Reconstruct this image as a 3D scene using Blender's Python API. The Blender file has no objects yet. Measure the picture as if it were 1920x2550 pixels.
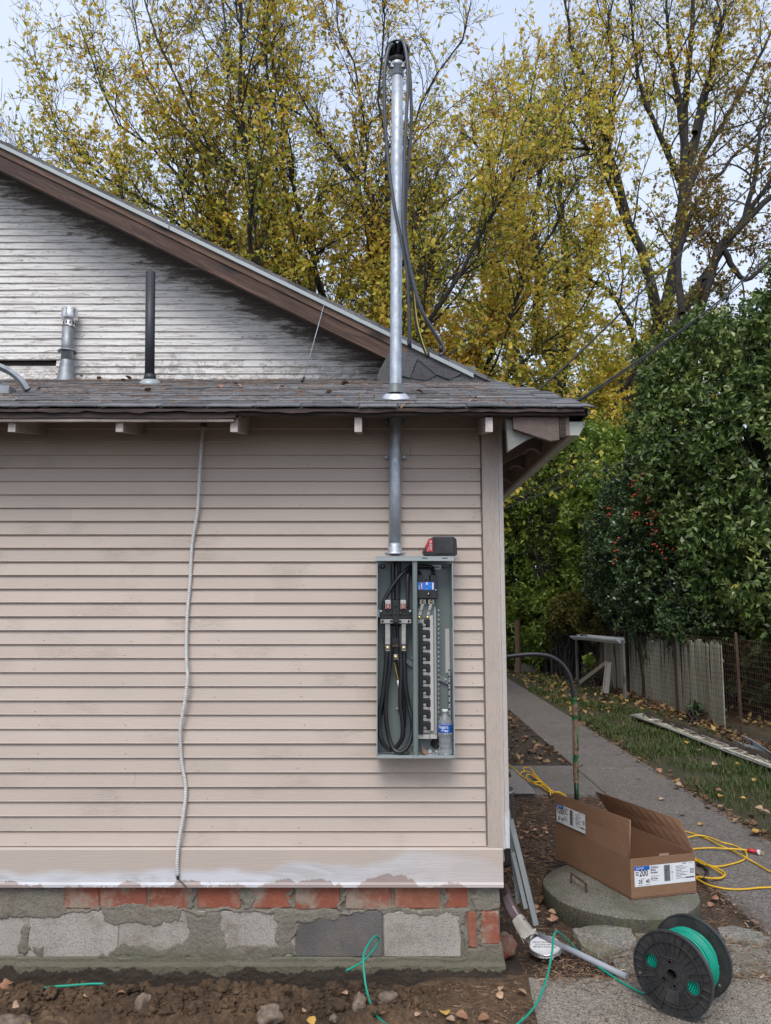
import bpy, bmesh, math, random
import numpy as np
from mathutils import Vector, Matrix, noise

random.seed(7); rng = np.random.default_rng(7)
sc = bpy.context.scene
col = sc.collection

# ------------------------------------------------------------------ camera, world, sun, exposure
F = 1850.0; TH = math.atan(225/F); SN, CS = math.sin(TH), math.cos(TH); CH = 1.62
cam = bpy.data.cameras.new('camera'); co = bpy.data.objects.new('camera', cam); col.objects.link(co)
cam.sensor_fit = 'VERTICAL'; cam.sensor_height = 36; cam.sensor_width = 36; cam.lens = 36*F/2550
cam.clip_start = .05; cam.clip_end = 1500
co.location = (0, 0, CH); co.rotation_euler = (math.pi/2+TH, 0, 0)
sc.camera = co

world = bpy.data.worlds.new("World"); sc.world = world; world.use_nodes = True
wn = world.node_tree; wn.nodes.clear()
SUN_EL, SUN_AZ = math.radians(52), math.radians(190)     # azimuth clockwise from +Y: behind the camera, a little left
sky = wn.nodes.new('ShaderNodeTexSky'); sky.sky_type = 'NISHITA'; sky.sun_disc = False
sky.sun_elevation = SUN_EL; sky.sun_rotation = SUN_AZ; sky.dust_density = 3
bg1 = wn.nodes.new('ShaderNodeBackground'); bg1.inputs['Strength'].default_value = .05
wn.links.new(sky.outputs[0], bg1.inputs['Color'])
tcw = wn.nodes.new('ShaderNodeTexCoord'); mpw = wn.nodes.new('ShaderNodeMapping'); mpw.inputs['Scale'].default_value = (1, 1, 2.2)
nzw = wn.nodes.new('ShaderNodeTexNoise'); nzw.inputs['Scale'].default_value = 1.6; nzw.inputs['Detail'].default_value = 5
rpw = wn.nodes.new('ShaderNodeValToRGB')
rpw.color_ramp.elements[0].position = .3; rpw.color_ramp.elements[0].color = (.53, .61, .78, 1)
rpw.color_ramp.elements[1].position = .72; rpw.color_ramp.elements[1].color = (.70, .76, .88, 1)
bg2 = wn.nodes.new('ShaderNodeBackground'); bg2.inputs['Strength'].default_value = .80
wn.links.new(tcw.outputs['Generated'], mpw.inputs[0]); wn.links.new(mpw.outputs[0], nzw.inputs['Vector'])
wn.links.new(nzw.outputs[0], rpw.inputs[0]); wn.links.new(rpw.outputs[0], bg2.inputs['Color'])
add = wn.nodes.new('ShaderNodeAddShader'); ow = wn.nodes.new('ShaderNodeOutputWorld')
wn.links.new(bg1.outputs[0], add.inputs[0]); wn.links.new(bg2.outputs[0], add.inputs[1]); wn.links.new(add.outputs[0], ow.inputs[0])

sl = bpy.data.lights.new('sun', 'SUN'); sl.energy = 1.5; sl.angle = math.radians(28); sl.color = (1, .965, .92)
so = bpy.data.objects.new('sun', sl); col.objects.link(so)
sd = Vector((math.sin(SUN_AZ)*math.cos(SUN_EL), math.cos(SUN_AZ)*math.cos(SUN_EL), math.sin(SUN_EL)))
so.rotation_euler = sd.to_track_quat('Z', 'Y').to_euler(); so.location = sd*30

sc.view_settings.view_transform = 'Standard'; sc.view_settings.look = 'None'
sc.view_settings.gamma = 1; sc.view_settings.exposure = 0.42
try: sc.view_settings.use_curve_mapping = False
except Exception: pass
try: sc.cycles.max_bounces = 8; sc.cycles.transparent_max_bounces = 12
except Exception: pass

# ------------------------------------------------------------------ measuring helpers (photo sight lines -> places in the yard)
def ray(px, py):
    u, v = (px-960)/F, (py-1275)/F
    den = CS+v*SN
    return u/den, (SN-v*CS)/den
def V(px, py, Y):
    a, b = ray(px, py); return Vector((a*Y, Y, CH+b*Y))
def G(px, py, z=0.0):
    a, b = ray(px, py); Y = (z-CH)/b; return Vector((a*Y, Y, z))
def C3(x, y): return 1220+x*.42017, 1850+y*.42017
def C6(x, y): return 1220+x*.42017, 1480+y*.42017

# ------------------------------------------------------------------ materials
def lin(c): return tuple(c)+(1,) if len(c) == 3 else c
class NB:
    def __init__(s, name):
        s.m = bpy.data.materials.new(name); s.m.use_nodes = True
        s.t = s.m.node_tree; s.t.nodes.clear()
        s.out = s.n('ShaderNodeOutputMaterial'); s.p = s.n('ShaderNodeBsdfPrincipled')
        s.l(s.p.outputs[0], s.out.inputs[0])
        s.tc = s.n('ShaderNodeTexCoord'); s.vec = s.tc.outputs['Object']
    def n(s, k, **kw):
        x = s.t.nodes.new(k)
        for a, b in kw.items(): setattr(x, a, b)
        return x
    def l(s, a, b): s.t.links.new(a, b)
    def island(s):
        oi = s.n('ShaderNodeObjectInfo'); m = s.n('ShaderNodeMath', operation='MULTIPLY'); m.inputs[1].default_value = 41.7
        s.l(oi.outputs['Random'], m.inputs[0])
        a = s.n('ShaderNodeVectorMath', operation='ADD'); s.l(s.vec, a.inputs[0]); s.l(m.outputs[0], a.inputs[1]); s.vec = a.outputs[0]; s.rand = oi.outputs['Random']
    def noise(s, scale, detail=5, rough=.6, stretch=None, dist=0, vec=None):
        v = vec or s.vec
        if stretch:
            mp = s.n('ShaderNodeMapping'); mp.inputs['Scale'].default_value = stretch; s.l(v, mp.inputs[0]); v = mp.outputs[0]
        x = s.n('ShaderNodeTexNoise'); x.inputs['Scale'].default_value = scale; x.inputs['Detail'].default_value = detail
        x.inputs['Roughness'].default_value = rough; x.inputs['Distortion'].default_value = dist
        s.l(v, x.inputs['Vector']); return x.outputs[0]
    def voro(s, scale, feature='F1', out='Distance', stretch=None, rnd=1):
        v = s.vec
        if stretch:
            mp = s.n('ShaderNodeMapping'); mp.inputs['Scale'].default_value = stretch; s.l(v, mp.inputs[0]); v = mp.outputs[0]
        x = s.n('ShaderNodeTexVoronoi', feature=feature); x.inputs['Scale'].default_value = scale
        x.inputs['Randomness'].default_value = rnd
        s.l(v, x.inputs['Vector']); return x.outputs[out]
    def ramp(s, f, *stops):
        x = s.n('ShaderNodeValToRGB'); e = x.color_ramp.elements
        while len(e) < len(stops): e.new(.5)
        for i, (p, c) in enumerate(stops):
            e[i].position = p; e[i].color = lin(c) if not isinstance(c, (int, float)) else (c, c, c, 1)
        s.l(f, x.inputs[0]); return x.outputs[0]
    def mix(s, f, a, b, mode='MIX'):
        x = s.n('ShaderNodeMix', data_type='RGBA', blend_type=mode)
        for sock, val in ((x.inputs[0], f), (x.inputs[6], a), (x.inputs[7], b)):
            if isinstance(val, (int, float)): sock.default_value = val
            elif isinstance(val, (tuple, list)): sock.default_value = lin(val)
            else: s.l(val, sock)
        return x.outputs[2]
    def math(s, op, a, b=0.0, c=None, clamp=False):
        x = s.n('ShaderNodeMath', operation=op, use_clamp=clamp)
        for i, v in enumerate((a, b, c)):
            if v is None: continue
            if isinstance(v, (int, float)): x.inputs[i].default_value = v
            else: s.l(v, x.inputs[i])
        return x.outputs[0]
    def sep(s):
        x = s.n('ShaderNodeSeparateXYZ'); s.l(s.tc.outputs['Object'], x.inputs[0]); return x.outputs
    def bump(s, h, strength=.3, dist=.01):
        b = s.n('ShaderNodeBump'); b.inputs['Strength'].default_value = strength; b.inputs['Distance'].default_value = dist
        s.l(h, b.inputs['Height']); s.l(b.outputs[0], s.p.inputs['Normal'])
    def fin(s, color, rough=.7, metal=0, spec=None):
        for nm, v in (('Base Color', color), ('Roughness', rough), ('Metallic', metal)):
            if isinstance(v, (int, float)): s.p.inputs[nm].default_value = v
            elif isinstance(v, (tuple, list)): s.p.inputs[nm].default_value = lin(v)
            else: s.l(v, s.p.inputs[nm])
        if spec is not None: s.p.inputs['Specular IOR Level'].default_value = spec
        return s.m

def mk(name, c1, c2=None, scale=6, rough=.7, metal=0, bump=0, bscale=60, bd=.004, stretch=None, isl=True, lo=.35, hi=.65, spec=None, fine=None):
    b = NB(name)
    if isl: b.island()
    c2 = c2 or tuple(x*.75 for x in c1)
    f = b.noise(scale, 6, .65, stretch)
    c = b.ramp(f, (lo, c1), (hi, c2))
    if fine:
        g = b.noise(fine, 3, .7); c = b.mix(.6, c, b.ramp(g, (.3, .35), (.7, 1.0)), 'MULTIPLY')
    if isl:
        c = b.mix(1.0, c, b.ramp(b.rand, (0, .86), (1, 1.1)), 'MULTIPLY')
    if bump: b.bump(b.noise(bscale, 4, .6, stretch), bump, bd)
    return b.fin(c, rough, metal, spec)

MT = {}
def siding_mat(name, basec, darkc):
    b = NB(name); b.island()
    grain = b.noise(9, 8, .7, (1.2, 9, 22), .6)
    big = b.noise(1.6, 5, .6)
    c = b.ramp(big, (.3, basec), (.7, tuple(x*.9 for x in basec)))
    c = b.mix(b.ramp(grain, (.60, 0.0), (.74, .16)), c, darkc)
    crack = b.noise(26, 6, .7, (.55, 3, 6), 1.2)
    cr = b.ramp(crack, (.468, 0.0), (.5, 1.0), (.532, 0.0))
    msk = b.ramp(b.noise(3.1, 3, .5), (.56, 0.0), (.7, .75))
    c = b.mix(b.math('MULTIPLY', b.math('MULTIPLY', cr, msk), .4), c, tuple(x*.5 for x in basec))
    chip = b.ramp(b.noise(30, 3, .5), (.77, 0.0), (.785, 1.0))
    c = b.mix(chip, c, (.10, .07, .055))
    c = b.mix(1, c, b.ramp(b.rand, (0, .93), (1, 1.05)), 'MULTIPLY')
    b.bump(b.math('ADD', b.math('MULTIPLY', grain, .6), b.math('MULTIPLY', b.math('MULTIPLY', cr, msk), -.6)), .42, .006)
    return b.fin(c, .48, 0, .35)
MT['siding'] = siding_mat('taupe house paint', (.535, .450, .383), (.44, .37, .315))

def corner_mat():
    b = NB('flaking corner board paint'); b.island()
    x, y, z = b.sep()
    grain = b.noise(10, 8, .7, (18, 9, 1.1), .5)
    c = b.ramp(b.noise(2, 5, .6, (1, 1, .7)), (.3, (.52, .438, .375)), (.7, (.46, .388, .332)))
    c = b.mix(b.ramp(grain, (.6, 0.0), (.72, .5)), c, (.27, .22, .19))
    # a strip of older white paint shows along the outer edge, its border flaked unevenly
    edge = b.math('ADD', x, b.math('MULTIPLY', b.math('SUBTRACT', b.noise(14, 5, .7, (1, 1, .35)), .5), .05))
    e = b.ramp(b.math('MULTIPLY', b.math('SUBTRACT', edge, 1.530), 60), (0, 0.0), (.5, 1.0))
    low = b.ramp(b.math('ADD', b.math('MULTIPLY', z, -.5), b.math('MULTIPLY', b.noise(3, 4), .9)), (.10, 0.0), (.22, 1.0))
    c = b.mix(b.math('MULTIPLY', e, b.math('MAXIMUM', low, .25)), c, (.60, .61, .62))
    crk = b.ramp(b.noise(20, 6, .7, (5, 3, .5), 1), (.475, 0.0), (.5, 1.0), (.525, 0.0))
    c = b.mix(b.math('MULTIPLY', crk, .5), c, (.2, .16, .14))
    b.bump(grain, .5, .006)
    return b.fin(c, .55)
MT['corner'] = corner_mat()

def skirt_mat():
    b = NB('washed skirt board paint')
    x, y, z = b.sep()
    c = b.ramp(b.noise(2.2, 5), (.3, (.50, .42, .36)), (.7, (.46, .39, .335)))
    # cleaned wavy wash line of pale paint
    tt = b.math('MULTIPLY', b.math('SUBTRACT', z, .352), 5.95)
    w = b.noise(1.3, 3, .5, (1, 1, .1))
    edge = b.math('SUBTRACT', tt, b.math('MULTIPLY', b.math('SUBTRACT', w, .5), 2.6))
    band = b.ramp(edge, (.38, 1.0), (.56, 0.0))
    xs = b.ramp(b.math('ADD', b.math('MULTIPLY', x, -.45), .72), (.0, 0.2), (.5, 1.0))
    band = b.math('MULTIPLY', band, xs)
    c = b.mix(band, c, (.58, .585, .61))
    c = b.mix(b.math('MULTIPLY', band, b.ramp(b.noise(2.6, 4, .6, (1, 1, 5), 1), (.45, 0.0), (.6, .6))), c, (.37, .35, .33))
    fl = b.ramp(b.noise(6, 6, .65, (1, 1, 2.5)), (.70, 0.0), (.715, 1.0))
    c = b.mix(b.math('MULTIPLY', fl, .75), c, (.50, .475, .45))
    z2 = b.math('SUBTRACT', tt, b.math('MULTIPLY', b.math('SUBTRACT', b.noise(3.2, 6, .65, (1, 1, .5)), .50), 1.6))
    c = b.mix(b.ramp(z2, (.07, .85), (.09, 0.0)), c, (.31, .235, .205))
    b.bump(b.noise(8, 8, .7, (1, 9, 16), .4), .3, .005)
    return b.fin(c, .5)
MT['skirt'] = skirt_mat()

def gable_mat(m_slope, x0, z0):
    b = NB('weathered white gable paint')
    x, y, z = b.sep(); b.island()
    c = b.ramp(b.noise(1.3, 5, .6), (.3, (.78, .765, .735)), (.7, (.68, .66, .63)))
    streak = b.noise(7, 8, .75, (.7, 4, 9), .8)
    c = b.mix(b.ramp(streak, (.50, 0.0), (.62, .75)), c, (.25, .20, .155))
    fl = b.noise(16, 6, .7, (.8, 3, 3.5), 1)
    c = b.mix(b.ramp(fl, (.60, 0.0), (.66, .85)), c, (.11, .09, .075))
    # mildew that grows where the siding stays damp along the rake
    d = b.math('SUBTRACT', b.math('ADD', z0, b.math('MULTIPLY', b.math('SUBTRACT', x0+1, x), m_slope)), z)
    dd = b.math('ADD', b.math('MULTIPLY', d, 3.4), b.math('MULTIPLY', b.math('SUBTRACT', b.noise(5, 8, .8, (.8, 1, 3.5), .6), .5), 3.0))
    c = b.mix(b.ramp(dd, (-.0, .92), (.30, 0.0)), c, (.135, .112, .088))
    lowd = b.math('ADD', b.math('MULTIPLY', b.math('SUBTRACT', z, 3.1), 2.2), b.math('MULTIPLY', b.math('SUBTRACT', b.noise(9, 5, .7), .5), 2.2))
    c = b.mix(b.ramp(lowd, (-.2, .0), (.0, .6), (.22, 0.0)), c, (.16, .12, .09))
    b.bump(b.math('ADD', streak, fl), .5, .005)
    return b.fin(c, .7)

def wood_mat(name, c1, c2, c3, ax=0, knots=True, rough=.75):
    st = [14, 14, 14]; st[ax] = .9
    b = NB(name); b.island()
    g = b.noise(3.2, 8, .7, tuple(st), 1.2)
    c = b.ramp(g, (.25, c1), (.5, c2), (.75, c3))
    if knots:
        st2 = [9, 9, 9]; st2[ax] = 4
        k = b.voro(.42, 'F1', 'Distance', tuple(st2))
        c = b.mix(b.ramp(k, (.06, .9), (.16, 0.0)), c, tuple(x*.35 for x in c1))
    c = b.mix(1, c, b.ramp(b.rand, (0, .78), (1, 1.15)), 'MULTIPLY')
    b.bump(g, .6, .006)
    return b.fin(c, rough)
MT['rake'] = wood_mat('weathered brown rake wood', (.014, .010, .009), (.068, .034, .024), (.18, .10, .065))
MT['rake2'] = wood_mat('stripped brown fascia wood', (.03, .022, .018), (.13, .075, .05), (.24, .16, .11))
MT['darkwood'] = wood_mat('rotted dark eave wood', (.012, .009, .008), (.04, .026, .02), (.11, .075, .06))
MT['greywood'] = wood_mat('grey weathered lumber', (.09, .08, .07), (.17, .155, .14), (.26, .245, .23), 2)
MT['slat'] = wood_mat('mossy grey fence slat', (.20, .20, .14), (.34, .335, .25), (.48, .47, .38), 2, False)
MT['slatdark'] = wood_mat('dark brown fence slat', (.10, .08, .06), (.18, .15, .12), (.28, .24, .19), 2, False)  # darker, browner wood for the far panels and the rails
MT['stake'] = wood_mat('brown stake wood', (.10, .06, .04), (.17, .10, .065), (.22, .14, .09), 2)
MT['eavepaint'] = mk('old eave paint', (.42, .35, .31), (.30, .25, .215), 9, .6, bump=.4, bscale=25)
MT['endgrain'] = mk('pale rafter end paint', (.60, .55, .50), (.36, .31, .27), 30, .7, bump=.5, bscale=60)
MT['soffit'] = wood_mat('brown painted soffit boards', (.13, .095, .08), (.18, .135, .112), (.24, .185, .155), 1, False)
MT['greengrey'] = mk('pale green worn paint', (.30, .31, .28), (.19, .19, .165), 12, .7, bump=.3)

def shingle_mat():
    b = NB('grey asphalt shingle granules'); b.island()
    sp = b.noise(330, 2, .8)
    c = b.ramp(sp, (.36, (.035, .035, .038)), (.5, (.11, .11, .115)), (.66, (.29, .285, .28)))
    w = b.noise(9, 6, .7)
    c = b.mix(b.ramp(w, (.55, 0.0), (.75, .7)), c, (.035, .03, .03))
    c = b.mix(1, c, b.ramp(b.rand, (0, .6), (1, 1.3)), 'MULTIPLY')
    b.bump(sp, .5, .003)
    return b.fin(c, .9)
MT['shingle'] = shingle_mat()
def brick_mat():
    b = NB('worn red brick'); b.island()
    c = b.ramp(b.rand, (0, (.33, .10, .055)), (.5, (.28, .09, .055)), (1, (.34, .15, .09)))
    c = b.mix(b.ramp(b.noise(14, 5, .7), (.35, .65), (.65, 0.0)), c, (.20, .065, .04))
    s = b.noise(7, 6, .65)
    c = b.mix(b.ramp(s, (.48, 0.0), (.60, .9)), c, (.29, .24, .185))
    b.bump(b.noise(38, 6, .7), .9, .006)
    return b.fin(c, .88)
MT['brick'] = brick_mat()
def block_mat(name, c1, c2):
    b = NB(name); b.island()
    v = b.noise(170, 4, .75)
    c = b.mix(b.ramp(v, (.34, .8), (.50, 0.0)), b.ramp(b.noise(5, 5, .6), (.3, c1), (.7, c2)), tuple(x*.33 for x in c1))
    c = b.mix(b.ramp(b.noise(7, 5, .7), (.5, 0.0), (.68, .75)), c, (.23, .19, .14))
    b.bump(v, 1.0, .007)
    return b.fin(c, .9)
MT['block'] = block_mat('pale concrete block', (.50, .465, .41), (.40, .365, .315))
MT['blockdark'] = block_mat('dark grey concrete block', (.19, .175, .165), (.13, .12, .115))
def mortar_mat():
    b = NB('smeared grey mortar')
    x, y, z = b.sep()
    c = b.ramp(b.noise(8, 7, .65), (.3, (.22, .20, .155)), (.5, (.29, .26, .205)), (.7, (.19, .155, .115)))
    c = b.mix(b.ramp(b.noise(170, 3, .7), (.4, .5), (.6, 0.0)), c, (.10, .095, .08))
    zz = b.math('ADD', z, b.math('MULTIPLY', b.math('SUBTRACT', b.noise(4, 5, .6), .5), .16))
    c = b.mix(b.ramp(zz, (.02, .65), (.12, 0.0)), c, (.115, .115, .065))
    zs = b.math('ADD', z, b.math('MULTIPLY', b.math('SUBTRACT', b.noise(6, 5, .7, (1, 1, .3)), .5), .16))
    c = b.mix(b.ramp(zs, (-.055, .9), (-.025, 0.0)), c, (.045, .03, .022))
    b.bump(b.noise(60, 6, .75), 1, .012)
    return b.fin(c, .92)
MT['mortar'] = mortar_mat()

def concrete_mat(name, c1, c2, speck=170, sp_lo=.35, moss=0.0, mosscol=(.08, .085, .04)):
    b = NB(name); b.island()
    v = b.noise(speck, 3, .75)
    big = b.noise(1.6, 6, .65)
    c = b.ramp(big, (.3, c1), (.7, c2))
    c = b.mix(b.ramp(v, (.38, 1.0), (.5, .0)), c, tuple(x*sp_lo for x in c1))
    c = b.mix(b.ramp(v, (.56, 0.0), (.68, .7)), c, tuple(min(1, x*1.9) for x in c1))
    if moss:
        c = b.mix(b.ramp(b.noise(5, 7, .7), (.47, 0.0), (.62, moss)), c, mosscol)
    c = b.mix(b.ramp(b.noise(14, 6, .7), (.55, 0.0), (.72, .6)), c, (.06, .048, .038))
    c = b.mix(b.ramp(b.noise(3.3, 7, .7, None, 1), (.5, 0.0), (.66, .45)), c, (.09, .075, .06))
    ck_ = b.voro(1.1, 'DISTANCE_TO_EDGE', 'Distance'); ck_ = b.math('ADD', ck_, b.math('MULTIPLY', b.math('SUBTRACT', b.noise(9, 5, .7), .5), .05))
    c = b.mix(b.math('MULTIPLY', b.ramp(b.math('ABSOLUTE', ck_), (.0, 1.0), (.006, 0.0)), b.ramp(b.noise(1.1, 2), (.5, 0.0), (.56, .9))), c, (.03, .025, .02))
    b.bump(v, .8, .004)
    return b.fin(c, .9)
MT['walk'] = concrete_mat('weathered sidewalk concrete', (.175, .155, .135), (.13, .115, .10), 85, .3)
MT['slab'] = concrete_mat('exposed aggregate slab', (.27, .235, .195), (.22, .19, .155), 120, .3)
MT['lid'] = concrete_mat('mossy cast concrete lid', (.20, .19, .165), (.15, .14, .115), 110, .3, .6)
MT['lidside'] = concrete_mat('damp mossy lid side', (.085, .08, .06), (.055, .05, .035), 90, .4, .7)
MT['stone'] = concrete_mat('mossy rough paving stone', (.25, .235, .20), (.19, .175, .14), 90, .4, .7, (.13, .11, .055))

def soil_mat(name, c1, c2, c3, sc_=22):
    b = NB(name)
    f = b.noise(sc_, 8, .75); g = b.noise(2.6, 5, .6)
    c = b.ramp(f, (.3, c1), (.55, c2), (.78, c3))
    c = b.mix(b.ramp(g, (.35, .6), (.65, 0.0)), c, tuple(x*.6 for x in c1))
    c = b.mix(.7, c, b.ramp(b.noise(150, 3, .8), (.3, .45), (.7, 1.35)), 'MULTIPLY')
    b.bump(b.noise(120, 7, .8), 1.0, .012)
    return b.fin(c, .95)
MT['soil'] = soil_mat('turned brown soil', (.060, .036, .019), (.20, .122, .066), (.38, .26, .155))
MT['dirt'] = soil_mat('packed dirt with litter', (.03, .022, .016), (.07, .05, .035), (.13, .095, .065), 40)
MT['litterdirt'] = soil_mat('needle covered dirt', (.05, .032, .02), (.11, .07, .045), (.20, .135, .085), 60)
def lawn_mat():
    b = NB('thin lawn over dirt')
    f = b.noise(2.2, 6, .7)
    c = b.ramp(f, (.35, (.05, .055, .02)), (.5, (.075, .065, .03)), (.66, (.07, .048, .03)))
    c = b.mix(.6, c, b.ramp(b.noise(90, 4, .8), (.3, .3), (.7, 1.3)), 'MULTIPLY')
    b.bump(b.noise(80, 6, .8), 1, .02)
    return b.fin(c, .95)
MT['lawn'] = lawn_mat()
MT['yard'] = mk('leaf strewn yard', (.06, .05, .028), (.15, .10, .03), 7, .95, bump=1, bscale=40, bd=.03, isl=False, fine=30)

def metal_mat(name, c1, c2, rough=.4, scale=40, metal=.9, stretch=None, bump=.1):
    b = NB(name)
    f = b.noise(scale, 5, .7, stretch)
    c = b.ramp(f, (.35, c1), (.65, c2))
    r = b.ramp(b.noise(scale*.5, 4), (.3, rough*.8), (.7, min(1, rough*1.3)))
    b.bump(f, bump, .002)
    return b.fin(c, r, metal)
MT['galv'] = metal_mat('galvanised steel', (.40, .44, .49), (.56, .60, .65), .56, 60, .85, (1, 1, .4))
MT['oldgalv'] = metal_mat('dull old galvanised steel', (.22, .235, .25), (.38, .40, .42), .5, 14, .7)
MT['alum'] = metal_mat('bright aluminium', (.62, .62, .62), (.75, .75, .75), .35, 40, .9)
MT['darkmetal'] = metal_mat('dark iron', (.03, .028, .028), (.07, .06, .055), .6, 30, .5)
MT['rust'] = metal_mat('rusty steel post', (.07, .04, .03), (.13, .08, .06), .8, 30, .2)
MT['box'] = mk('grey enamelled steel', (.185, .22, .215), (.165, .20, .195), 5, .38, .1, spec=.5, isl=False)
MT['boxlight'] = mk('light grey enamelled steel', (.36, .40, .40), (.33, .37, .37), 5, .38, .1, spec=.5, isl=False)
MT['strut'] = mk('grey painted steel trim', (.16, .18, .18), (.12, .135, .135), 8, .45, .2)
MT['tin'] = metal_mat('tin plated bus bar', (.48, .46, .42), (.62, .60, .55), .35, 30, .9)
MT['panelgrey'] = mk('pale grey bus cover', (.50, .49, .46), (.46, .45, .42), 5, .5, isl=False)
MT['brass'] = metal_mat('brass screw', (.50, .35, .13), (.70, .52, .25), .3, 30)
MT['blackplastic'] = mk('black plastic', (.014, .014, .016), (.022, .022, .024), 15, .42, bump=.1, bscale=200, bd=.001)
MT['spool'] = mk('dusty black spool plastic', (.020, .021, .022), (.050, .049, .048), 11, .5, bump=.15, bscale=90, bd=.001)
MT['cable'] = mk('black cable jacket', (.012, .013, .016), (.02, .021, .024), 10, .36, bump=.1, bscale=100, bd=.001, spec=.6)
MT['headcable'] = mk('grey black cable jacket', (.035, .038, .045), (.05, .055, .062), 10, .4, spec=.6)
MT['abs'] = mk('black vent pipe plastic', (.018, .021, .026), (.03, .033, .038), 8, .5, bump=.1)
MT['line'] = mk('black overhead cable', (.015, .015, .015), (.03, .03, .03), 5, .6)
MT['flex'] = metal_mat('pale armoured cable', (.55, .54, .52), (.70, .69, .67), .5, 60, .2)
MT['green'] = mk('green wire insulation', (.0, .30, .20), (.0, .24, .16), 10, .4, isl=False, spec=.5)
MT['yellow'] = mk('yellow cord jacket', (.70, .42, .015), (.60, .35, .012), 12, .45, isl=False)
MT['yellowdark'] = mk('yellow stripe', (.75, .60, .08), (.7, .55, .07), 12, .5, isl=False)
MT['red'] = mk('red plastic', (.45, .02, .02), (.38, .018, .018), 12, .4, isl=False)
MT['darkred'] = mk('dark red plastic insert', (.30, .03, .025), (.24, .02, .02), 12, .5, isl=False)
MT['white'] = mk('white plastic', (.75, .75, .74), (.68, .68, .67), 10, .4, isl=False)
MT['gutter'] = mk('white vinyl gutter', (.62, .62, .58), (.42, .41, .35), 6, .5)
MT['gutterpale'] = mk('pale cream gutter', (.46, .475, .42), (.36, .37, .32), 12, .5)
MT['greygutter'] = mk('grey metal gutter', (.40, .42, .45), (.33, .35, .38), 6, .45)
MT['pvc'] = mk('grey pvc conduit', (.34, .36, .40), (.28, .30, .33), 6, .5)
MT['spout'] = metal_mat('brown downspout metal', (.055, .035, .035), (.11, .075, .075), .3, 8, .5)
MT['spoutpale'] = mk('torn pale downspout', (.40, .37, .32), (.25, .225, .19), 14, .6, bump=.6, bscale=20, bd=.01)
MT['label'] = mk('white paper label', (.72, .73, .75), (.68, .69, .71), 5, .5, isl=False)
MT['blue'] = mk('blue print', (.01, .10, .42), (.01, .09, .38), 5, .5, isl=False)
MT['brightblue'] = mk('bright blue label', (.01, .16, .62), (.015, .22, .70), 40, .4, isl=False)
MT['ink'] = mk('black ink', (.02, .02, .022), (.03, .03, .032), 5, .6, isl=False)
MT['greyink'] = mk('grey print', (.16, .17, .18), (.22, .23, .24), 20, .6, isl=False)
MT['tape'] = mk('tan masking tape', (.24, .16, .10), (.15, .095, .06), 18, .6, bump=.5, bscale=30, bd=.006)
MT['greentape'] = mk('green tape', (.02, .12, .03), (.015, .07, .02), 18, .5)
def card_mat():
    b = NB('brown corrugated cardboard')
    x = b.noise(3, 5, .6)
    c = b.ramp(x, (.3, (.245, .135, .077)), (.7, (.205, .112, .063)))
    fl = b.noise(90, 2, .5, (.15, 1, 1)); c = b.mix(.25, c, b.ramp(fl, (.4, .75), (.6, 1.05)), 'MULTIPLY')
    c = b.mix(b.ramp(b.noise(13, 5, .7), (.62, 0.0), (.75, .35)), c, (.33, .21, .135))
    b.bump(b.noise(6, 5, .6), .25, .01)
    return b.fin(c, .8)
MT['card'] = card_mat()
MT['cardedge'] = mk('cardboard edge', (.33, .21, .135), (.24, .145, .09), 60, .85)
b = NB('clear bottle plastic'); b.p.inputs['Transmission Weight'].default_value = .86; b.p.inputs['IOR'].default_value = 1.3
MT['clear'] = b.fin((.93, .96, .98), .06)

def leaf_mat(name, stops, rough=.5, trans=.35, spec=.4):
    b = NB(name)
    at = b.n('ShaderNodeAttribute'); at.attribute_name = 'tone'
    c = b.ramp(at.outputs['Fac'], *stops)
    b.fin(c, rough, 0, spec)
    if trans:
        tr = b.n('ShaderNodeBsdfTranslucent'); b.l(b.mix(1, c, (1.0, 1.0, .75), 'MULTIPLY'), tr.inputs[0])
        mx = b.n('ShaderNodeMixShader'); mx.inputs[0].default_value = trans
        b.l(b.p.outputs[0], mx.inputs[1]); b.l(tr.outputs[0], mx.inputs[2]); b.l(mx.outputs[0], b.out.inputs[0])
    return b.m
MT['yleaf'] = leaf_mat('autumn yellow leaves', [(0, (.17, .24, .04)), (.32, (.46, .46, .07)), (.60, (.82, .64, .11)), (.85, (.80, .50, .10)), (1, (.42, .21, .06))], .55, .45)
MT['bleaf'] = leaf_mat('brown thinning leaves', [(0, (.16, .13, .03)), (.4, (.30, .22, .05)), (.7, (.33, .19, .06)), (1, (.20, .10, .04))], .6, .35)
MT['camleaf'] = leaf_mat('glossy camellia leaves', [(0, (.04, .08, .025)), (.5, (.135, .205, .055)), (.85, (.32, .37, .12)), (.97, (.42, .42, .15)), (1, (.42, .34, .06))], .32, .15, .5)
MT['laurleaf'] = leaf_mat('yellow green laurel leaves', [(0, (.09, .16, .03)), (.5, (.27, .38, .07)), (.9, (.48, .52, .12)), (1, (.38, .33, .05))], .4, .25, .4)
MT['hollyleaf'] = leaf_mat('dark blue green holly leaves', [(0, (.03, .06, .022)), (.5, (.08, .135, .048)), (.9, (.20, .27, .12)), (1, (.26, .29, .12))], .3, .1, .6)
MT['shrubleaf'] = leaf_mat('olive shrub leaves', [(0, (.07, .08, .02)), (.5, (.16, .14, .03)), (.85, (.24, .19, .04)), (1, (.50, .40, .05))], .5, .3, .4)
MT['farleaf'] = leaf_mat('grey green far leaves', [(0, (.08, .12, .09)), (.5, (.13, .17, .11)), (1, (.24, .24, .11))], .6, .25)
MT['grass'] = leaf_mat('grass blades', [(0, (.055, .085, .022)), (.5, (.085, .12, .035)), (.8, (.14, .14, .055)), (1, (.24, .18, .10))], .6, .3, .3)
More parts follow.
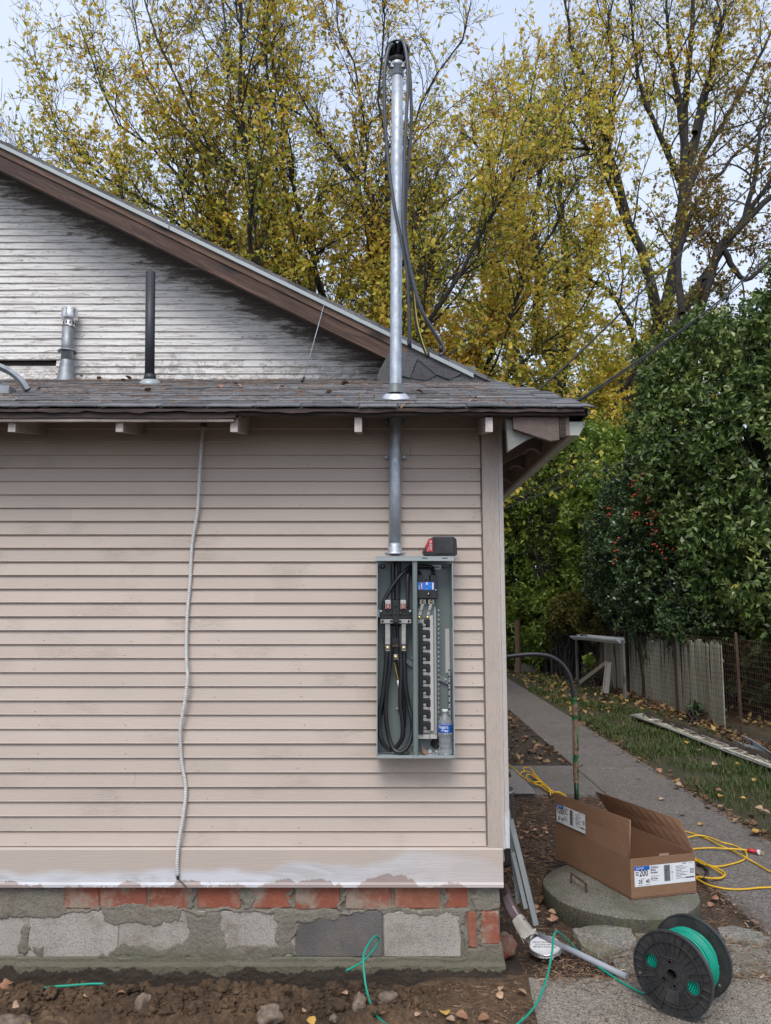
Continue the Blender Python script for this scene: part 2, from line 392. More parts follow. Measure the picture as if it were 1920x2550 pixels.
MT['needles'] = leaf_mat('dry needles and bark chips', [(0, (.07, .04, .025)), (.5, (.20, .12, .07)), (.85, (.34, .22, .13)), (1, (.5, .42, .33))], .8, 0, .3)
MT['yardleaf'] = leaf_mat('fallen yellow leaves', [(0, (.13, .075, .045)), (.5, (.30, .19, .09)), (1, (.52, .36, .09))], .7, .1, .3)
MT['dryleaf'] = mk('dry brown leaf', (.36, .19, .11), (.25, .12, .065), 12, .7, bump=.5, bscale=40)
MT['tanleaf'] = mk('pale tan leaf', (.46, .31, .20), (.34, .21, .13), 12, .7, bump=.5, bscale=40)
MT['goldleaf'] = mk('golden fallen leaf', (.55, .33, .07), (.42, .24, .05), 12, .65, bump=.5, bscale=40)
MT['guttermix'] = mk('dirt and cream gutter bottom', (.48, .43, .32), (.10, .07, .045), 9, .85, bump=1, bscale=40, bd=.02, lo=.42, hi=.55)
MT['bark'] = mk('dark furrowed bark', (.022, .019, .017), (.055, .049, .041), 5, .9, bump=1, bscale=16, bd=.03, stretch=(3, 3, .7), isl=False)
MT['berry'] = mk('red berries', (.42, .03, .015), (.35, .05, .02), 9, .35, isl=False)
MT['flower'] = MT['berry']

# ------------------------------------------------------------------ mesh builder and scene bookkeeping
class MB:
    def __init__(s): s.v = []; s.f = []; s.sm = []
    def add(s, vs, fs, smooth=False):
        o = len(s.v); s.v += [Vector(p) for p in vs]
        s.f += [tuple(i+o for i in f) for f in fs]; s.sm += [smooth]*len(fs); return s
    def box(s, x0, x1, y0, y1, z0, z1, M=None, ch=0):
        if ch:
            bm = bmesh.new(); bmesh.ops.create_cube(bm, size=1)
            for q in bm.verts: q.co = Vector(((x0+x1)/2+q.co.x*(x1-x0), (y0+y1)/2+q.co.y*(y1-y0), (z0+z1)/2+q.co.z*(z1-z0)))
            bmesh.ops.bevel(bm, geom=bm.edges[:], offset=ch, segments=1, affect='EDGES')
            bm.verts.index_update()
            vs = [q.co.copy() for q in bm.verts]; fs = [tuple(l.index for l in f.verts) for f in bm.faces]; bm.free()
        else:
            vs = [Vector((x, y, z)) for x in (x0, x1) for y in (y0, y1) for z in (z0, z1)]
            fs = [(0, 1, 3, 2), (4, 6, 7, 5), (0, 4, 5, 1), (2, 3, 7, 6), (0, 2, 6, 4), (1, 5, 7, 3)]
        if M: vs = [M @ q for q in vs]
        return s.add(vs, fs)
    def prism(s, poly, d):              # poly: list of points (coplanar), extruded by vector d
        n = len(poly); d = Vector(d); a = [Vector(p) for p in poly]
        return s.add(a+[p+d for p in a], [tuple(range(n))[::-1], tuple(range(n, 2*n))]+[(i, (i+1) % n, n+(i+1) % n, n+i) for i in range(n)])
    def tube(s, pts, r, seg=8, caps=True, smooth=True):
        pts = [Vector(p) for p in pts]; n = len(pts)
        rs = r if isinstance(r, (list, tuple)) else [r]*n
        t0 = (pts[1]-pts[0]).normalized()
        up = Vector((0, 0, 1)) if abs(t0.z) < .9 else Vector((0, 1, 0))
        nrm = (up-t0*up.dot(t0)).normalized(); vs = []
        for i in range(n):
            t = (pts[min(i+1, n-1)]-pts[max(i-1, 0)]).normalized()
            nrm = (nrm-t*nrm.dot(t)).normalized(); bn = t.cross(nrm)
            for k in range(seg):
                a = 2*math.pi*k/seg; vs.append(pts[i]+(nrm*math.cos(a)+bn*math.sin(a))*rs[i])
        fs = [(i*seg+k, i*seg+(k+1) % seg, (i+1)*seg+(k+1) % seg, (i+1)*seg+k) for i in range(n-1) for k in range(seg)]
        s.add(vs, fs, smooth)
        if caps: s.f += [tuple(len(s.v)-n*seg+k for k in range(seg))[::-1], tuple(len(s.v)-seg+k for k in range(seg))]; s.sm += [False]*2
        return s
    def lathe(s, prof, c, seg=24, M=None, smooth=True, a0=0, a1=2*math.pi):    # prof: (r, z)
        c = Vector(c); full = abs(a1-a0-2*math.pi) < 1e-6; m = seg if full else seg+1; vs = []
        for r, z in prof:
            for k in range(m):
                a = a0+(a1-a0)*k/seg; p = Vector((r*math.cos(a), r*math.sin(a), z))
                vs.append((M @ p if M else p)+c)
        n = len(prof)
        fs = [(i*m+k, i*m+(k+1) % m, (i+1)*m+(k+1) % m, (i+1)*m+k) for i in range(n-1) for k in range(seg)]
        return s.add(vs, fs, smooth)

def spline(pts, n=8):
    P = [Vector(p) for p in pts]; P = [P[0]*2-P[1]]+P+[P[-1]*2-P[-2]]; out = []
    for i in range(1, len(P)-2):
        a, b_, c, d = P[i-1:i+3]
        for k in range(n):
            t = k/n
            out.append(.5*((2*b_)+(c-a)*t+(2*a-5*b_+4*c-d)*t*t+(3*b_-a-3*c+d)*t**3))
    out.append(P[-2]); return out

def wl(o):
    v = Vector((0, 0, 0))
    while o: v += o.location; o = o.parent
    return v
def tag(o, label=None, cat=None, group=None, kind=None):
    if label: o['label'] = label
    if cat: o['category'] = cat
    if group: o['group'] = group
    if kind: o['kind'] = kind
    return o
def thing(name, label, cat, loc=(0, 0, 0), group=None):
    o = bpy.data.objects.new(name, None); col.objects.link(o); o.location = loc; o.empty_display_size = .1
    return tag(o, label, cat, group)
def part(name, loc, parent, kind=None):          # a mesh-less grouping part is never used: parts are meshes
    raise NotImplementedError
def obj(name, mb, m, parent=None, label=None, cat=None, group=None, kind=None, bevel=0, keep=False, solid=0):
    me = bpy.data.meshes.new(name)
    v = mb.v
    if parent is not None: off = wl(parent)
    elif kind == 'structure' or keep: off = Vector((0, 0, 0))
    else:
        xs = [p.x for p in v]; ys = [p.y for p in v]; off = Vector(((min(xs)+max(xs))/2, (min(ys)+max(ys))/2, min(p.z for p in v)))
    me.from_pydata([tuple(p-off) for p in v], [], mb.f)
    me.polygons.foreach_set('use_smooth', mb.sm)
    me.materials.append(MT[m] if isinstance(m, str) else m)
    me.validate(); me.update()
    bm = bmesh.new(); bm.from_mesh(me); bmesh.ops.recalc_face_normals(bm, faces=bm.faces[:]); bm.to_mesh(me); bm.free()
    o = bpy.data.objects.new(name, me); col.objects.link(o)
    if parent is not None: o.parent = parent
    else: o.location = off
    if bevel:
        md = o.modifiers.new('bevel', 'BEVEL'); md.width = bevel; md.segments = 2; md.limit_method = 'ANGLE'; md.angle_limit = .7
    if solid:
        md = o.modifiers.new('solid', 'SOLIDIFY'); md.thickness = solid; md.offset = 0
    return tag(o, label, cat, group, kind)
def place(name, mesh, parent, loc, rot=(0, 0, 0), scale=(1, 1, 1), **kw):     # an object sharing a mesh
    o = bpy.data.objects.new(name, mesh); col.objects.link(o)
    if parent is not None: o.parent = parent; o.location = Vector(loc)-wl(parent)
    else: o.location = loc
    o.rotation_euler = rot; o.scale = scale
    return tag(o, **kw)
def copy_tree(o, parent=None):
    c = o.copy(); col.objects.link(c)
    if parent is not None: c.parent = parent
    for ch in [x for x in bpy.data.objects if x.parent == o]: copy_tree(ch, c)
    return c
def npmesh(name, verts, quads, m, tone=None, parent=None, smooth=False, **kw):
    me = bpy.data.meshes.new(name); off = np.array(wl(parent)) if parent is not None else np.zeros(3)
    verts = np.asarray(verts, dtype=np.float32)-off.astype(np.float32); quads = np.asarray(quads, dtype=np.int32); k = quads.shape[1]
    me.vertices.add(len(verts)); me.vertices.foreach_set('co', verts.ravel())
    me.loops.add(quads.size); me.loops.foreach_set('vertex_index', quads.ravel())
    me.polygons.add(len(quads)); me.polygons.foreach_set('loop_start', np.arange(len(quads), dtype=np.int32)*k)
    if smooth: me.polygons.foreach_set('use_smooth', np.ones(len(quads), dtype=bool))
    me.update(calc_edges=True)
    if tone is not None:
        a = me.attributes.new('tone', 'FLOAT', 'FACE'); a.data.foreach_set('value', np.asarray(tone, dtype=np.float32))
    me.materials.append(MT[m] if isinstance(m, str) else m)
    o = bpy.data.objects.new(name, me); col.objects.link(o)
    if parent is not None: o.parent = parent
    return tag(o, **kw)
def text_mesh(s, size, M, m, parent, name='lettering', warp=None, sx=1):
    cu = bpy.data.curves.new('t', 'FONT'); cu.body = s; cu.size = size; cu.align_x = 'LEFT'; cu.align_y = 'BOTTOM'
    cu.resolution_u = 3; cu.offset = size*.012
    to = bpy.data.objects.new('t', cu); col.objects.link(to)
    dg = bpy.context.evaluated_depsgraph_get(); dg.update()
    me = bpy.data.meshes.new_from_object(to.evaluated_get(dg)); bpy.data.objects.remove(to)
    off = wl(parent)
    for q in me.vertices:
        p = Vector((q.co.x*sx, q.co.y, q.co.z)); q.co = (warp(p) if warp else M @ p)-off
    me.materials.clear(); me.materials.append(MT[m])
    o = bpy.data.objects.new(name, me); col.objects.link(o); o.parent = parent; return o
def fbm(x, y, s, o=5, z=0.0): return noise.fractal(Vector((x*s, y*s, z)), .9, 2.1, o)
def heightfield(name, x0, x1, y0, y1, rx, ry, fn, m, **kw):
    nx = max(2, int((x1-x0)/rx)); ny = max(2, int((y1-y0)/ry))
    X = np.linspace(x0, x1, nx+1); Y = np.linspace(y0, y1, ny+1)
    vs = [(x, y, fn(x, y)) for y in Y for x in X]
    i = np.arange(nx*ny); r = i//nx; c = i % nx; a = r*(nx+1)+c
    return npmesh(name, vs, np.stack([a, a+1, a+nx+2, a+nx+1], 1), m, smooth=True, kind='structure', **kw)
# ================================================================== THE HOUSE
W = 3.54; XC = .5476; EY, EX, EZ = 3.194, .894, 2.472; SL = .385; GY, RY = 4.82, 4.52; XL = -3.0; YB = 10.6
rk0, rk1 = V(0, 354, RY), V(1240, 957, RY); RM = (rk0.z-rk1.z)/(rk1.x-rk0.x)
def rakez(x): return rk1.z+(rk1.x-x)*RM
FOOT = rk1.x
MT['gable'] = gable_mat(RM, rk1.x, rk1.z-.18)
house = thing('house', 'old single storey house with taupe lap siding and a stained white gable', 'house', (-1, W, 0))

# --- lower siding, one board per course
wall = MB(); zsk = V(0, 2106, W).z
wall.box(XL, XC-.02, W+.012, W+.09, zsk-.06, 2.56); wall.box(XC-.12, XC-.012, W+.02, YB, .33, 2.52)
wallo = obj('wall', wall, 'siding', house)
cb_l0 = V(1197, 1060, W).x; cb_l1 = V(1209, 2106, W).x
cbl = min(cb_l0, cb_l1)+.002
REV = .0645; nb = int((2.555-zsk)/REV)
def board(x0, x1, z, y, parent, m, rev=REV, proud=.012, t=.0, ax=0):
    # lapped board: leans out towards its rounded lower edge
    dz = .006
    pr = [(y+.010, z+rev+dz), (y-.000, z+rev+dz), (y-proud+.0015, z+.007), (y-proud, z+.004), (y-proud+.0015, z+.0008), (y-proud+.005, z), (y+.010, z)]
    b = MB()
    if ax == 0: b.prism([(x0, p[0], p[1]) for p in pr], (x1-x0, 0, 0))
    return obj('siding_board', b, m, parent)
for i in range(nb):
    z = zsk+i*REV
    pd = .0125+random.uniform(-.0015, .0015)
    ends = [XL, cbl-random.uniform(0, .0015)]
    if i in (4, 11, 17, 23, 28): ends.insert(1, [-1.15, .22, -.62, -1.5, .12][(4, 11, 17, 23, 28).index(i)])
    for k in range(len(ends)-1):
        o = board(ends[k]+(.0008 if k else 0), ends[k+1], z, W, wallo, 'siding', proud=pd+k*.001)
        o.rotation_euler = (0, random.uniform(-.0006, .0006), 0)
nl = MB()
for i in range(nb):
    for x in (-1.62, -1.21, -.80, -.39, .02, .405):
        if random.random() < .35: continue
        q = Vector((x+random.uniform(-.02, .02), W-.0095, zsk+i*REV+.016+random.uniform(-.004, .006)))
        nl.lathe([(0, .0012), (.0016, .0012), (.0022, 0)], q, 6, Matrix.Rotation(math.pi/2, 3, 'X'))
obj('nail_heads', nl, 'rust', wallo, kind='stuff')
for i in range(int(2.2/.0645*.5)):       # side wall, courses seen only from the walk
    z = .42+i*.129; b = MB()
    b.prism([(XC-.004, W+.09, z), (XC-.004, W+.09, z+.135), (XC-.012, W+.09, z+.135), (XC+.004-.008, W+.09, z+.0)], (0, YB-W-.09, 0))
    b = MB().prism([(XC-.013, W+.09, z+.133), (XC-.003, W+.09, z+.133), (XC+.008, W+.09, z+.004), (XC-.002, W+.09, z), (XC-.013, W+.09, z)], (0, YB-W-.09, 0))
    obj('siding_board', b, 'siding', wallo)
# --- corner board (two pieces, the edge of the side one shows as a pale strip)
zct, zcb = 2.52, V(1230, 2112, W).z
xr0 = V(1240, 1060, W).x; xr1 = V(1250, 2112, W-.02).x
cb = MB().box(cb_l0+.0, XC-.006, W-.022, W+.012, zcb, zct, ch=.002); obj('corner_board', cb, 'corner', house)
cb2 = MB().box(XC-.0055, XC+.016, W-.020, W+.11, zcb+.004, zct, ch=.002); obj('corner_board', cb2, 'corner', house)
# --- skirt board
zs0, zs1 = V(600, 2209, W-.03).z, zsk-.002
sk = MB()
ys = [(W+.02, zs1+.004), (W-.022, zs1-.002), (W-.026, zs1-.008), (W-.030, zs0+.02), (W-.036, zs0+.012), (W-.036, zs0), (W+.02, zs0)]
sk.prism([(XL, p[0], p[1]) for p in ys], (XC-.018-XL, 0, 0)); obj('skirt_board', sk, 'skirt', house)
# --- foundation
FY = W+.006
fd = MB().box(XL, XC-.03, FY+.02, FY+.18, -.15, zs0, ch=0); fd.box(XC-.22, XC-.03, FY+.18, YB, -.15, zs0+.05)
fnd = obj('foundation', fd, 'mortar', house)
def fbox(px0, px1, py0, py1, depth, m, name, ch=.006, jit=.004):
    a, c = V(px0, py0, FY), V(px1, py1, FY)
    bm = bmesh.new(); bmesh.ops.create_cube(bm, size=1)
    sx, sy, sz = c.x-a.x, .09, a.z-c.z
    for q in bm.verts: q.co = Vector((q.co.x*sx, q.co.y*sy, q.co.z*sz))
    bmesh.ops.bevel(bm, geom=bm.edges[:], offset=ch, segments=1, affect='EDGES')
    for q in bm.verts: q.co += Vector((random.uniform(-jit, jit), random.uniform(-jit, jit)*.6, random.uniform(-jit, jit)))
    me = bpy.data.meshes.new(name); bm.to_mesh(me); bm.free(); me.materials.append(MT[m])
    return place(name, me, fnd, ((a.x+c.x)/2, FY-depth+.045, (a.z+c.z)/2))
for x0, x1, d in [(-160, -50, .004), (-45, 60, .001), (66, 148, -.002), (152, 247, .007), (250, 365, .008), (373, 481, .004), (491, 600, .005), (616, 727, .008), (735, 848, .006), (860, 973, .009), (982, 1095, .008), (1109, 1166, .004)]:
    fbox(x0, x1, 2203, 2263+random.uniform(-2, 2), d, 'brick', 'brick')
for x0, x1, d, m in [(-150, 70, .004, 'block'), (75, 294, .007, 'block'), (298, 512, .007, 'block'), (516, 734, .006, 'block'), (738, 953, .0075, 'blockdark'), (956, 1148, .008, 'block')]:
    fbox(x0, x1, 2267, 2382, d, m, 'concrete_block', .005, .002)
fbox(1164, 1188, 2268, 2358, .010, 'brick', 'brick'); fbox(1197, 1243, 2266, 2350, .012, 'brick', 'brick')
fbox(1214, 1243, 2232, 2262, .008, 'brick', 'brick')
# mortar face: recessed in the joints, smeared over edges in patches
PATCH = [(-60, 152, 2205, 2282), (262, 452, 2253, 2300), (466, 560, 2272, 2380), (300, 520, 2352, 2384), (500, 740, 2346, 2384), (686, 738, 2268, 2358), (735, 852, 2262, 2292), (52, 76, 2300, 2375), (1170, 1262, 2205, 2262), (1097, 1108, 2205, 2262), (1148, 1162, 2262, 2380), (1189, 1197, 2262, 2350), (1160, 1200, 2362, 2392), (1195, 1262, 2345, 2400), (-60, 1150, 2262, 2272), (600, 626, 2205, 2262), (473, 493, 2205, 2262), (727, 737, 2205, 2262), (848, 860, 2205, 2262), (80, 110, 2360, 2384), (238, 330, 2362, 2384), (940, 1160, 2262, 2279)]
PB_ = []
for x0_, x1_, y0_, y1_ in PATCH:
    a_, c_ = V(x0_, y0_, FY), V(x1_, y1_, FY); PB_.append(((a_.x+c_.x)/2, (a_.z+c_.z)/2, (c_.x-a_.x)/2, (a_.z-c_.z)/2))
def mort(x, z):
    g = noise.fractal(Vector((x*26, z*26, 1.3)), .8, 2.1, 4)
    w1, w2 = noise.fractal(Vector((x*9, z*12, 3.3)), .8, 2.2, 4), noise.fractal(Vector((x*9, z*12, 8.3)), .8, 2.2, 4)
    xq, zq = x+.034*w1+.008*g, z+.024*w2+.006*g; best = -1
    for cx_, cz_, hx_, hz_ in PB_:
        d = min(hx_-abs(xq-cx_), hz_-abs(zq-cz_))
        if d > best: best = d
    sm_ = max(0, min(1, best/.006+.3)); f = w1
    y = FY-.0005-.0122*sm_*(.82+.25*w2)-.0017*g
    zl = .045+.006*noise.noise(Vector((x*5, 0, 0)))
    if z < zl: y -= .012*(1-sm_)+.004*noise.noise(Vector((x*9, z*9, 5)))
    if z < zl-.022: y -= .024+.006*f
    return y
nx, nz = 760, 110; z0m, z1m = -.13, zs0+.004
X = np.linspace(XL+.6, XC-.034, nx+1); Z = np.linspace(z0m, z1m, nz+1)
def flare(z): return .035*max(0, min(1, (.14-z)/.25))
vs = []
for z in Z:
    for x in X:
        xx = x+(max(0, (x-.40)/.11)**2*(flare(z)+.006*noise.noise(Vector((0, z*12, 4)))) if x > .40 else 0)
        vs.append((xx, mort(x, z), z))
i = np.arange(nx*nz); r = i//nx; c = i % nx; a = r*(nx+1)+c
npmesh('mortar', vs, np.stack([a, a+1, a+nx+2, a+nx+1], 1), 'mortar', parent=fnd, smooth=True)
# --- gable wall, boards cut to the rake
gw = MB(); gz0 = EZ+SL*(GY-EY)-.06
gwall = MB().box(-4.2, FOOT-.10, GY+.02, GY+.10, gz0, gz0+.16); 
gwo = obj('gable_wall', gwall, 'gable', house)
GR = .0487
for i in range(60):
    z = gz0+i*GR
    xr = rk1.x+(rk1.z-.03-z-.06)/RM
    if xr < -3.9: break
    xl = -4.2
    if i == 2 or i == 3:
        # siding missing: an open dark slot at the left
        xs = V(140, 925, GY).x
        segs = [(xs, min(xr, FOOT+.4))]
    elif i % 7 == 5 and xr > -1: xm = random.uniform(-2.3, xr-.4); segs = [(xl, xm-.001), (xm+.001, min(xr, FOOT+.4))]
    else: segs = [(xl, min(xr, FOOT+.4))]
    for s0, s1 in segs:
        if s1-s0 < .1: continue
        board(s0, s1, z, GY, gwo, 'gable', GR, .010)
obj('sheathing', MB().box(-4.2, -.2, GY+.03, GY+.04, gz0+.05, gz0+.30), 'darkwood', gwo)

# --- lower roof: deck plus individual shingles
def roofz(y): return EZ+SL*(y-EY)
def roofx(y): return EX-(EX-FOOT)*(y-EY)/(RY-EY) if y < RY else FOOT
dk = MB()
top = [(XL-1.2, EY+.012, EZ-.010), (EX-.012, EY+.012, EZ-.010), (FOOT-.01, RY, roofz(RY)-.012), (FOOT-.01, GY+.05, roofz(GY+.05)-.012), (XL-1.2, GY+.05, roofz(GY+.05)-.012)]
dk.prism(top, (0, 0, -.022)); roof = obj('lower_roof', dk, 'darkwood', house)
obj('underlayment', MB().prism([Vector(p)+Vector((0, -.004 if k < 2 else 0, .002)) for k, p in enumerate(top)], (0, 0, .005)), 'shingle', roof)
sa = math.atan(SL); exp_ = .127
tabs = []
for wv in (.13, .17, .21, .26, .31):
    for rep in range(2):
        bm = bmesh.new(); n = 4
        L = exp_+.035; t = .0055
        prof = []
        vb = []; vt = []
        for k in range(n+1):
            x = -wv/2+wv*k/n; jy = random.uniform(-.004, .004); lift = random.uniform(0, .0035)
            vt.append(bm.verts.new((x, jy, t+lift))); vb.append(bm.verts.new((x, jy+.0005, lift)))
        vt2 = [bm.verts.new((-wv/2+wv*k/n, L, .003)) for k in range(n+1)]
        for k in range(n):
            bm.faces.new((vt[k], vt[k+1], vt2[k+1], vt2[k])); bm.faces.new((vb[k+1], vb[k], vt[k], vt[k+1])[::-1] if 0 else (vb[k], vb[k+1], vt[k+1], vt[k]))
        bm.faces.new((vb[0], vt[0], vt2[0])); bm.faces.new((vt[n], vb[n], vt2[n]))
        bmesh.ops.recalc_face_normals(bm, faces=bm.faces[:])
        me = bpy.data.meshes.new('shingle'); bm.to_mesh(me); bm.free(); me.materials.append(MT['shingle']); tabs.append((wv, me))
cnt = 0
for r in range(13):
    d = r*exp_*math.cos(sa); y = EY-.012+d
    if y > GY-.04: break
    x = -1.95-.5*(y-EY)-random.uniform(0, .2)
    xe = roofx(max(y, EY))
    while x < xe-.04:
        big = tabs if r < 6 else tabs[4:]
        wv, me = random.choice(big)
        if x+wv > xe+.03: wv, me = random.choice(tabs[:2])
        place('shingle', me, roof, (x+wv/2, y+random.uniform(-.004, .004), roofz(y)+.001+random.uniform(0, .0025)), (sa+random.uniform(0, .012), 0, random.uniform(-.01, .01)), (.985, 1, 1))
        x += wv; cnt += 1
# left of the tabs, beyond the frame: one sheet per course is enough
for r in range(13):
    y = EY-.012+r*exp_*math.cos(sa)
    if y > GY-.04: break
    obj('shingle', MB().prism([(-4.1, y, roofz(y)+.001), (-2.0-.5*(y-EY), y, roofz(y)+.001), (-2.0-.5*(y-EY), y+.15, roofz(y+.15)+.001), (-4.1, y+.15, roofz(y+.15)+.001)], (0, 0, .005)), 'shingle', roof)
# debris caught on the old shingles
N = 4800
yy = rng.uniform(EY+.10, GY-.03, N)**1.0; xx = rng.uniform(-2.4, .62, N); keep = rng.random(N) < .35+.65*(yy-EY)/1.6
yy, xx = yy[keep], xx[keep]; n_ = len(yy); an = rng.normal(0, .5, n_); L = rng.uniform(.01, .045, n_); wd = rng.uniform(.0015, .004, n_)
zz = EZ+SL*(yy-EY)+.009; dx, dy = np.cos(an)*L, np.sin(an)*L
A = np.stack([xx, yy, zz], 1); B_ = np.stack([xx+dx, yy+dy, zz+SL*dy], 1); O = np.stack([-np.sin(an)*wd, np.cos(an)*wd, np.full(n_, .0025)], 1)
vs = np.concatenate([A, B_, B_+O, A+O]); i = np.arange(n_)
npmesh('roof_debris', vs, np.stack([i, i+n_, i+2*n_, i+3*n_], 1), 'needles', np.clip(rng.normal(.2, .25, n_), 0, 1), parent=roof, kind='stuff')

# --- eave edge: rotten deck edge, boards, rafter tails
def ragged(x0, x1, zt, zb, y0, y1, m, name, amp=.006, step=.03, fr=9):
    n = int((x1-x0)/step); b = MB()
    vs = []
    for k in range(n+1):
        x = x0+(x1-x0)*k/n; j = amp*noise.fractal(Vector((x*fr, zt, 2)), .8, 2, 4); jt = amp*.3*noise.noise(Vector((x*14, zb, 7)))
        vs += [(x, y0, zt+jt), (x, y0+jt, zb+j), (x, y1, zb+j), (x, y1, zt+jt)]
    fs = []
    for k in range(n):
        for q in range(4): fs.append((k*4+q, k*4+(q+1) % 4, (k+1)*4+(q+1) % 4, (k+1)*4+q))
    fs += [(0, 1, 2, 3), (n*4+3, n*4+2, n*4+1, n*4)]
    b.add(vs, fs); return obj(name, b, m, roof)
ragged(-3, EX-.02, EZ-.006, EZ-.020, EY-.004, EY+.05, 'darkwood', 'deck_edge', .008)
xf1 = V(588, 1030, EY+.02).x
ragged(-3, xf1, EZ-.022, V(300, 1040, EY).z, EY+.008, EY+.030, 'darkwood', 'fascia_board', .004, .05, 4)
ragged(-3, xf1-.01, V(300, 1040, EY).z-.001, V(300, 1047, EY).z, EY+.016, EY+.034, 'eavepaint', 'trim_strip', .001)
ragged(xf1+.02, EX-.10, EZ-.021, V(900, 1033, EY).z, EY+.014, EY+.06, 'darkwood', 'fascia_board', .009)
def rafter(px, y0, x=None):
    cx = V(px, 1060, y0).x; zt = EZ-.034; b = MB(); hb = V(px, 1076, y0).z
    p = [(cx-.0165, y0, zt), (cx-.0165, y0, hb), (cx-.0165, W+.01, hb+.06), (cx-.0165, W+.01, roofz(W+.01)-.036)]
    o = obj('rafter_tail', b.prism(p, (.033, 0, 0)), 'eavepaint', roof)
    e = obj('end_grain', MB().box(cx-.0160, cx+.0160, y0-.002, y0-.0005, hb+.001, zt-.001), 'endgrain', o)
for px in (-260, 30, 298, 583, 892, 1218): rafter(px, EY+.035 if px > 590 else EY+.040)
# small ceiling boards between rafters: the old painted soffit
obj('soffit', MB().prism([(XL, EY+.05, EZ-.018-.022+.019), (XC+.3, EY+.05, EZ-.021), (XC+.3, W, roofz(W)-.036), (XL, W, roofz(W)-.036)], (0, 0, -.004)), 'soffit', roof)
# --- side eave going back along the walk
SX = .80
for k in range(15):
    y = EY+.065+k*.47
    zt, zbk = 2.455, 2.33
    pts = [(XC-.01, y, zt+.05), (SX, y, zt)]
    sc_ = []
    for t in range(13):
        u = t/12; x = SX-(SX-XC)*u
        sc_.append((x, y, 2.375+(.018*math.sin(u*math.pi*1.2)+.04*u*u*0)-.075*(u**1.3) + .05*math.sin(min(1, u*2.2)*math.pi)*.5))
    m = 'greengrey' if k == 0 else 'soffit'
    obj('rafter_tail', MB().prism([(XC-.01, y, zt+.05)]+[p for p in sc_[::-1]]+[(SX, y, zt)], (0, .038, 0)), m, house, label='pale worn scalloped rafter tail at the corner' if k == 0 else None)
obj('side_soffit', MB().prism([(XC, EY+.05, 2.50), (SX+.02, EY+.05, 2.452), (SX+.02, YB, 2.452), (XC, YB, 2.50)], (0, 0, .012)), 'soffit', house)
obj('corner_rafter', MB().prism([(XC+.02, EY+.034, EZ-.034), (XC+.02, EY+.034, 2.385), (SX-.07, EY+.034, 2.33), (SX-.03, EY+.034, 2.335), (SX-.03, EY+.034, EZ-.034)], (0, .03, 0)), 'soffit', house)
obj('corner_rafter_end', MB().box(SX-.029, SX-.001, EY+.030, EY+.075, 2.345, EZ-.03), 'darkwood', house)
obj('side_fascia', MB().box(SX, SX+.018, EY+.04, YB, 2.355, 2.462), 'soffit', house)
# side roof skin
obj('side_roof', MB().add([(EX, EY, EZ-.006), (EX, YB, EZ-.006), (FOOT, YB, roofz(RY)), (FOOT, RY, roofz(RY)), (EX, EY, EZ-.03), (EX, YB, EZ-.03)], [(0, 1, 2, 3), (0, 4, 5, 1)]), 'shingle', house, solid=.006)
# gutter with an open end, white
def gut_prof(x0, z0, w, h): return [(x0, z0+h), (x0+.006, z0+h), (x0+.006, z0+.006), (x0+w*.62, z0+.006), (x0+w*.78, z0+h*.4), (x0+w*.98, z0+h*.75), (x0+w, z0+h), (x0+w*1.05, z0+h), (x0+w*1.03, z0+h*.7), (x0+w*.84, z0+h*.35), (x0+w*.66, z0), (x0, z0)]
g0 = EY+.05; b = MB(); b.prism([(x, g0, z) for x, z in gut_prof(SX+.019, 2.358, .066, .062)], (0, YB-g0, 0))
b.prism([(x, g0-.001, z) for x, z in [(SX+.02, 2.42), (SX+.02, 2.359), (SX+.06, 2.359), (SX+.075, 2.385), (SX+.085, 2.42)]], (0, .002, 0))
obj('gutter', b, 'gutterpale', house, label='pale gutter end at the side eave')

# --- main roof, rake boards, drip edge, shingled cheek
def slab(y0, y1, dz0, dz1, xa, xb, m, name, parent, **kw):
    p = [(xa, y0, rakez(xa)+dz0), (xb, y0, rakez(xb)+dz0), (xb, y0, rakez(xb)+dz1), (xa, y0, rakez(xa)+dz1)]
    return obj(name, MB().prism(p, (0, y1-y0, 0)), m, parent, **kw)
mr = slab(RY, YB, -.035, -.006, -3.9, FOOT+.005, 'darkwood', 'main_roof', house)
slab(RY-.012, YB, -.0055, .006, -3.9, FOOT+.012, 'shingle', 'shingle_sheet', mr)
# left-hand slope beyond the ridge
xr_ = -3.9; obj('main_roof', MB().prism([(xr_, RY, rakez(xr_)-.035), (xr_, RY, rakez(xr_)), (xr_-4, RY, rakez(xr_)-4*RM), (xr_-4, RY, rakez(xr_)-4*RM-.035)], (0, YB-RY, 0)), 'shingle', house)
# individual shingle edges along the rake
x = -3.0; 
while x < FOOT:
    w_ = .127/math.sqrt(1+RM*RM); zc = rakez(x)
    bt = MB().prism([(x, RY-.016-random.uniform(0, .006), zc-.014), (x+w_*1.15, RY-.016, rakez(x+w_*1.15)-.013), (x+w_*1.15, RY-.016, rakez(x+w_*1.15)+.014), (x, RY-.016, zc+.009)], (0, .30, 0))
    obj('shingle', bt, 'shingle', mr); x += w_
xtrim = V(1180, 940, RY-.03).x; xbrd = V(1003, 880, RY-.03).x
slab(RY-.020, RY-.002, -.040, -.014, -3.9, V(422, 570, RY).x, 'boxlight', 'drip_edge', mr)
slab(RY-.019, RY-.002, -.040, -.014, V(424, 572, RY).x, xtrim, 'boxlight', 'drip_edge', mr)
def rb(y0, y1, a, b_, xa, xb, m, name):
    L = (xb-xa)*math.sqrt(1+RM*RM); o = obj(name, MB().box(0, L, y0, y1, b_*math.cos(math.atan(RM)), a*math.cos(math.atan(RM))), m, None, keep=True)
    o.parent = mr; o.location = Vector((xa, 0, rakez(xa)))-wl(mr); o.rotation_euler = (0, math.atan(RM), 0); return o
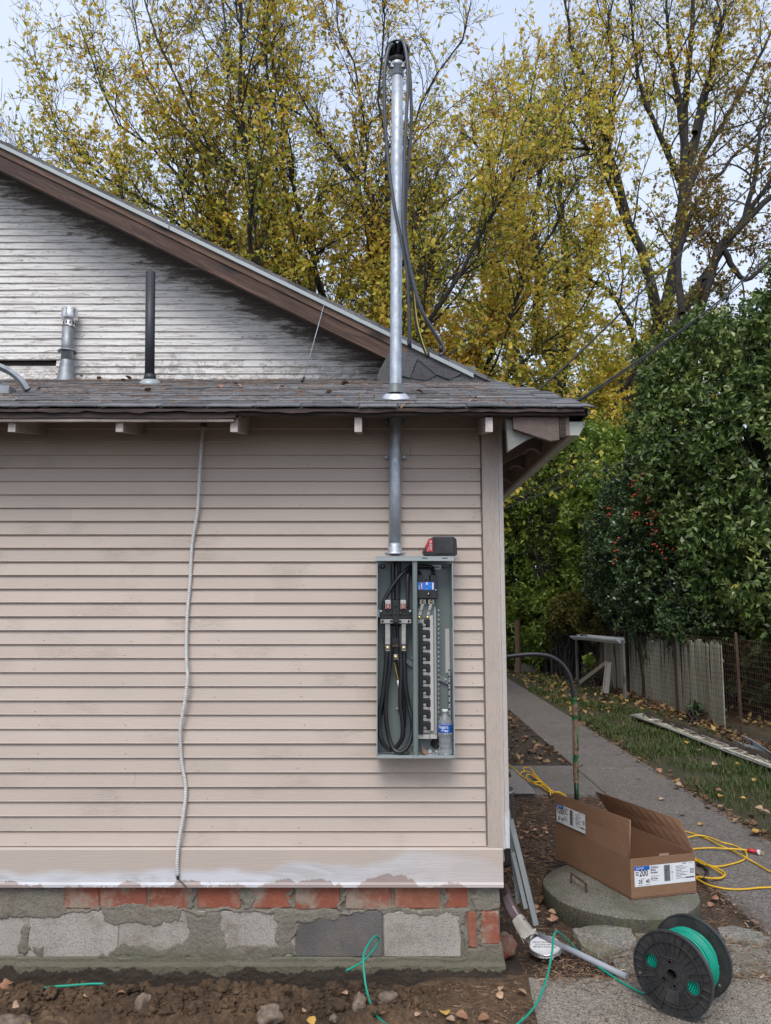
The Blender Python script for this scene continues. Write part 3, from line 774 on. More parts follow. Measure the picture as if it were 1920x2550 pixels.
rb(RY-.004, RY+.03, -.012, -.085, -3.9, xbrd+.06, 'rake2', 'rake_fascia')
rb(RY+.004, RY+.045, -.083, -.185, -3.9, xbrd-.02, 'rake', 'rake_board')
rb(RY+.05, GY, -.04, -.06, -3.9, xbrd+.10, 'darkwood', 'rake_soffit')
for k in range(14):
    xx_ = -3.7+k*.32
    rb(RY+.05, GY, -.055, -.10, xx_, xx_+.035, 'darkwood', 'lookout')
# shingled cheek closing the low end of the rake
ck = MB(); c0 = V(985, 952, RY); cl = V(1003, 880, RY)
pts = [(xbrd-.05, RY-.001, rakez(xbrd-.05)-.05), (FOOT-.01, RY-.001, rakez(FOOT-.01)-.008), (FOOT-.02, RY-.001, roofz(RY)+.0), (xbrd-.16, RY-.001, roofz(RY)+.0), (xbrd-.16, RY-.001, roofz(RY)+.055)]
# lower left end of the cheek curls up to the rake board
cheek = obj('roof_cheek', ck.prism(pts, (0, .012, 0)), 'shingle', house)
def cpl(pp, d, z=0): return obj('shingle', MB().prism([V(x, y, RY-.003-d) for x, y in pp], (0, .004, 0)), 'shingle', cheek)
cpl([(1022, 940), (1041, 897), (1092, 921), (1085, 935), (1060, 948)], .004)
cpl([(1110, 955), (1130, 938), (1178, 950), (1190, 956)], .004)
cpl([(1000, 935), (1002, 872), (1040, 890), (1020, 941)], .0085)
cpl([(1041, 896), (1150, 930), (1120, 945), (1086, 932)], .009)

# --- gray guy wire from the rake to a roof anchor
gwre = thing('guy_wire', 'thin steel guy wire with a turnbuckle running from the rake down to the lower roof', 'wire', V(755, 954, 4.40))
a, c = V(809, 752, RY-.01), V(757, 940, 4.42)
obj('wire', MB().tube([a, c], .0022, 5), 'galv', gwre)
obj('turnbuckle', MB().tube([c, V(752, 951, 4.40)], .008, 6), 'darkmetal', gwre)
obj('loop', MB().tube(spline([V(811, 745, RY-.01), V(822, 735, RY-.02), V(835, 700, RY-.02)], 4), .002, 5), 'galv', gwre)

# ================================================================== THINGS ON THE ROOF AND WALL
# flue
def Rf(px, py):                      # a point of the lower roof under a photo sight line
    a, b_ = ray(px, py); Y = (CH-EZ+SL*EY)/(SL-b_); return Vector((a*Y, Y, CH+b_*Y))
p = Rf(163, 947); Y = p.y
def Z(py, Y, px=960): return V(px, py, Y).z
fl = thing('flue_vent', 'dull galvanised flue pipe with storm collar and slotted cap on the lower roof', 'flue', (V(163, 947, Y).x, Y, p.z))
cx = V(164, 947, Y).x; xt = V(174, 800, Y).x
prf = lambda py: Z(py, Y, 165)
obj('flashing', MB().lathe([(.062, prf(950)-.01), (.056, prf(946)), (.041, prf(905)), (.038, prf(898))], (cx, Y, 0), 20), 'oldgalv', fl)
def lean(cx_, xt_, z0, z1): return Matrix.Shear('XY', 3, ((xt_-cx_)/(z1-z0), 0)) if 0 else None
obj('pipe', MB().tube([(cx, Y, prf(905)), (V(170, 812, Y).x, Y, prf(812))], .038, 20), 'oldgalv', fl)
obj('storm_collar', MB().lathe([(.039, .012), (.060, -.006), (.062, -.010), (.060, -.010), (.039, .0)], (V(168, 873, Y).x, Y, prf(873)), 20), 'oldgalv', fl)
cxx = V(173, 800, Y).x
cap = obj('cap', MB().lathe([(.036, prf(815)), (.038, prf(800)), (.034, prf(798)), (.050, prf(797)), (.053, prf(795)), (.053, prf(779)), (.050, prf(777)), (.053, prf(774)), (.051, prf(771)), (.028, prf(769)), (0, prf(769)-.002)], (cxx, Y, 0), 22), 'alum', fl)
for k in range(10):
    a = k*math.pi/5+.2; q = Vector((cxx+.037*math.cos(a), Y+.037*math.sin(a), (prf(800)+prf(812))/2))
    obj('slot', MB().box(-.005, .005, -.002, .002, -.008, .008, Matrix.Translation(q) @ Matrix.Rotation(a+math.pi/2, 4, 'Z')), 'darkmetal', fl)
obj('rust_band', MB().lathe([(.0385, prf(816)), (.0385, prf(813))], (V(170, 815, Y).x, Y, 0), 20), 'rust', fl)
obj('strap', MB().box(cxx-.006, cxx+.006, Y-.056, Y-.053, prf(796), prf(772)), 'oldgalv', fl)
# black vent
p = Rf(373, 957); Y = p.y-.02; x0, x1 = V(373, 957, Y).x, V(375, 680, Y).x
vp = thing('vent_pipe', 'tall black plastic vent pipe with a pale flashing dome on the lower roof', 'pipe', (x0, Y, p.z))
r_ = 11.6/(F*.955/Y)
obj('pipe', MB().tube([(x0, Y, p.z-.05), (x1, Y, Z(678, Y, 375))], r_, 20), 'abs', vp)
obj('bore', MB().lathe([(r_*.82, 0), (r_*.82, .001), (0, .001)], (x1, Y, Z(678, Y, 375)), 16), 'ink', vp)
fm = Matrix.Rotation(sa, 3, 'X')
obj('flashing', MB().lathe([(.063, .0), (.062, .006), (.050, .018), (.030, .030)], (x0, Y, p.z+.0), 24, fm), 'boxlight', vp)
obj('collar', MB().tube([(x0, Y, p.z+.012), (x0, Y, p.z+.055)], [.040, .034], 20), 'abs', vp)
# curved arm at the left edge
arm = thing('dish_arm', 'curved grey metal arm at the left edge with its foot on the lower roof', 'bracket', Rf(75, 983))
pth = [(-60, 895), (-15, 908), (25, 926), (52, 948), (68, 972)]
Y = Rf(75, 983).y
obj('arm', MB().tube(spline([V(x, y, Y+.02) for x, y in pth], 6), .018, 4, smooth=False), 'oldgalv', arm)
obj('foot', MB().box(V(58, 0, Y).x, V(88, 0, Y).x, Y-.02, Y+.06, Rf(75, 983).z, V(70, 962, Y).z, ch=.003), 'oldgalv', arm)
obj('bolt', MB().tube([V(74, 968, Y-.02), V(74, 968, Y-.03)], .006, 6), 'darkmetal', arm)

# service mast
MY = W-.055
zb, zt = V(983, 1378, 3.46).z, V(990, 176, MY).z; xb_, xt_ = V(983, 1378, MY).x, V(989.5, 180, MY).x
mast = thing('service_mast', 'tall galvanised conduit mast rising from the meter box to a dark weatherhead', 'mast', (xb_, MY, zb))
def mx(z): return xb_+(xt_-xb_)*(z-zb)/(zt-zb)
obj('conduit', MB().tube([(mx(z), MY, z) for z in np.linspace(zb, zt, 8)], .0285, 28), 'galv', mast)
obj('hub', MB().lathe([(.046, zb-.002), (.046, zb+.004), (.034, zb+.010), (.033, zb+.030), (.0295, zb+.032), (.0295, zb+.050)], (xb_, MY, 0), 24), 'galv', mast)
for sx in (-.045, .045): obj('screw', MB().tube([(xb_+sx*.85, MY-.02, zb), (xb_+sx*.85, MY-.02, zb+.008)], .0045, 6), 'galv', mast)
zr = roofz(MY)
obj('flashing', MB().lathe([(.074, .004), (.073, .010), (.058, .026), (.046, .036)], (mx(zr), MY, zr), 28, fm), 'alum', mast)
obj('flashing_plate', MB().box(-.10, .10, -.11, .16, .004, .008, Matrix.Translation((mx(zr), MY, zr+.006)) @ fm.to_4x4()), 'shingle', mast)
obj('boot', MB().lathe([(.048, .030), (.046, .040), (.038, .060), (.034, .075), (.0295, .080)], (mx(zr), MY, zr), 28), 'strut', mast)
for zz_ in (V(983, 1047, MY).z, V(983, 1135, MY).z):
    obj('pipe_strap', MB().lathe([(.0305, zz_-.008), (.0305, zz_+.008)], (mx(zz_), MY, 0), 20), 'galv', mast)
    for sx in (-.045, .045):
        obj('strap_ear', MB().box(mx(zz_)+min(sx*.6, sx*1.15), mx(zz_)+max(sx*.6, sx*1.15), W-.02, W-.014, zz_-.009, zz_+.009), 'oldgalv', mast)
        obj('screw', MB().tube([(mx(zz_)+sx, W-.020, zz_), (mx(zz_)+sx, W-.027, zz_)], .006, 8), 'galv', mast)
# weatherhead: tilted hood open to the front
hz = V(990, 172, MY).z; hx = mx(hz)
obj('clamp_ring', MB().lathe([(.030, hz-.045), (.033, hz-.043), (.033, hz+.0), (.040, hz+.004), (.040, hz+.020), (.032, hz+.03)], (hx, MY, 0), 24), 'galv', mast)
for sx in (-1, 1):
    obj('clamp_ear', MB().box(hx+sx*.030-.014, hx+sx*.030+.014, MY-.03, MY-.012, hz-.012, hz+.018, ch=.003), 'oldgalv', mast)
    obj('bolt', MB().tube([(hx+sx*.040, MY-.028, hz+.002), (hx+sx*.040, MY-.05, hz+.002)], .006, 6), 'oldgalv', mast)
hd = MB(); T = V(990, 98, MY-.03).z; hh = T-hz-.01
rows = []
for k in range(15):
    t = k/14; z = hz+.012+hh*t
    wv = .047*(1+.28*math.sin(t*math.pi*.9))*(1 if t < .55 else math.sqrt(max(.0, 1-((t-.55)/.46)**2))*1.0)
    rows.append((z, max(wv, .004), .055*math.sin(min(1, t*1.3)*math.pi*.5)*(1 if t < .7 else math.sqrt(max(.02, 1-((t-.7)/.31)**2)))))
vs = []; sg = 14
for z, wv, dp in rows:
    for k in range(sg+1):
        a = math.pi*k/sg; vs.append((hx+wv*math.cos(a), MY-.02+dp*math.sin(a)*1.3, z))
fs = [(i*(sg+1)+k, i*(sg+1)+k+1, (i+1)*(sg+1)+k+1, (i+1)*(sg+1)+k) for i in range(14) for k in range(sg)]
obj('hood', hd.add(vs, fs, True), 'blackplastic', mast, solid=.004)
# rolled lip round the opening and the plate under it
lip = [(hx-wv, MY-.022, z) for z, wv, dp in rows]+[(hx+wv, MY-.022, z) for z, wv, dp in rows[::-1]]
obj('hood_lip', MB().tube(lip, .0045, 6), 'blackplastic', mast)
pz = hz+.012+hh*.30
obj('insulating_plate', MB().prism([(hx-.055, MY-.018, hz+.012), (hx+.055, MY-.018, hz+.012), (hx+.058, MY-.012, pz+.02)]+[(hx+.045*math.cos(a), MY-.012, pz+.02-.030*math.sin(a)) for a in np.linspace(0, math.pi, 9)]+[(hx-.058, MY-.012, pz+.02)], (0, .004, 0)), 'rust', mast)
obj('cone', MB().lathe([(.030, hz+.01), (.050, hz+.03), (.052, hz+.05)], (hx, MY+.012, 0), 20), 'blackplastic', mast)
# service cables looping out of the hood
def cablepx(pp, m, r, name, parent, n=8, **kw):
    return obj(name, MB().tube(spline([V(x, y, Y) for x, y, Y in pp], n), r, 10), m, parent, **kw)
k_ = 1.1525
svc = thing('service_cables', 'three heavy black cables looping out of the weatherhead and hanging loose beside the mast', 'cable', (hx, MY-.05, hz))
cablepx([(980, 130, MY), (978, 112, MY-.04), (968, 122, MY-.07), (959, 165, MY-.08), (957, 215, MY-.08), (960, 320, MY-.07), (970, 430, MY-.065), (985, 530, MY-.065), (1003, 615, MY-.06), (1014, 680, MY-.05), (1019, 780, MY-.03), (1020, 862, MY-.01)], 'headcable', .0088, 'cable', svc)
cablepx([(990, 135, MY), (996, 105, MY-.04), (1004, 104, MY-.07), (1013, 145, MY-.085), (1016, 215, MY-.085), (1010, 320, MY-.08), (1006, 430, MY-.075), (1004, 560, MY-.075), (1018, 650, MY-.07), (1045, 760, MY-.06), (1080, 825, MY-.04), (1104, 868, MY-.02), (1096, 886, MY-.02)], 'headcable', .0088, 'cable', svc)
cablepx([(1000, 150, MY+.01), (1008, 130, MY-.02), (1020, 180, MY-.04), (1024, 260, MY-.045), (1023, 340, MY-.04), (1014, 440, MY-.035), (1010, 560, MY-.03), (1018, 650, MY-.03), (1029, 720, MY-.03), (1037, 800, MY-.02), (1050, 850, MY-.01), (1065, 888, MY)], 'cable', .0082, 'cable', svc)
obj('yellow_tracer', MB().tube(spline([V(1019, 640, MY-.04), V(1030, 720, MY-.04), V(1039, 800, MY-.03), V(1052, 850, MY-.02), V(1064, 884, MY-.01)], 5), .0022, 4), 'yellowdark', svc)
for q, Yq in (((1020, 862), MY-.01), ((1065, 888), MY), ((1099, 874), MY-.02)):
    obj('taped_end', MB().tube([V(q[0]-1, q[1]-14, Yq), V(q[0], q[1]+3, Yq)], .0105, 8), 'blackplastic', svc)
    
# armoured cable hanging on the wall
pp = [(507, 1056), (504, 1085), (499, 1150), (496, 1200), (492, 1268), (485, 1315), (478, 1360), (473, 1452), (467, 1520), (464, 1600), (465, 1660), (467, 1690), (460, 1750), (450, 1808), (449, 1850), (453, 1900), (461, 1948), (462, 1985), (455, 2040), (445, 2098), (441, 2150), (442, 2180)]
pts = spline([V(x, y, W-.030-.012*math.sin(i*.7)) for i, (x, y) in enumerate(pp)], 40)
ac = thing('armoured_cable', 'pale ribbed armoured cable hanging loosely down the siding from under the eave', 'cable', pts[-1])
ln = [0]
for i in range(1, len(pts)): ln.append(ln[-1]+(pts[i]-pts[i-1]).length)
tot = ln[-1]; nr = int(tot/.0035); res = []; j = 0
for i in range(nr+1):
    s_ = tot*i/nr
    while j < len(ln)-2 and ln[j+1] < s_: j += 1
    t = (s_-ln[j])/max(1e-6, ln[j+1]-ln[j]); res.append(pts[j].lerp(pts[j+1], t))
obj('ribbed_jacket', MB().tube(res, [.0082+(.0016 if (i//1) % 3 == 0 else -.0008) for i in range(len(res))], 8), 'flex', ac)
obj('sleeve', MB().tube([V(509, 1042, W-.035), V(506, 1062, W-.034)], .014, 10), 'darkmetal', ac)
obj('tip', MB().tube([V(442, 2178, W-.04), V(443, 2190, W-.04)], [.009, .005], 8), 'darkmetal', ac)
obj('loose_strand', MB().tube(spline([V(443, 2186, W-.04), V(450, 2195, W-.045), V(459, 2203, W-.05), V(466, 2213, W-.05)], 4), .0028, 5), 'rust', ac)
obj('loose_strand', MB().tube(spline([V(443, 2186, W-.04), V(438, 2196, W-.045), V(434, 2208, W-.05)], 4), .0014, 5), 'tan' if 'tan' in MT else 'pvc', ac)
cp = MB().box(V(491, 1050, W).x, V(520, 1050, W).x, W-.018, W-.010, V(500, 1066, W).z, V(500, 1040, W).z); obj('mounting_plate', cp, 'siding', ac)
# ================================================================== METER BOX
BYF, BYB = W-.140, W-.021
bx0, bx1 = V(938, 1500, BYF).x, V(1129, 1500, BYF).x; bz1, bz0 = V(1030, 1385, BYF).z, V(1030, 1888, BYF).z
def A1(x, y, Y=BYB-.01): return V(900+.18*x, 1300+.18*y, Y)
def A2(x, y, Y=BYB-.01): return V(900+.18*x, 1600+.18*y, Y)
mb = thing('meter_box', 'open grey steel meter and breaker box with its cover off, mounted on the taupe siding', 'electrical panel', ((bx0+bx1)/2, BYB, bz0))
t = .004
obj('back_panel', MB().box(bx0+.001, bx1-.001, BYB, BYB+.003, bz0+.001, bz1-.001), 'box', mb)
obj('side_panel', MB().box(bx0, bx0+t, BYF, BYB-.0005, bz0, bz1-.03), 'boxlight', mb)
obj('side_panel', MB().box(bx1-t, bx1, BYF, BYB-.0005, bz0, bz1-.03), 'boxlight', mb)
obj('top_panel', MB().box(bx0-.006, bx1+.004, BYF-.006, BYB-.0005, bz1-.004, bz1, ch=.001).box(bx0-.006, bx1+.004, BYF-.008, BYF-.0055, bz1-.022, bz1-.0045), 'boxlight', mb)
obj('bottom_panel', MB().box(bx0+t+.001, bx1-t-.001, BYF-.002, BYB-.001, bz0, bz0+.004).box(bx0+t+.001, bx1-t-.001, BYF-.002, BYF+.0, bz0+.0045, bz0+.012), 'boxlight', mb)
for q in ((836, 500), (1116, 500)): 
    a = A1(q[0], q[1], BYF-.009); obj('slot', MB().box(a.x, a.x+.026, BYF-.0095, BYF-.0082, a.z-.001, a.z+.002), 'ink', mb)
dx0, dx1 = V(1028, 1500, BYF).x, V(1039, 1500, BYF).x
obj('divider', MB().box(dx0, dx0+.002, BYF+.001, BYB-.001, bz0+.005, bz1-.024).box(dx0+.0025, dx1-.004, BYF-.001, BYF+.008, bz0+.005, bz1-.024).box(dx1-.0035, dx1, BYF-.003, BYF+.012, bz0+.005, bz1-.024).box(dx0-.0005, dx0+.0015, BYF-.004, BYF+.0, bz0+.005, bz1-.024), 'box', mb)
rx = V(1127, 1700, BYF).x
def scr(p, r=.006, m='galv', n='screw', d=.006):
    o = obj(n, MB().lathe([(0, d), (r*.7, d), (r, d*.5), (r, 0)], (0, 0, 0), 10, Matrix.Rotation(math.pi/2, 3, 'X')), m, None, keep=True)
    o.parent = mb; o.location = Vector(p)-wl(mb); return o
scr(A1(295, 615), .011, 'darkmetal'); scr(A1(295, 612, BYB-.014), .006); scr(A1(1150, 615), .009, 'darkmetal'); scr(A1(1150, 615, BYB-.014), .005)
for q in ((495, 915), (700, 935), (705, 1415), (700, 215)): scr(A2(*q), .0055)
# knockouts
for (q, r) in (((620, 1380), .014), ((620, 1380), .008)):
    p = A2(*q, BYB-.002); obj('knockout', MB().tube([(p.x+r*math.cos(a), BYB-.001, p.z+r*math.sin(a)) for a in np.linspace(0, 6.28, 20)], .0008, 4), 'boxlight', mb)
p = A2(1040, 1390, BYB); obj('knockout_hole', MB().lathe([(0, 0), (.024, 0), (.024, .0015)], (p.x-.004, BYB-.003, p.z), 20, Matrix.Rotation(math.pi/2, 3, 'X')), 'ink', mb)
# paper tag
a, c = A1(962, 592), A1(1106, 658); obj('tag', MB().box(a.x, c.x, BYB-.004, BYB-.003, c.z, a.z), 'label', mb)
obj('tag_print', MB().box(a.x+.006, c.x-.010, BYB-.005, BYB-.0042, (a.z+c.z)/2-.002, (a.z+c.z)/2+.002), 'ink', mb)
a, c = A1(1160, 1475), A2(1225, 420); obj('paper_strip', MB().box(a.x, c.x, BYB-.003, BYB-.002, c.z, a.z), 'panelgrey', mb)
# meter socket
SY = BYF+.035
def bxp(c0, c1, y0, y1, m, name, parent=mb, ch=0, **kw):
    return obj(name, MB().box(min(c0.x, c1.x), max(c0.x, c1.x), y0, y1, min(c0.z, c1.z), max(c0.z, c1.z), ch=ch), m, parent, **kw)
sock = obj('meter_socket', MB().box(A1(258, 0, SY).x, A1(700, 0, SY).x, SY, SY+.03, A1(0, 1340, SY).z, A1(0, 1200, SY).z, ch=.003)
           .box(A1(335, 0, SY).x, A1(610, 0, SY).x, SY+.001, SY+.03, A1(0, 1210, SY).z, A1(0, 1085, SY).z, ch=.003)
           .box(A1(420, 0, SY).x, A1(530, 0, SY).x, SY-.004, SY+.03, A1(0, 1410, SY).z, A1(0, 1080, SY).z, ch=.003)
           .box(A1(290, 0, SY).x, A1(410, 0, SY).x, SY-.003, SY, A1(0, 1290, SY).z, A1(0, 1275, SY).z)
           .box(A1(560, 0, SY).x, A1(670, 0, SY).x, SY-.003, SY, A1(0, 1290, SY).z, A1(0, 1275, SY).z), 'blackplastic', mb)
for x in (225, 690): bxp(A1(x, 1210, SY+.01), A1(x+28, 1315, SY+.01), SY+.012, BYB-.003, 'galv', 'bracket')
for x in (475, 475, 415, 535, 475): pass
for q in ((475, 1155), (475, 1270), (410, 1268), (540, 1268), (475, 1375)): scr(A1(q[0], q[1], SY-.004), .006, 'blackplastic', 'boss', .004)
for x in (270, 675): scr(A1(x, 1235, SY-.001), .006)
for x in (367, 580):
    a, c = A1(x-38, 1078, SY-.012), A1(x+38, 1205, SY-.012)
    j = bxp(a, c, SY-.012, SY+.002, 'panelgrey', 'meter_jaw', ch=.002)
    a, c = A1(x-30, 1128, SY-.013), A1(x+30, 1198, SY-.013); bxp(a, c, SY-.0135, SY-.0122, 'darkred', 'red_insert', j)
    for s_ in (-9, 9):
        a, c = A1(x+s_-4, 1136, SY-.014), A1(x+s_+4, 1190, SY-.014); bxp(a, c, SY-.0160, SY-.0137, 'panelgrey', 'blade', j)
    a = A1(x, 1098, SY-.013); obj('hole', MB().box(a.x-.0015, a.x+.0015, SY-.0130, SY-.0122, a.z-.002, a.z+.001), 'ink', j)
for x0_, x1_, sgn in ((265, 430, 1), (518, 685, -1)):
    lug = obj('lug', MB().box(A1(x0_, 0, SY).x, A1(x1_, 0, SY).x, SY-.010, SY+.012, A1(0, 1402, SY).z, A1(0, 1345, SY).z, ch=.0015), 'tin', mb)
    for k in range(5):
        xx_ = (330+k*13 if sgn > 0 else 560+k*13)
        a = A1(xx_, 1345, SY-.010); c = A1(xx_+6, 1400, SY-.010); bxp(a, c, SY-.0125, SY-.0103, 'galv', 'jaw_leaf', lug)
    for xx_ in ((293, 412) if sgn > 0 else (655, 538)):
        p = A1(xx_, 1373, SY-.0105); obj('terminal_hole', MB().lathe([(0, .0012), (.006, .0012), (.006, 0)], p, 10, Matrix.Rotation(math.pi/2, 3, 'X')), 'darkmetal', lug)
for x in (362, 588):
    bxp(A1(x-32, 1405, SY+.015), A1(x+32 if x < 500 else x+25, 1690, SY+.015), SY+.010, SY+.016, 'tin', 'bus_bar')
    bxp(A1(x-35, 1690, SY+.010), A1(x+35, 1708, SY+.010), SY+.004, SY+.02, 'blackplastic', 'insulator')
    l = bxp(A1(x-32, 1712, SY), A2(x+30, 122, SY), SY-.004, SY+.02, 'tin', 'terminal_lug', ch=.002)
    p = A2(x, 80, SY-.0045); obj('terminal_screw', MB().lathe([(0, .002), (.007, .002), (.008, 0)], p, 12, Matrix.Rotation(math.pi/2, 3, 'X')), 'brass', l)
bxp(A1(300, 1605, SY), A1(640, 1690, SY), SY+.022, BYB-.002, 'blackplastic', 'bus_support'); bxp(A1(300, 1692, SY), A1(640, 1730, SY), SY+.024, BYB-.002, 'rust', 'insulating_strip')
l = bxp(A2(445, 165, SY), A2(503, 240, SY), SY+.002, SY+.03, 'tin', 'neutral_lug', ch=.002)
p = A2(473, 205, SY+.0015); obj('terminal_screw', MB().lathe([(0, .002), (.007, .002), (.008, 0)], p, 12, Matrix.Rotation(math.pi/2, 3, 'X')), 'brass', l)
# diagonal neutral strap behind
a = [A2(505, 170), A2(620, 215), A2(720, 290), A2(720, 350), A2(620, 290), A2(505, 255)]
obj('neutral_strap', MB().prism([Vector((q.x, BYB-.015, q.z)) for q in a], (0, .004, 0)), 'oldgalv', mb)
a = [A2(1075, 440), A2(1205, 500), A2(1205, 580), A2(1075, 520)]; obj('neutral_strap', MB().prism([Vector((q.x, BYB-.015, q.z)) for q in a], (0, .004, 0)), 'oldgalv', mb)
scr(A2(1165, 520, BYB-.016), .005); scr(A2(635, 280, BYB-.016), .005)
# ground bar
gb = bxp(A2(1205, 370, BYB-.03), A2(1232, 1040, BYB-.03), BYB-.045, BYB-.02, 'alum', 'ground_bar')
for k in range(22):
    p = A2(1216, 385+k*30, BYB-.046); obj('terminal_screw', MB().lathe([(0, .003), (.004, .003), (.0045, 0)], p, 7, Matrix.Rotation(math.pi/2, 3, 'X')), 'galv' if k % 3 else 'darkmetal', gb)
# breaker
KY = BYF+.03
br = obj('main_breaker', MB().box(A1(775, 0, KY).x, A1(1050, 0, KY).x, KY, BYB-.003, A1(0, 1062, KY).z, A1(0, 820, KY).z, ch=.003)
         .box(A1(778, 0, KY).x, A1(845, 0, KY).x, KY+.01, BYB-.004, A1(0, 822, KY).z, A1(0, 728, KY).z, ch=.002)
         .box(A1(950, 0, KY).x, A1(1045, 0, KY).x, KY+.01, BYB-.004, A1(0, 822, KY).z, A1(0, 728, KY).z, ch=.002)
         .box(A1(905, 0, KY).x, A1(945, 0, KY).x, KY-.008, KY+.002, A1(0, 1010, KY).z, A1(0, 970, KY).z, ch=.002), 'blackplastic', mb)
KL = KY-.0012
bl = bxp(A1(780, 833, KL), A1(1005, 938, KL), KL, KL+.001, 'brightblue', 'breaker_label', br)
for x in (800, 890, 1000): scr(A1(905, 800, KY-.0), .0075)
def pr(c0, c1, m, par, y, nm='print'):
    return obj(nm, MB().box(min(c0.x, c1.x), max(c0.x, c1.x), y-.0008, y-.0002, min(c0.z, c1.z), max(c0.z, c1.z)), m, par)
pr(A1(822, 833, KL), A1(845, 938, KL), 'red', br, KL); pr(A1(828, 845, KL), A1(838, 925, KL), 'label', br, KL-.001)
pr(A1(892, 836, KL), A1(918, 868, KL), 'label', br, KL)
for k in range(9): 
    xx_, yy_ = 862+random.random()*90, 855+k*9; pr(A1(xx_, yy_, KL), A1(xx_+random.uniform(15, 45), yy_+3, KL), 'ink' if k % 2 else 'boxlight', br, KL)
pr(A1(979, 838, KL), A1(999, 933, KL), 'label', br, KL)
for k in range(5): pr(A1(785+random.random()*5, 880+k*11, KL), A1(808, 884+k*11, KL), 'label', br, KL)
pr(A1(920, 980, KY-.0085), A1(932, 1000, KY-.0085), 'label', br, KY-.0085)
scr(A1(1030, 942, KY), .004); scr(A1(905, 808, KY), .006)
# straps down to the bus, brass screws
for x in (850, 965):
    bxp(A1(x-42, 1072, KY+.03), A1(x+40, 1130, KY+.03), KY+.028, KY+.034, 'tin', 'strap_plate')
    scr(A1(x+3, 1102, KY+.027), .0085, 'brass')
    a = [A1(x-22, 1125, KY+.035), A1(x+20, 1125, KY+.035), A1(x-25, 1290, KY+.035), A1(x-65, 1290, KY+.035)]
    obj('bus_strap', MB().prism([Vector((q.x, KY+.032, q.z)) for q in a], (0, .004, 0)), 'tin', mb)
    bxp(A1(x-45, 1222, KY+.03), A1(x-5, 1232, KY+.03), KY+.029, KY+.038, 'blackplastic', 'insulator')
    scr(A1(x-50, 1322, KY+.027), .0085, 'brass')
# interior chassis
CY = KY+.040
bxp(A1(800, 1130, CY), A1(1030, 1330, CY), CY+.004, CY+.008, 'box', 'chassis_top')
ch_ = bxp(A1(785, 1190, CY), A2(1050, 1268, CY), CY+.009, CY+.014, 'panelgrey', 'chassis')
bxp(A1(1005, 1180, CY), A2(1040, 1265, CY), CY-.006, CY+.008, 'boxlight', 'chassis_rail')
bxp(A1(940, 1292, CY), A2(1000, 1215, CY), CY-.010, CY-.006, 'panelgrey', 'bus_cover')
# neutral rail with teeth
rl = bxp(A1(1045, 1180, CY), A2(1062, 1330, CY), CY-.004, CY+.012, 'oldgalv', 'neutral_rail')
for k in range(36):
    p = A1(1066, 1210+k*64, CY-.004); z_ = p.z
    if z_ < A2(0, 1300, CY).z: break
    obj('tooth', MB().box(p.x-.002, p.x+.003, CY-.006, CY+.003, z_-.0065, z_), 'alum', rl)
bxp(A2(785, 1270, CY), A2(1045, 1330, CY), CY-.002, CY+.012, 'panelgrey', 'chassis_foot')
obj('foot_gap', MB().box(A2(932, 0, CY).x, A2(940, 0, CY).x, CY-.0035, CY-.0022, A2(0, 1330, CY).z, A2(0, 1272, CY).z), 'ink', mb)
# serpentine insulator with stabs
zt_, zb_ = A1(0, 1345, CY).z, A2(0, 1255, CY).z; n = 10; per = (zt_-zb_)/n
xL, xR = A1(785, 0, CY).x, A1(938, 0, CY).x
ser = MB(); path = []
for k in range(n):
    z0_ = zt_-k*per
    path += [(xL+.022 if k == 0 else xL+.012, z0_-.001), (xR-.014, z0_-.001), (xR-.007, z0_-per*.30), (xR-.009, z0_-per*.52), (xL+.018, z0_-per*.56) , (xL+.008, z0_-per*.72)]
# each loop as a fat block pair: right lobe, left lobe
for k in range(n):
    z0_ = zt_-k*per
    ser.box(xR-.018, xR, CY-.0140, CY+.008, z0_-per*.66, z0_-.001, ch=.0025)
    ser.box(xL+.006 if k else xL+.024, xR-.002, CY-.0132, CY+.008, z0_-per*.34, z0_-.0015, ch=.0015)
    ser.box(xL, xL+.0175, CY-.0136, CY+.008, z0_-per*1.04, z0_-per*.34 if k == 0 else z0_-per*.02, ch=.002)
ins = obj('serpentine_insulator', ser, 'blackplastic', mb)
for k in range(n):
    z0_ = zt_-k*per
    for (u0, u1, v0, v1) in ((.0180, .0330, .38, .62), (.0180, .0500, .70, .96)):
        obj('bus_stab', MB().box(xL+u0, xL+u1, CY-.008, CY+.006, z0_-per*v1, z0_-per*v0, ch=.001), 'tin', mb)
# cables inside
def cab(pp, r=.0095, m='cable', par=mb, nm='cable', n=8): return obj(nm, MB().tube(spline([p for p in pp], n), r, 10), m, par)
M1, M2 = BYF+.055, BYF+.075
cab([A1(435, 500, M2), A1(436, 800, M2), A1(440, 1100, M2)]); cab([A1(485, 500, M2+.01), A1(487, 850, M2), A1(495, 1100, M2)]); cab([A1(520, 500, M2+.012), A1(515, 750, M2+.012), A1(508, 1100, M2)])
cab([A1(300, 1200, M1), A1(320, 1080, M1), A1(420, 900, M1), A1(540, 740, M1), A1(640, 645, M1+.01), A1(720, 615, M1+.02), A1(880, 615, M1+.03), A1(970, 625, M1+.03), A1(995, 680, M1+.02), A1(995, 730, M1+.01)])
cab([A1(642, 1200, M1), A1(640, 1000, M1), A1(640, 780, M1), A1(660, 705, M1+.01), A1(720, 682, M1+.02), A1(790, 695, M1+.02), A1(810, 735, M1+.01)])
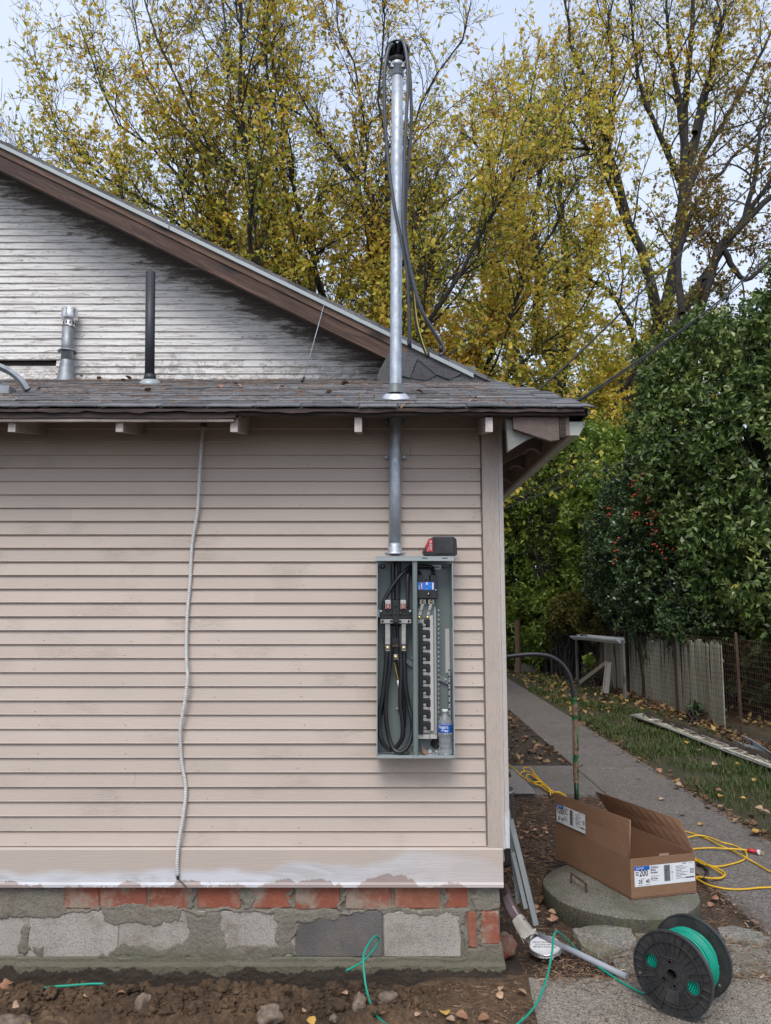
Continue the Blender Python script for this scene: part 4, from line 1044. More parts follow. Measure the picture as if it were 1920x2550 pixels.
cab([A1(400, 1400, M1+.01), A2(395, 150, M1), A2(385, 380, M1), A2(350, 620, M1), A2(335, 850, M1), A2(345, 1100, M1), A2(385, 1330, M1), A2(450, 1480, M1-.01), A2(540, 1515, M1-.02), A2(640, 1440, M1-.02), A2(700, 1250, M1-.01), A2(698, 1050, M1-.01), A2(650, 850, M1), A2(610, 600, M1), A2(600, 350, M1), A2(590, 110, M1)], .0100)
cab([A2(355, 110, M1-.01), A2(335, 350, M1-.01), A2(300, 700, M1-.01), A2(255, 950, M1-.01), A2(248, 1180, M1-.01), A2(280, 1350, M1-.012), A2(360, 1470, M1), A2(430, 1480, M1+.01), A2(500, 1430, M1+.01), A2(570, 1300, M1), A2(570, 1100, M1), A2(540, 850, M1), A2(548, 500, M1), A2(550, 200, M1), A1(545, 1680, M1), A1(540, 1420, M1+.01)], .0105)
cab([A2(460, 10, M2), A1(470, 1600, M2), A1(450, 1420, M2)], .008); cab([A2(420, 150, M2), A2(430, 0, M2), A1(430, 1420, M2)], .0095)
cab([A2(365, 120, M2), A2(350, 400, M2), A2(300, 800, M2), A2(270, 1000, M2)], .009)
cab([A2(470, 245, M2), A2(500, 400, M2), A2(545, 620, M2), A2(590, 880, M2), A2(590, 1150, M2), A2(560, 1280, M2)], .0085, nm='neutral_cable')
obj('yellow_stripe', MB().tube(spline([A2(457, 270, M2-.010), A2(485, 410, M2-.010), A2(510, 520, M2-.010)], 5), .0014, 4), 'yellowdark', mb)
obj('yellow_stripe', MB().tube(spline([A2(560, 830, M2-.016), A2(580, 980, M2-.016), A2(588, 1160, M2-.016)], 5), .0018, 4), 'yellowdark', mb)
obj('white_tape', MB().tube([A2(512, 520, M2-.004), A2(520, 620, M2-.004)], .0075, 8), 'white', mb)
# loose things lying in the box
def bolt(x, y, Y, rot, **kw):
    p = A2(x, y, Y); o = thing('bolt', kw['label'], 'bolt', (p.x, Y, bz0+.0045), kw.get('group'))
    R_ = Matrix.Rotation(rot, 4, 'Y') @ Matrix.Rotation(rot*.7, 4, 'X'); c_ = Vector((p.x, Y, bz0+.016)); T_ = Matrix.Translation(c_) @ R_
    obj('head', MB().lathe([(0, .008), (.010, .008), (.011, .004), (.011, 0), (0, 0)], (0, 0, 0), 6, None, False).v and MB().add([T_ @ v for v in MB().lathe([(0, .008), (.010, .008), (.011, 0), (0, 0)], (0, 0, 0), 6).v], MB().lathe([(0, .008), (.010, .008), (.011, 0), (0, 0)], (0, 0, 0), 6).f), 'alum', o)
    obj('shank', MB().tube([T_ @ Vector((0, 0, 0)), T_ @ Vector((0, 0, -.022))], .0045, 8), 'galv', o)
bolt(870, 1510, BYB-.05, 1.1, label='zinc bolt beside the brown leaf on the floor of the meter box')
bolt(945, 1520, BYB-.04, 2.2, label='zinc bolt in the middle of the right bay floor of the meter box')
bolt(1050, 1460, BYB-.06, .1, label='upright zinc bolt touching the water bottle in the meter box')
def leafmesh(seed, L=.05, wd=.028):
    r = random.Random(seed); n = 12; vs = []; fs = []
    cz = [r.uniform(-.2, .25)*L for _ in range(4)]
    for i in range(n+1):
        t = i/n; hw = wd*math.sin(math.pi*min(1, t*1.01))**.6*(1-.12*t)*(1+(.16 if i % 2 else -.12)); zc = L*.18*math.sin(t*3)+cz[0]*t*t*.6
        for s_ in (-1, 0, 1): vs.append((s_*hw, t*L-L/2, zc+(abs(s_)*hw*.16+cz[1+(s_ > 0)]*t*.5+r.uniform(-.0012, .0012) if s_ else 0)))
    for i in range(n):
        for k in (0, 1): a = i*3+k; fs.append((a, a+1, a+4, a+3))
    vs += [(0.0005, -L/2, 0), (-.0005, -L/2, 0), (0, -L/2-.35*L, .004)]; fs.append((len(vs)-3, len(vs)-2, len(vs)-1))
    lo = min(v[2] for v in vs); vs = [(v[0], v[1], v[2]-lo+.001) for v in vs]
    me = bpy.data.meshes.new('leaf'); me.from_pydata(vs, [], fs); me.polygons.foreach_set('use_smooth', [True]*len(fs)); return me
LM = {}
for mname in ('dryleaf', 'tanleaf', 'goldleaf'):
    LM[mname] = []
    for s_ in range(4):
        me = leafmesh(s_*13+len(mname), .07, .034); me.materials.append(MT[mname]); LM[mname].append(me)
p = A2(600, 1535, BYB-.05); place('fallen_leaf', LM['dryleaf'][0], None, (p.x, BYB-.06, bz0+.005), (0, 0, 1.3), (.7,)*3, label='brown leaf lying under the cable loops in the left bay of the meter box', cat='leaf')
p = A2(830, 1490, BYB-.05); place('fallen_leaf', LM['dryleaf'][1], None, (p.x, BYB-.06, bz0+.018), (.2, 1.0, .3), (.8,)*3, label='brown leaf standing against the divider in the right bay of the meter box', cat='leaf')
# bottle
bp = A2(1160, 1585, BYF+.045); BX_, BY_ = bp.x+.001, BYF+.045; zb0 = bz0+.0045; s_ = (A2(0, 930, BY_).z-zb0)/.203
bot = thing('water_bottle', 'clear half crushed water bottle with a blue label standing inside the meter box', 'bottle', (BX_, BY_, zb0))
pf = [(.0, .004), (.022, 0), (.029, .005), (.031, .015), (.030, .028)]
for k in range(6): pf += [(.0265, .032+k*.011), (.031, .038+k*.011)]
pf += [(.0315, .098), (.032, .102), (.032, .140), (.0315, .145), (.029, .156), (.023, .170), (.0145, .181), (.0125, .186), (.0125, .196)]
def bw(r, z): return (r*s_, z*s_)
o = MB().lathe([bw(*q) for q in pf], (BX_, BY_, zb0), 32); rr = random.Random(3)
for v in o.v:
    if v.z-zb0 < .095*s_: v.x += .0022*math.sin((v.z-zb0)*310+math.atan2(v.y-BY_, v.x-BX_)*3); v.y += .002*math.cos((v.z-zb0)*250)
obj('bottle_body', o, 'clear', bot)
obj('bottle_label', MB().lathe([bw(.0326, .104), bw(.0326, .138)], (BX_, BY_, zb0), 40), 'blue', bot)
obj('cap', MB().lathe([bw(.0, .205), bw(.0135, .205), bw(.0145, .203), bw(.0145, .192), bw(.0, .192)], (BX_, BY_, zb0), 24), 'white', bot)
def wrap(z, a0):
    R_ = .0331*s_
    return lambda p: Vector((BX_+R_*math.sin(a0+p.x/R_), BY_-R_*math.cos(a0+p.x/R_), zb0+z*s_+p.y))
text_mesh('Niagara', .019, None, 'label', bot, 'lettering', wrap(.1195, -1.35), .95)
for k in range(2):
    b = MB(); R_ = .0331*s_
    vs = [(BX_+R_*math.sin(a), BY_-R_*math.cos(a), zb0+(z)*s_) for z in (.1135-k*.0045, .1160-k*.0045) for a in np.linspace(-.7+.5*k, .35, 10)]
    obj('print_line', b.add(vs, [(i, i+1, i+11, i+10) for i in range(9)]), 'label', bot)
# battery on top of the box
TZ = bz1+.0005
def B_(x, y, Y): return V(900+.18*x, 1300+.18*y, Y)
yb0, yb1 = BYF-.012, BYB-.02
bat = thing('tool_battery', 'black and red power tool battery pack resting on top of the meter box', 'battery', (B_(1150, 450, yb0).x, (yb0+yb1)/2, TZ))
def z_(y): return max(TZ, B_(0, y, yb0).z)
pp = [(850, 400), (870, 452), (1290, 462), (1330, 440), (1320, 230), (1275, 192), (1000, 192), (940, 225)]
zz0 = B_(1000, 462, yb0).z
pl = [B_(x, y, yb0) for x, y in pp]; pl = [Vector((q.x, yb0+.008, q.z-zz0+TZ)) for q in pl]
obj('case', MB().prism(pl, (0, .078, 0)), 'blackplastic', bat, bevel=.003)
pp = [(1030, 212), (1250, 212), (1270, 235), (1270, 410), (1250, 430), (1030, 430)]
obj('face_panel', MB().prism([Vector((q.x, yb0+.004, q.z-zz0+TZ)) for q in [B_(x, y, yb0) for x, y in pp]], (0, .0038, 0)), 'spool', bat, bevel=.0012)
pp = [(930, 222), (985, 222), (990, 408), (862, 400)]
rp = obj('red_panel', MB().prism([Vector((q.x, yb0+.005, q.z-zz0+TZ)) for q in [B_(x, y, yb0) for x, y in pp]], (0, .0028, 0)), 'red', bat)
def bt(c0, c1, m, y=yb0+.004, nm='print'):
    a, c = B_(c0[0], c0[1], yb0), B_(c1[0], c1[1], yb0); obj(nm, MB().box(a.x, c.x, y, y+.0008, c.z-zz0+TZ, a.z-zz0+TZ), m, rp)
for k, (y0_, y1_) in enumerate(((250, 280), (295, 335), (345, 380))): bt((945, y0_), (972, y1_), 'label'); bt((950, y0_+7), (967, y1_-7), 'red' if k != 1 else 'ink', yb0+.0032)
pp = [(868, 398), (895, 320), (905, 398)]
obj('dark_corner', MB().prism([Vector((q.x, yb0+.004, q.z-zz0+TZ)) for q in [B_(x, y, yb0) for x, y in pp]], (0, .0009, 0)), 'ink', rp)
q = B_(925, 400, yb0); text_mesh('Milwaukee', .006, Matrix.Translation((q.x, yb0+.0038, q.z-zz0+TZ)) @ Matrix.Rotation(math.pi/2, 4, 'X') @ Matrix.Rotation(math.radians(78), 4, 'Z'), 'label', bat, 'logo', sx=.75)

# ================================================================== GROUND
def mound(x, y):
    c1 = noise.fractal(Vector((x*9, y*9, .5)), .75, 2.1, 6); c2 = noise.noise(Vector((x*2.3, y*3, 8)))
    v = abs(noise.noise(Vector((x*24, y*24, 3.1))))+.6*abs(noise.noise(Vector((x*52, y*52, 9.1))))
    base = -.085+.125*max(0, min(1, (3.47-y)/.26))**.8
    fade = max(0, min(1, (.30-x)/.35)); left = max(0, min(1, (-1.35-x)/.3))
    z = base+.022*c2+(.022*c1+.030*v)
    flat = -.028+.006*c1+.004*v+.03*max(0, min(1, (y-3.30)/.2))*0
    return (z+.02*left)*fade+flat*(1-fade)
def dirtz(x, y):
    c1 = noise.fractal(Vector((x*7, y*7, .5)), .8, 2.1, 5)
    return -.034+.010*c1+.012*noise.noise(Vector((x*1.5, y*1.5, 2)))-.03*max(0, min(1, (.9-x)/.25))*max(0, min(1, (y-3.5)/.3))
heightfield('soil', -2.6, .72, 2.3, 3.53, .0065, .0075, lambda x, y: mound(x, y) if y > 2.95 else -.03+.01*noise.noise(Vector((x*5, y*5, 0))), 'soil')
heightfield('packed_dirt', .50, 1.98, 2.6, 6.60, .014, .016, lambda x, y: dirtz(x, y)+.012*abs(noise.noise(Vector((x*22, y*22, 4)))), 'litterdirt')
heightfield('dirt_strip', .50, 1.90, 7.7, 26, .04, .06, lambda x, y: -.02+.02*noise.fractal(Vector((x*4, y*4, 1)), .8, 2, 4), 'dirt')
heightfield('lawn', 2.62, 4.6, 1.6, 26, .06, .08, lambda x, y: -.015+.018*noise.fractal(Vector((x*3, y*3, 1)), .8, 2, 4)+.03*max(0, (x-3.4)), 'lawn')
heightfield('yard', 4.55, 30, 1.6, 60, .5, .5, lambda x, y: -.01+.05*noise.fractal(Vector((x, y, 1)), .8, 2, 3)+.02*(x-4.5), 'yard')
obj('ground', MB().add([(-400, -400, -.16), (400, -400, -.16), (400, 700, -.16), (-400, 700, -.16)], [(0, 1, 2, 3)]), 'dirt', kind='structure')
# soil clods (one mass) 
def icoarr(k):
    ico = bmesh.new(); bmesh.ops.create_icosphere(ico, subdivisions=k, radius=1); a_ = np.array([v.co[:] for v in ico.verts]); f_ = np.array([[v.index for v in f.verts] for f in ico.faces]); ico.free(); return a_, f_
IV1, IF1 = icoarr(1); IV2, IF2 = icoarr(2); IV, IF = icoarr(3)
cv, cf = [], []; off = 0; rr = random.Random(5)
for k in range(5200):
    x = rr.uniform(-1.9, .22); y = rr.uniform(3.06, 3.42) if k % 4 else rr.uniform(3.30, 3.47); s0 = rr.choice([.0035, .0045, .006, .0075, .009] if k > 800 else [.009, .012, .016, .022, .028])*rr.uniform(.7, 1.2)
    if x > 0 and rr.random() < .6: continue
    if s0 > .018 and y > 3.36: s0 *= .5
    seed = rr.uniform(0, 99)
    V3, F3 = (IV, IF) if s0 > .02 else (IV2, IF2) if s0 > .009 else (IV1, IF1)
    d = np.array([1+.55*noise.noise(Vector(v)*1.5+Vector((seed, 0, 0)))+.5*noise.noise(Vector(v)*3.7+Vector((seed, 3, 0)))-.35*abs(noise.noise(Vector(v)*8+Vector((seed, 3, 0)))) for v in V3])
    P = V3*d[:, None]*s0*np.array([rr.uniform(.8, 1.4), rr.uniform(.8, 1.2), rr.uniform(.6, .95)])+np.array([x, y, mound(x, y)+s0*.25])
    cv.append(P); cf.append(F3+off); off += len(P)
npmesh('soil_clods', np.concatenate(cv), np.concatenate(cf), 'soil', kind='stuff', label='crumbled clods of dark brown soil dug along the foundation', cat='soil', smooth=False)
# rocks in the soil
def rock(x, y, s0, name, label, m='stone', sq=(1, 1, .8), z=None, lift=.3, **kw):
    seed = random.uniform(0, 99)
    def q_(v): w_ = Vector(v)*1.15+Vector((seed, 0, 0)); return 1+.5*noise.noise(w_)+.22*noise.noise(w_*2.7)-.16*abs(noise.noise(w_*5))+.06*noise.noise(w_*11)
    vs = [Vector(v)*q_(v)*s0 for v in IV]
    zz = mound(x, y) if z is None else z
    vs = [Vector((v.x*sq[0]+x, v.y*sq[1]+y, v.z*sq[2]+zz+s0*lift)) for v in vs]
    return obj(name, MB().add(vs, [tuple(f) for f in IF], True), m, label=label, cat='rock', **kw)
MT['rockm'] = mk('grey pitted rock', (.24, .185, .135), (.10, .072, .05), 26, .9, bump=1, bscale=45, bd=.01)
for (px, py, s0, lb, sq) in [(360, 2500, .036, 'upright pitted grey rock half buried in the dug soil left of the middle', (.8, .8, 1.2)), (35, 2538, .055, 'brown rock at the bottom left corner', (1.2, 1, .6)), (672, 2545, .045, 'large rough rock cut off by the bottom edge', (1.1, 1, .8)),
                        (965, 2488, .033, 'flat pitted rock on the soil right of the green wire', (1.2, .7, 1)), (893, 2505, .033, 'grey rock touching the pink leaf in the soil', (.8, .8, 1.25)), (832, 2530, .016, 'small pale stone left of the pink leaf', (1, 1, 1))]:
    a, b_ = ray(px, py); 
    Yk = 3.30
    for _ in range(12): zk = mound(a*Yk, Yk)+s0*.3; Yk = (zk-CH)/b_
    rock(a*Yk, Yk, s0, 'rock', lb, 'rockm', sq)

# ================================================================== PAVING
walk = MB(); WX0, WX1 = 1.885, 2.635
sw = obj('sidewalk', MB().box(WX0+.01, WX1-.01, 1.5, 34, -.14, -.075), 'walk', kind='structure')
js = [1.6, 3.1, 4.6, 6.02, 7.56, 8.96, 10.2, 11.4, 12.6, 13.9, 15.2, 16.6, 18, 20, 23, 27, 33]
for k in range(len(js)-1):
    obj('concrete_slab', MB().box(WX0+random.uniform(-.006, .006), WX1, js[k]+.006, js[k+1]-.004, -.09, random.uniform(-.003, .002), ch=.006), 'walk', sw)
obj('concrete_slab', MB().box(XC+.04, WX0-.005, 6.60, 7.70, -.075, -.004, ch=.006), 'walk', sw)
obj('loose_board', MB().box(XC+.03, 1.28, 6.56, 7.45, .0, .012, ch=.003), 'greywood', label='flat grey board lying on the concrete pad beside the house corner', cat='board')
# front aggregate slab and broken paving
pv = obj('paving', MB().box(.70, 3.4, 1.6, 3.44, -.12, -.05), 'slab', kind='structure')
def roughslab(pts, z0, z1, m, name, parent, jit=.006, ch=.012, sub=5, **kw):
    # irregular polygon slab with a lumpy top
    n = len(pts); b = []; out = []
    for i in range(n):
        a, c = Vector(pts[i]), Vector(pts[(i+1) % n])
        for k in range(sub):
            p = a.lerp(c, k/sub); out.append(p+Vector((random.uniform(-jit, jit), random.uniform(-jit, jit))))
    c = sum((p for p in out), Vector((0, 0)))/len(out); m_ = len(out); vs = []; rings = [(1.01, z0), (1.0, z1-ch), (.975, z1-ch*.15), (.7, z1), (.35, z1)]
    for s0, z in rings:
        for p in out:
            q = c+(p-c)*s0; vs.append((q.x, q.y, z+(jit*.9*noise.noise(Vector((q.x*9, q.y*9, z1)))) if z > z0 else z))
    vs.append((c.x, c.y, z1))
    fs = [(r*m_+k, r*m_+(k+1) % m_, (r+1)*m_+(k+1) % m_, (r+1)*m_+k) for r in range(len(rings)-1) for k in range(m_)]+[((len(rings)-1)*m_+k, (len(rings)-1)*m_+(k+1) % m_, len(vs)-1) for k in range(m_)]
    return obj(name, MB().add(vs, fs, False), m, parent, **kw)
def g2(x, y, z=0): p = G(*C3(x, y), z); return (p.x, p.y)
roughslab([g2(228, 1380), (3.4, g2(1666, 1382)[1]), (3.4, 2.0), (.80, 2.0), g2(290, 1666)], -.10, .0, 'slab', 'concrete_slab', pv, .003, .010, 8)
roughslab([g2(488, 1100, .02), g2(600, 1078, .02), g2(835, 1078, .02), g2(872, 1160, .02), g2(850, 1190, .02), g2(640, 1250, .02), g2(545, 1200, .02)], -.08, .022, 'stone', 'paving_stone', pv, .005, .02)
roughslab([g2(545, 1200), g2(640, 1255), g2(845, 1200), g2(850, 1240), g2(600, 1275)], -.08, -.008, 'stone', 'paving_stone', pv, .006, .02)
roughslab([g2(845, 1088), g2(1000, 1082), g2(1010, 1130), g2(860, 1140)], -.08, .0, 'stone', 'paving_stone', pv, .006)
roughslab([g2(1340, 1100), g2(1430, 1082), g2(1600, 1120), g2(1720, 1175), g2(1620, 1195), g2(1390, 1170)], -.08, .004, 'stone', 'paving_stone', pv, .005)
roughslab([g2(1280, 1190), g2(1400, 1180), g2(1720, 1210), g2(1740, 1370), g2(1350, 1370)], -.08, -.004, 'stone', 'paving_stone', pv, .006)
roughslab([g2(730, 1270), g2(870, 1260), g2(900, 1370), g2(760, 1350)], -.08, -.006, 'stone', 'paving_stone', pv, .006)
roughslab([g2(980, 1100), g2(1340, 1120), g2(1290, 1370), g2(900, 1370)], -.08, -.014, 'stone', 'paving_stone', pv, .006)

# manhole lid
LC = (1.285, 4.30); LR = .41; LZ = .066
ld = thing('concrete_lid', 'round cast concrete lid with a bent iron handle in the dirt under the cardboard box', 'lid', (LC[0], LC[1], -.03))
b = MB(); prof = [(LR*.992, LZ-.006), (LR*.985, LZ), (LR*.6, LZ+.002), (LR*.3, LZ+.003), (0, LZ+.003)]
b.lathe(prof, (LC[0], LC[1], 0), 72)
for v in b.v:
    a = math.atan2(v.y-LC[1], v.x-LC[0]); f = 1+.018*noise.noise(Vector((math.cos(a)*3, math.sin(a)*3, v.z*12)))
    v.x = LC[0]+(v.x-LC[0])*f; v.y = LC[1]+(v.y-LC[1])*f; v.z += .003*noise.noise(Vector((v.x*9, v.y*9, 2))) if v.z > .05 else 0
obj('slab', b, 'lid', ld)
b = MB().lathe([(LR*.985, -.06), (LR*1.0, -.02), (LR*1.003, LZ-.018), (LR*.992, LZ-.0062)], (LC[0], LC[1], 0), 90)
for v in b.v:
    a = math.atan2(v.y-LC[1], v.x-LC[0]); f = 1+.018*noise.noise(Vector((math.cos(a)*3, math.sin(a)*3, (LZ-.006)*12)))+(.012*noise.noise(Vector((a*9, v.z*30, 2))) if v.z < LZ-.008 else 0)
    v.x = LC[0]+(v.x-LC[0])*f; v.y = LC[1]+(v.y-LC[1])*f
obj('rim', b, 'lidside', ld)
h0, h1 = G(*C3(483, 832), LZ), G(*C3(572, 888), LZ)
obj('handle', MB().tube(spline([h0, h0+Vector((0, 0, .045)), h0+Vector((.004, 0, .052)), h1+Vector((-.008, 0, .052)), h1+Vector((-.002, 0, .045)), h1], 4), .0065, 8), 'rust', ld)
# ================================================================== CARDBOARD BOX
FL, FR = G(*C3(840, 930), LZ+.006), G(*C3(1225, 887), LZ+.006)
BLk = G(*C3(355, 682), LZ+.006)
u = (FR-FL); wid = u.length; u = u.normalized(); d_ = (BLk-FL); d_ -= u*d_.dot(u)*.35; L_ = d_.length; dv = d_.normalized()
up = Vector((0, 0, 1)); H = .203
bxo = thing('cardboard_box', 'long open cardboard box with raised side flaps lying on the round concrete lid', 'box', (FL+FR)/2+dv*L_/2)
tk = .004
def panel(p, a, b_, nrm, name, m='card'):   # parallelogram slab with corrugated thickness
    n = nrm.normalized()*tk; q = [p, p+a, p+a+b_, p+b_]
    return obj(name, MB().prism(q, n), m, bxo)
nrm_out = up.cross(u)
nu = dv.cross(up).normalized()
FTL = FL+up*H
panel(FL+up*.004, u*wid, dv*L_, up, 'bottom')
panel(FL, u*wid, up*H, dv, 'end_panel'); panel(FL+dv*L_, u*wid, up*H, -dv, 'end_panel')
panel(FL+dv*.0045-u*.0, dv*(L_-.009), up*H, nu, 'side_panel'); panel(FR+dv*.0045, dv*(L_-.009), up*H, -nu, 'side_panel')
# side flaps, from measured corners
tl_f, tl_b = V(*C3(829, 462), FL.y), V(*C3(341, 320), (FL+dv*L_).y)
def flap(c0, c1, e1, e0, name):
    q = [c0, c1, e1, e0]; n = (c1-c0).cross(e0-c0).normalized()*tk; bb = MB()
    # slightly bowed: subdivide along the length
    N_ = 10; vs = []; fs = []
    for i in range(N_+1):
        t = i/N_; a = c0.lerp(c1, t); e = e0.lerp(e1, t); mid = a.lerp(e, .5)+n*1.2*math.sin(t*3.1)+Vector((0, 0, .002*math.sin(t*9)))
        for p in (a, mid, e): vs += [p, p+n]
    for i in range(N_):
        o = i*6
        for k in (0, 2):
            fs += [(o+k, o+k+2, o+k+8, o+k+6), (o+k+1, o+k+7, o+k+9, o+k+3)]
        fs += [(o, o+6, o+7, o+1), (o+4, o+5, o+11, o+10)]
    fs += [(0, 1, 3, 2), (2, 3, 5, 4)]; o = N_*6; fs += [(o, o+2, o+3, o+1), (o+2, o+4, o+5, o+3)]
    return obj(name, MB().add(vs, fs), 'card', bxo)
cL0, cL1 = FL+up*H+dv*.005, FL+up*H+dv*(L_-.005); cR0, cR1 = FR+up*H+dv*.005, FR+up*H+dv*(L_-.005)
FH = .20
eL0 = cL0+up*.193+u*.022+dv*.012; eL1 = cL1+up*.185-u*.012-dv*.005
flap(cL0, cL1, eL1, eL0, 'side_flap')
# right flap leans outward
a0, b0 = ray(*C3(1122, 452)); a1, b1 = ray(*C3(622, 287))
eR0 = cR0+dv*.16+u*.01+up*.17; eR1 = cR1+up*.19+u*.05
Yt = FR.y+.13; eR0 = Vector((a0*Yt, Yt, CH+b0*Yt)); Yt = cR1.y-.02; eR1 = Vector((a1*Yt, Yt, CH+b1*Yt))
flap(cR0, cR1, eR1, eR0, 'side_flap')
obj('torn_edge', MB().tube([cL0+Vector((0, 0, .002)), eL0], .0035, 4), 'cardedge', bxo)
p0 = FL+up*(H+.001)+u*wid*.44; obj('torn_tab', MB().box(-.0, .06, -.002, .002, 0, .012, Matrix.Translation(p0) @ u.to_track_quat('X', 'Z').to_matrix().to_4x4()), 'cardedge', bxo)
# labels
def decal(P, ux, uy, n, w_, h_, name='shipping_label', scale=1.0, full=True):
    # P lower left corner
    n = n.normalized(); lab = obj(name, MB().prism([P, P+ux*w_, P+ux*w_+uy*h_, P+uy*h_], n*.0008), 'label', bxo)
    def rect(x0, y0, x1, y1, m, lift=.0013, nm='print'):
        p = P+n*lift; obj(nm, MB().prism([p+ux*(x0*w_)+uy*(y0*h_), p+ux*(x1*w_)+uy*(y0*h_), p+ux*(x1*w_)+uy*(y1*h_), p+ux*(x0*w_)+uy*(y1*h_)], n*.0003), m, lab)
    def txt(s, x, y, size, m='ink', sx=1.0, lift=.0020):
        M = Matrix((tuple(ux)+(0,), tuple(uy)+(0,), tuple(n)+(0,), (0, 0, 0, 1))).transposed(); M.translation = P+n*lift+ux*(x*w_)+uy*(y*h_)
        text_mesh(s, size*h_, M, m, lab, 'lettering', sx=sx)
    rect(.0, .80, .25, 1.0, 'blue'); txt('EATON', .03, .835, .12, 'label', 1.1)
    rect(.02, .56, .065, .74, 'ink'); rect(.026, .66, .059, .70, 'label', .0018); rect(.026, .60, .059, .63, 'label', .0018)
    txt('200', .075, .42, .45, 'ink', .78)
    txt('20', .06, .10, .26, 'ink', .9); txt('40', .18, .10, .26, 'ink', .9)
    rect(.05, .06, .14, .075, 'greyink'); rect(.17, .06, .26, .075, 'greyink'); rect(.10, .36, .16, .38, 'greyink')
    for k, w1 in enumerate(('Outdoor', 'Meter', 'Breaker')): txt(w1, .265, .82-k*.125, .14, 'ink', .95)
    rect(.265, .955, .37, .97, 'greyink')
    for k in range(2): rect(.265, .46-k*.07, .40-k*.03, .475-k*.07, 'greyink')
    txt('Main Breaker', .265, .28, .10, 'ink', .8); rect(.265, .23, .38, .245, 'greyink')
    rect(.485, .14, .585, .95, 'greyink'); rect(.50, .17, .535, .93, 'strut', .0019); rect(.54, .17, .575, .93, 'strut', .0019); rect(.508, .66, .528, .74, 'ink', .0025); rect(.545, .78, .565, .83, 'ink', .0025)
    rect(.615, .15, .619, .93, 'greyink'); rect(.605, .55, .635, .58, 'ink')
    for k in range(9):
        yy = .82-k*.075; rect(.68, yy, .68+[.12, .19, .16, .10, .20, .14, .18, .09, .21][k], yy+.022, 'greyink' if k % 3 else 'ink')
    rect(.92, .42, .985, .66, 'greyink'); rect(.925, .46, .98, .48, 'label', .0018); rect(.925, .52, .98, .54, 'label', .0018); rect(.925, .59, .98, .61, 'label', .0018)
    rect(.845, .20, .985, .26, 'ink'); rect(.80, .92, .82, .97, 'ink'); rect(.83, .92, .86, .98, 'greyink'); rect(.90, .94, .97, .96, 'greyink')
fn = (u.cross(up))
if fn.y > 0: fn = -fn
decal(FL+u*(wid*.055)+up*(H*.30)+fn*.0005, u, up, fn, wid*.93, H*.50)
# label on the left flap (reads from the far end towards the front)
fu = -dv; fup = ((eL0+eL1)/2-(cL0+cL1)/2).normalized(); fnn = fu.cross(fup); 
if fnn.x > 0: fnn = -fnn
fu = (fu-fup*fu.dot(fup)).normalized(); fnn = -(fup.cross(fu)) if (fup.cross(fu)).x > 0 else fup.cross(fu)
tq = .965; P0 = cL0.lerp(cL1, tq)+fup*.018+fnn*.0075
decal(P0, fu, fup, fnn, .29, .105)
# ================================================================== WIRE SPOOL
SR = .157
fc = G(*C3(1190, 1592), .0); fc.z = SR; 
c_f = Vector((1.155, 3.13, SR)); ax = Vector((.68, .73, .0)).normalized(); SWD = .20
c_f = V(*C3(1082, 1338), 3.15); c_f.z = SR
Mx = Vector((ax.y, -ax.x, 0)); Mz = Vector((0, 0, 1))
SM = Matrix((tuple(Mx)+(0,), tuple(Mz)+(0,), tuple(ax)+(0,), (0, 0, 0, 1))).transposed(); SM.translation = c_f   # local x right, y up, z along the axle (away)
spool = thing('cable_spool', 'black plastic cable spool with green wire standing on the front concrete slab', 'spool', (c_f.x, c_f.y, 0))
def flange(z, holes, name, rimw=.007):
    nr_, na = 44, 180; vs = []; fs = []
    def rad(i): return .020+(SR-.020)*i/nr_
    for i in range(nr_+1):
        for k in range(na):
            a = 2*math.pi*k/na; vs.append((rad(i)*math.cos(a), rad(i)*math.sin(a), z))
    for i in range(nr_):
        for k in range(na):
            rm = rad(i+.5); a = 2*math.pi*(k+.5)/na; x, y = rm*math.cos(a), rm*math.sin(a)
            if any(((x-hx_)*math.cos(ha)+(y-hy_)*math.sin(ha))**2/(ra*ra)+(-(x-hx_)*math.sin(ha)+(y-hy_)*math.cos(ha))**2/(rb_*rb_) < 1 for hx_, hy_, ra, rb_, ha in holes): continue
            fs.append((i*na+k, i*na+(k+1) % na, (i+1)*na+(k+1) % na, (i+1)*na+k))
    return obj(name, MB().add([SM @ Vector(v) for v in vs], fs), 'spool', spool, solid=.004)
def P2(r, deg): a = math.radians(deg); return r*math.cos(a), r*math.sin(a)
big = []
for r, deg in ((.086, 163), (.086, -17)): x, y = P2(r, deg); big.append((x, y, .030, .026, math.radians(deg+90)))
sm = []
for deg in (100, -140, -80): x, y = P2(.043, deg); sm.append((x, y, .0085, .0085, 0))
rimh = []
for deg in (-164, 196+30, -20): x, y = P2(.141, deg); rimh.append((x, y, .006, .006, 0))
f1 = flange(0, big+sm+rimh[:1]+[P2(.140, -22)+(.0065, .0065, 0)], 'flange')
f2 = flange(SWD, big+[P2(.133, -36)+(.0075, .0075, 0), P2(.133, -56)+(.0075, .0075, 0)], 'flange')
def ring(r, z0, z1, w, m, name, par, seg=64, cx=0, cy=0, ry=None, ang=0):
    vs = []
    for (rr_, zz) in ((-w/2, z0), (w/2, z0), (w/2, z1), (-w/2, z1)):
        for k in range(seg):
            a = 2*math.pi*k/seg; x, y = (r+rr_)*math.cos(a), ((ry or r)+rr_)*math.sin(a)
            vs.append(SM @ Vector((cx+x*math.cos(ang)-y*math.sin(ang), cy+x*math.sin(ang)+y*math.cos(ang), zz)))
    fs = [(q*seg+k, q*seg+(k+1) % seg, ((q+1) % 4)*seg+(k+1) % seg, ((q+1) % 4)*seg+k) for q in range(4) for k in range(seg)]
    return obj(name, MB().add(vs, fs), m, par)
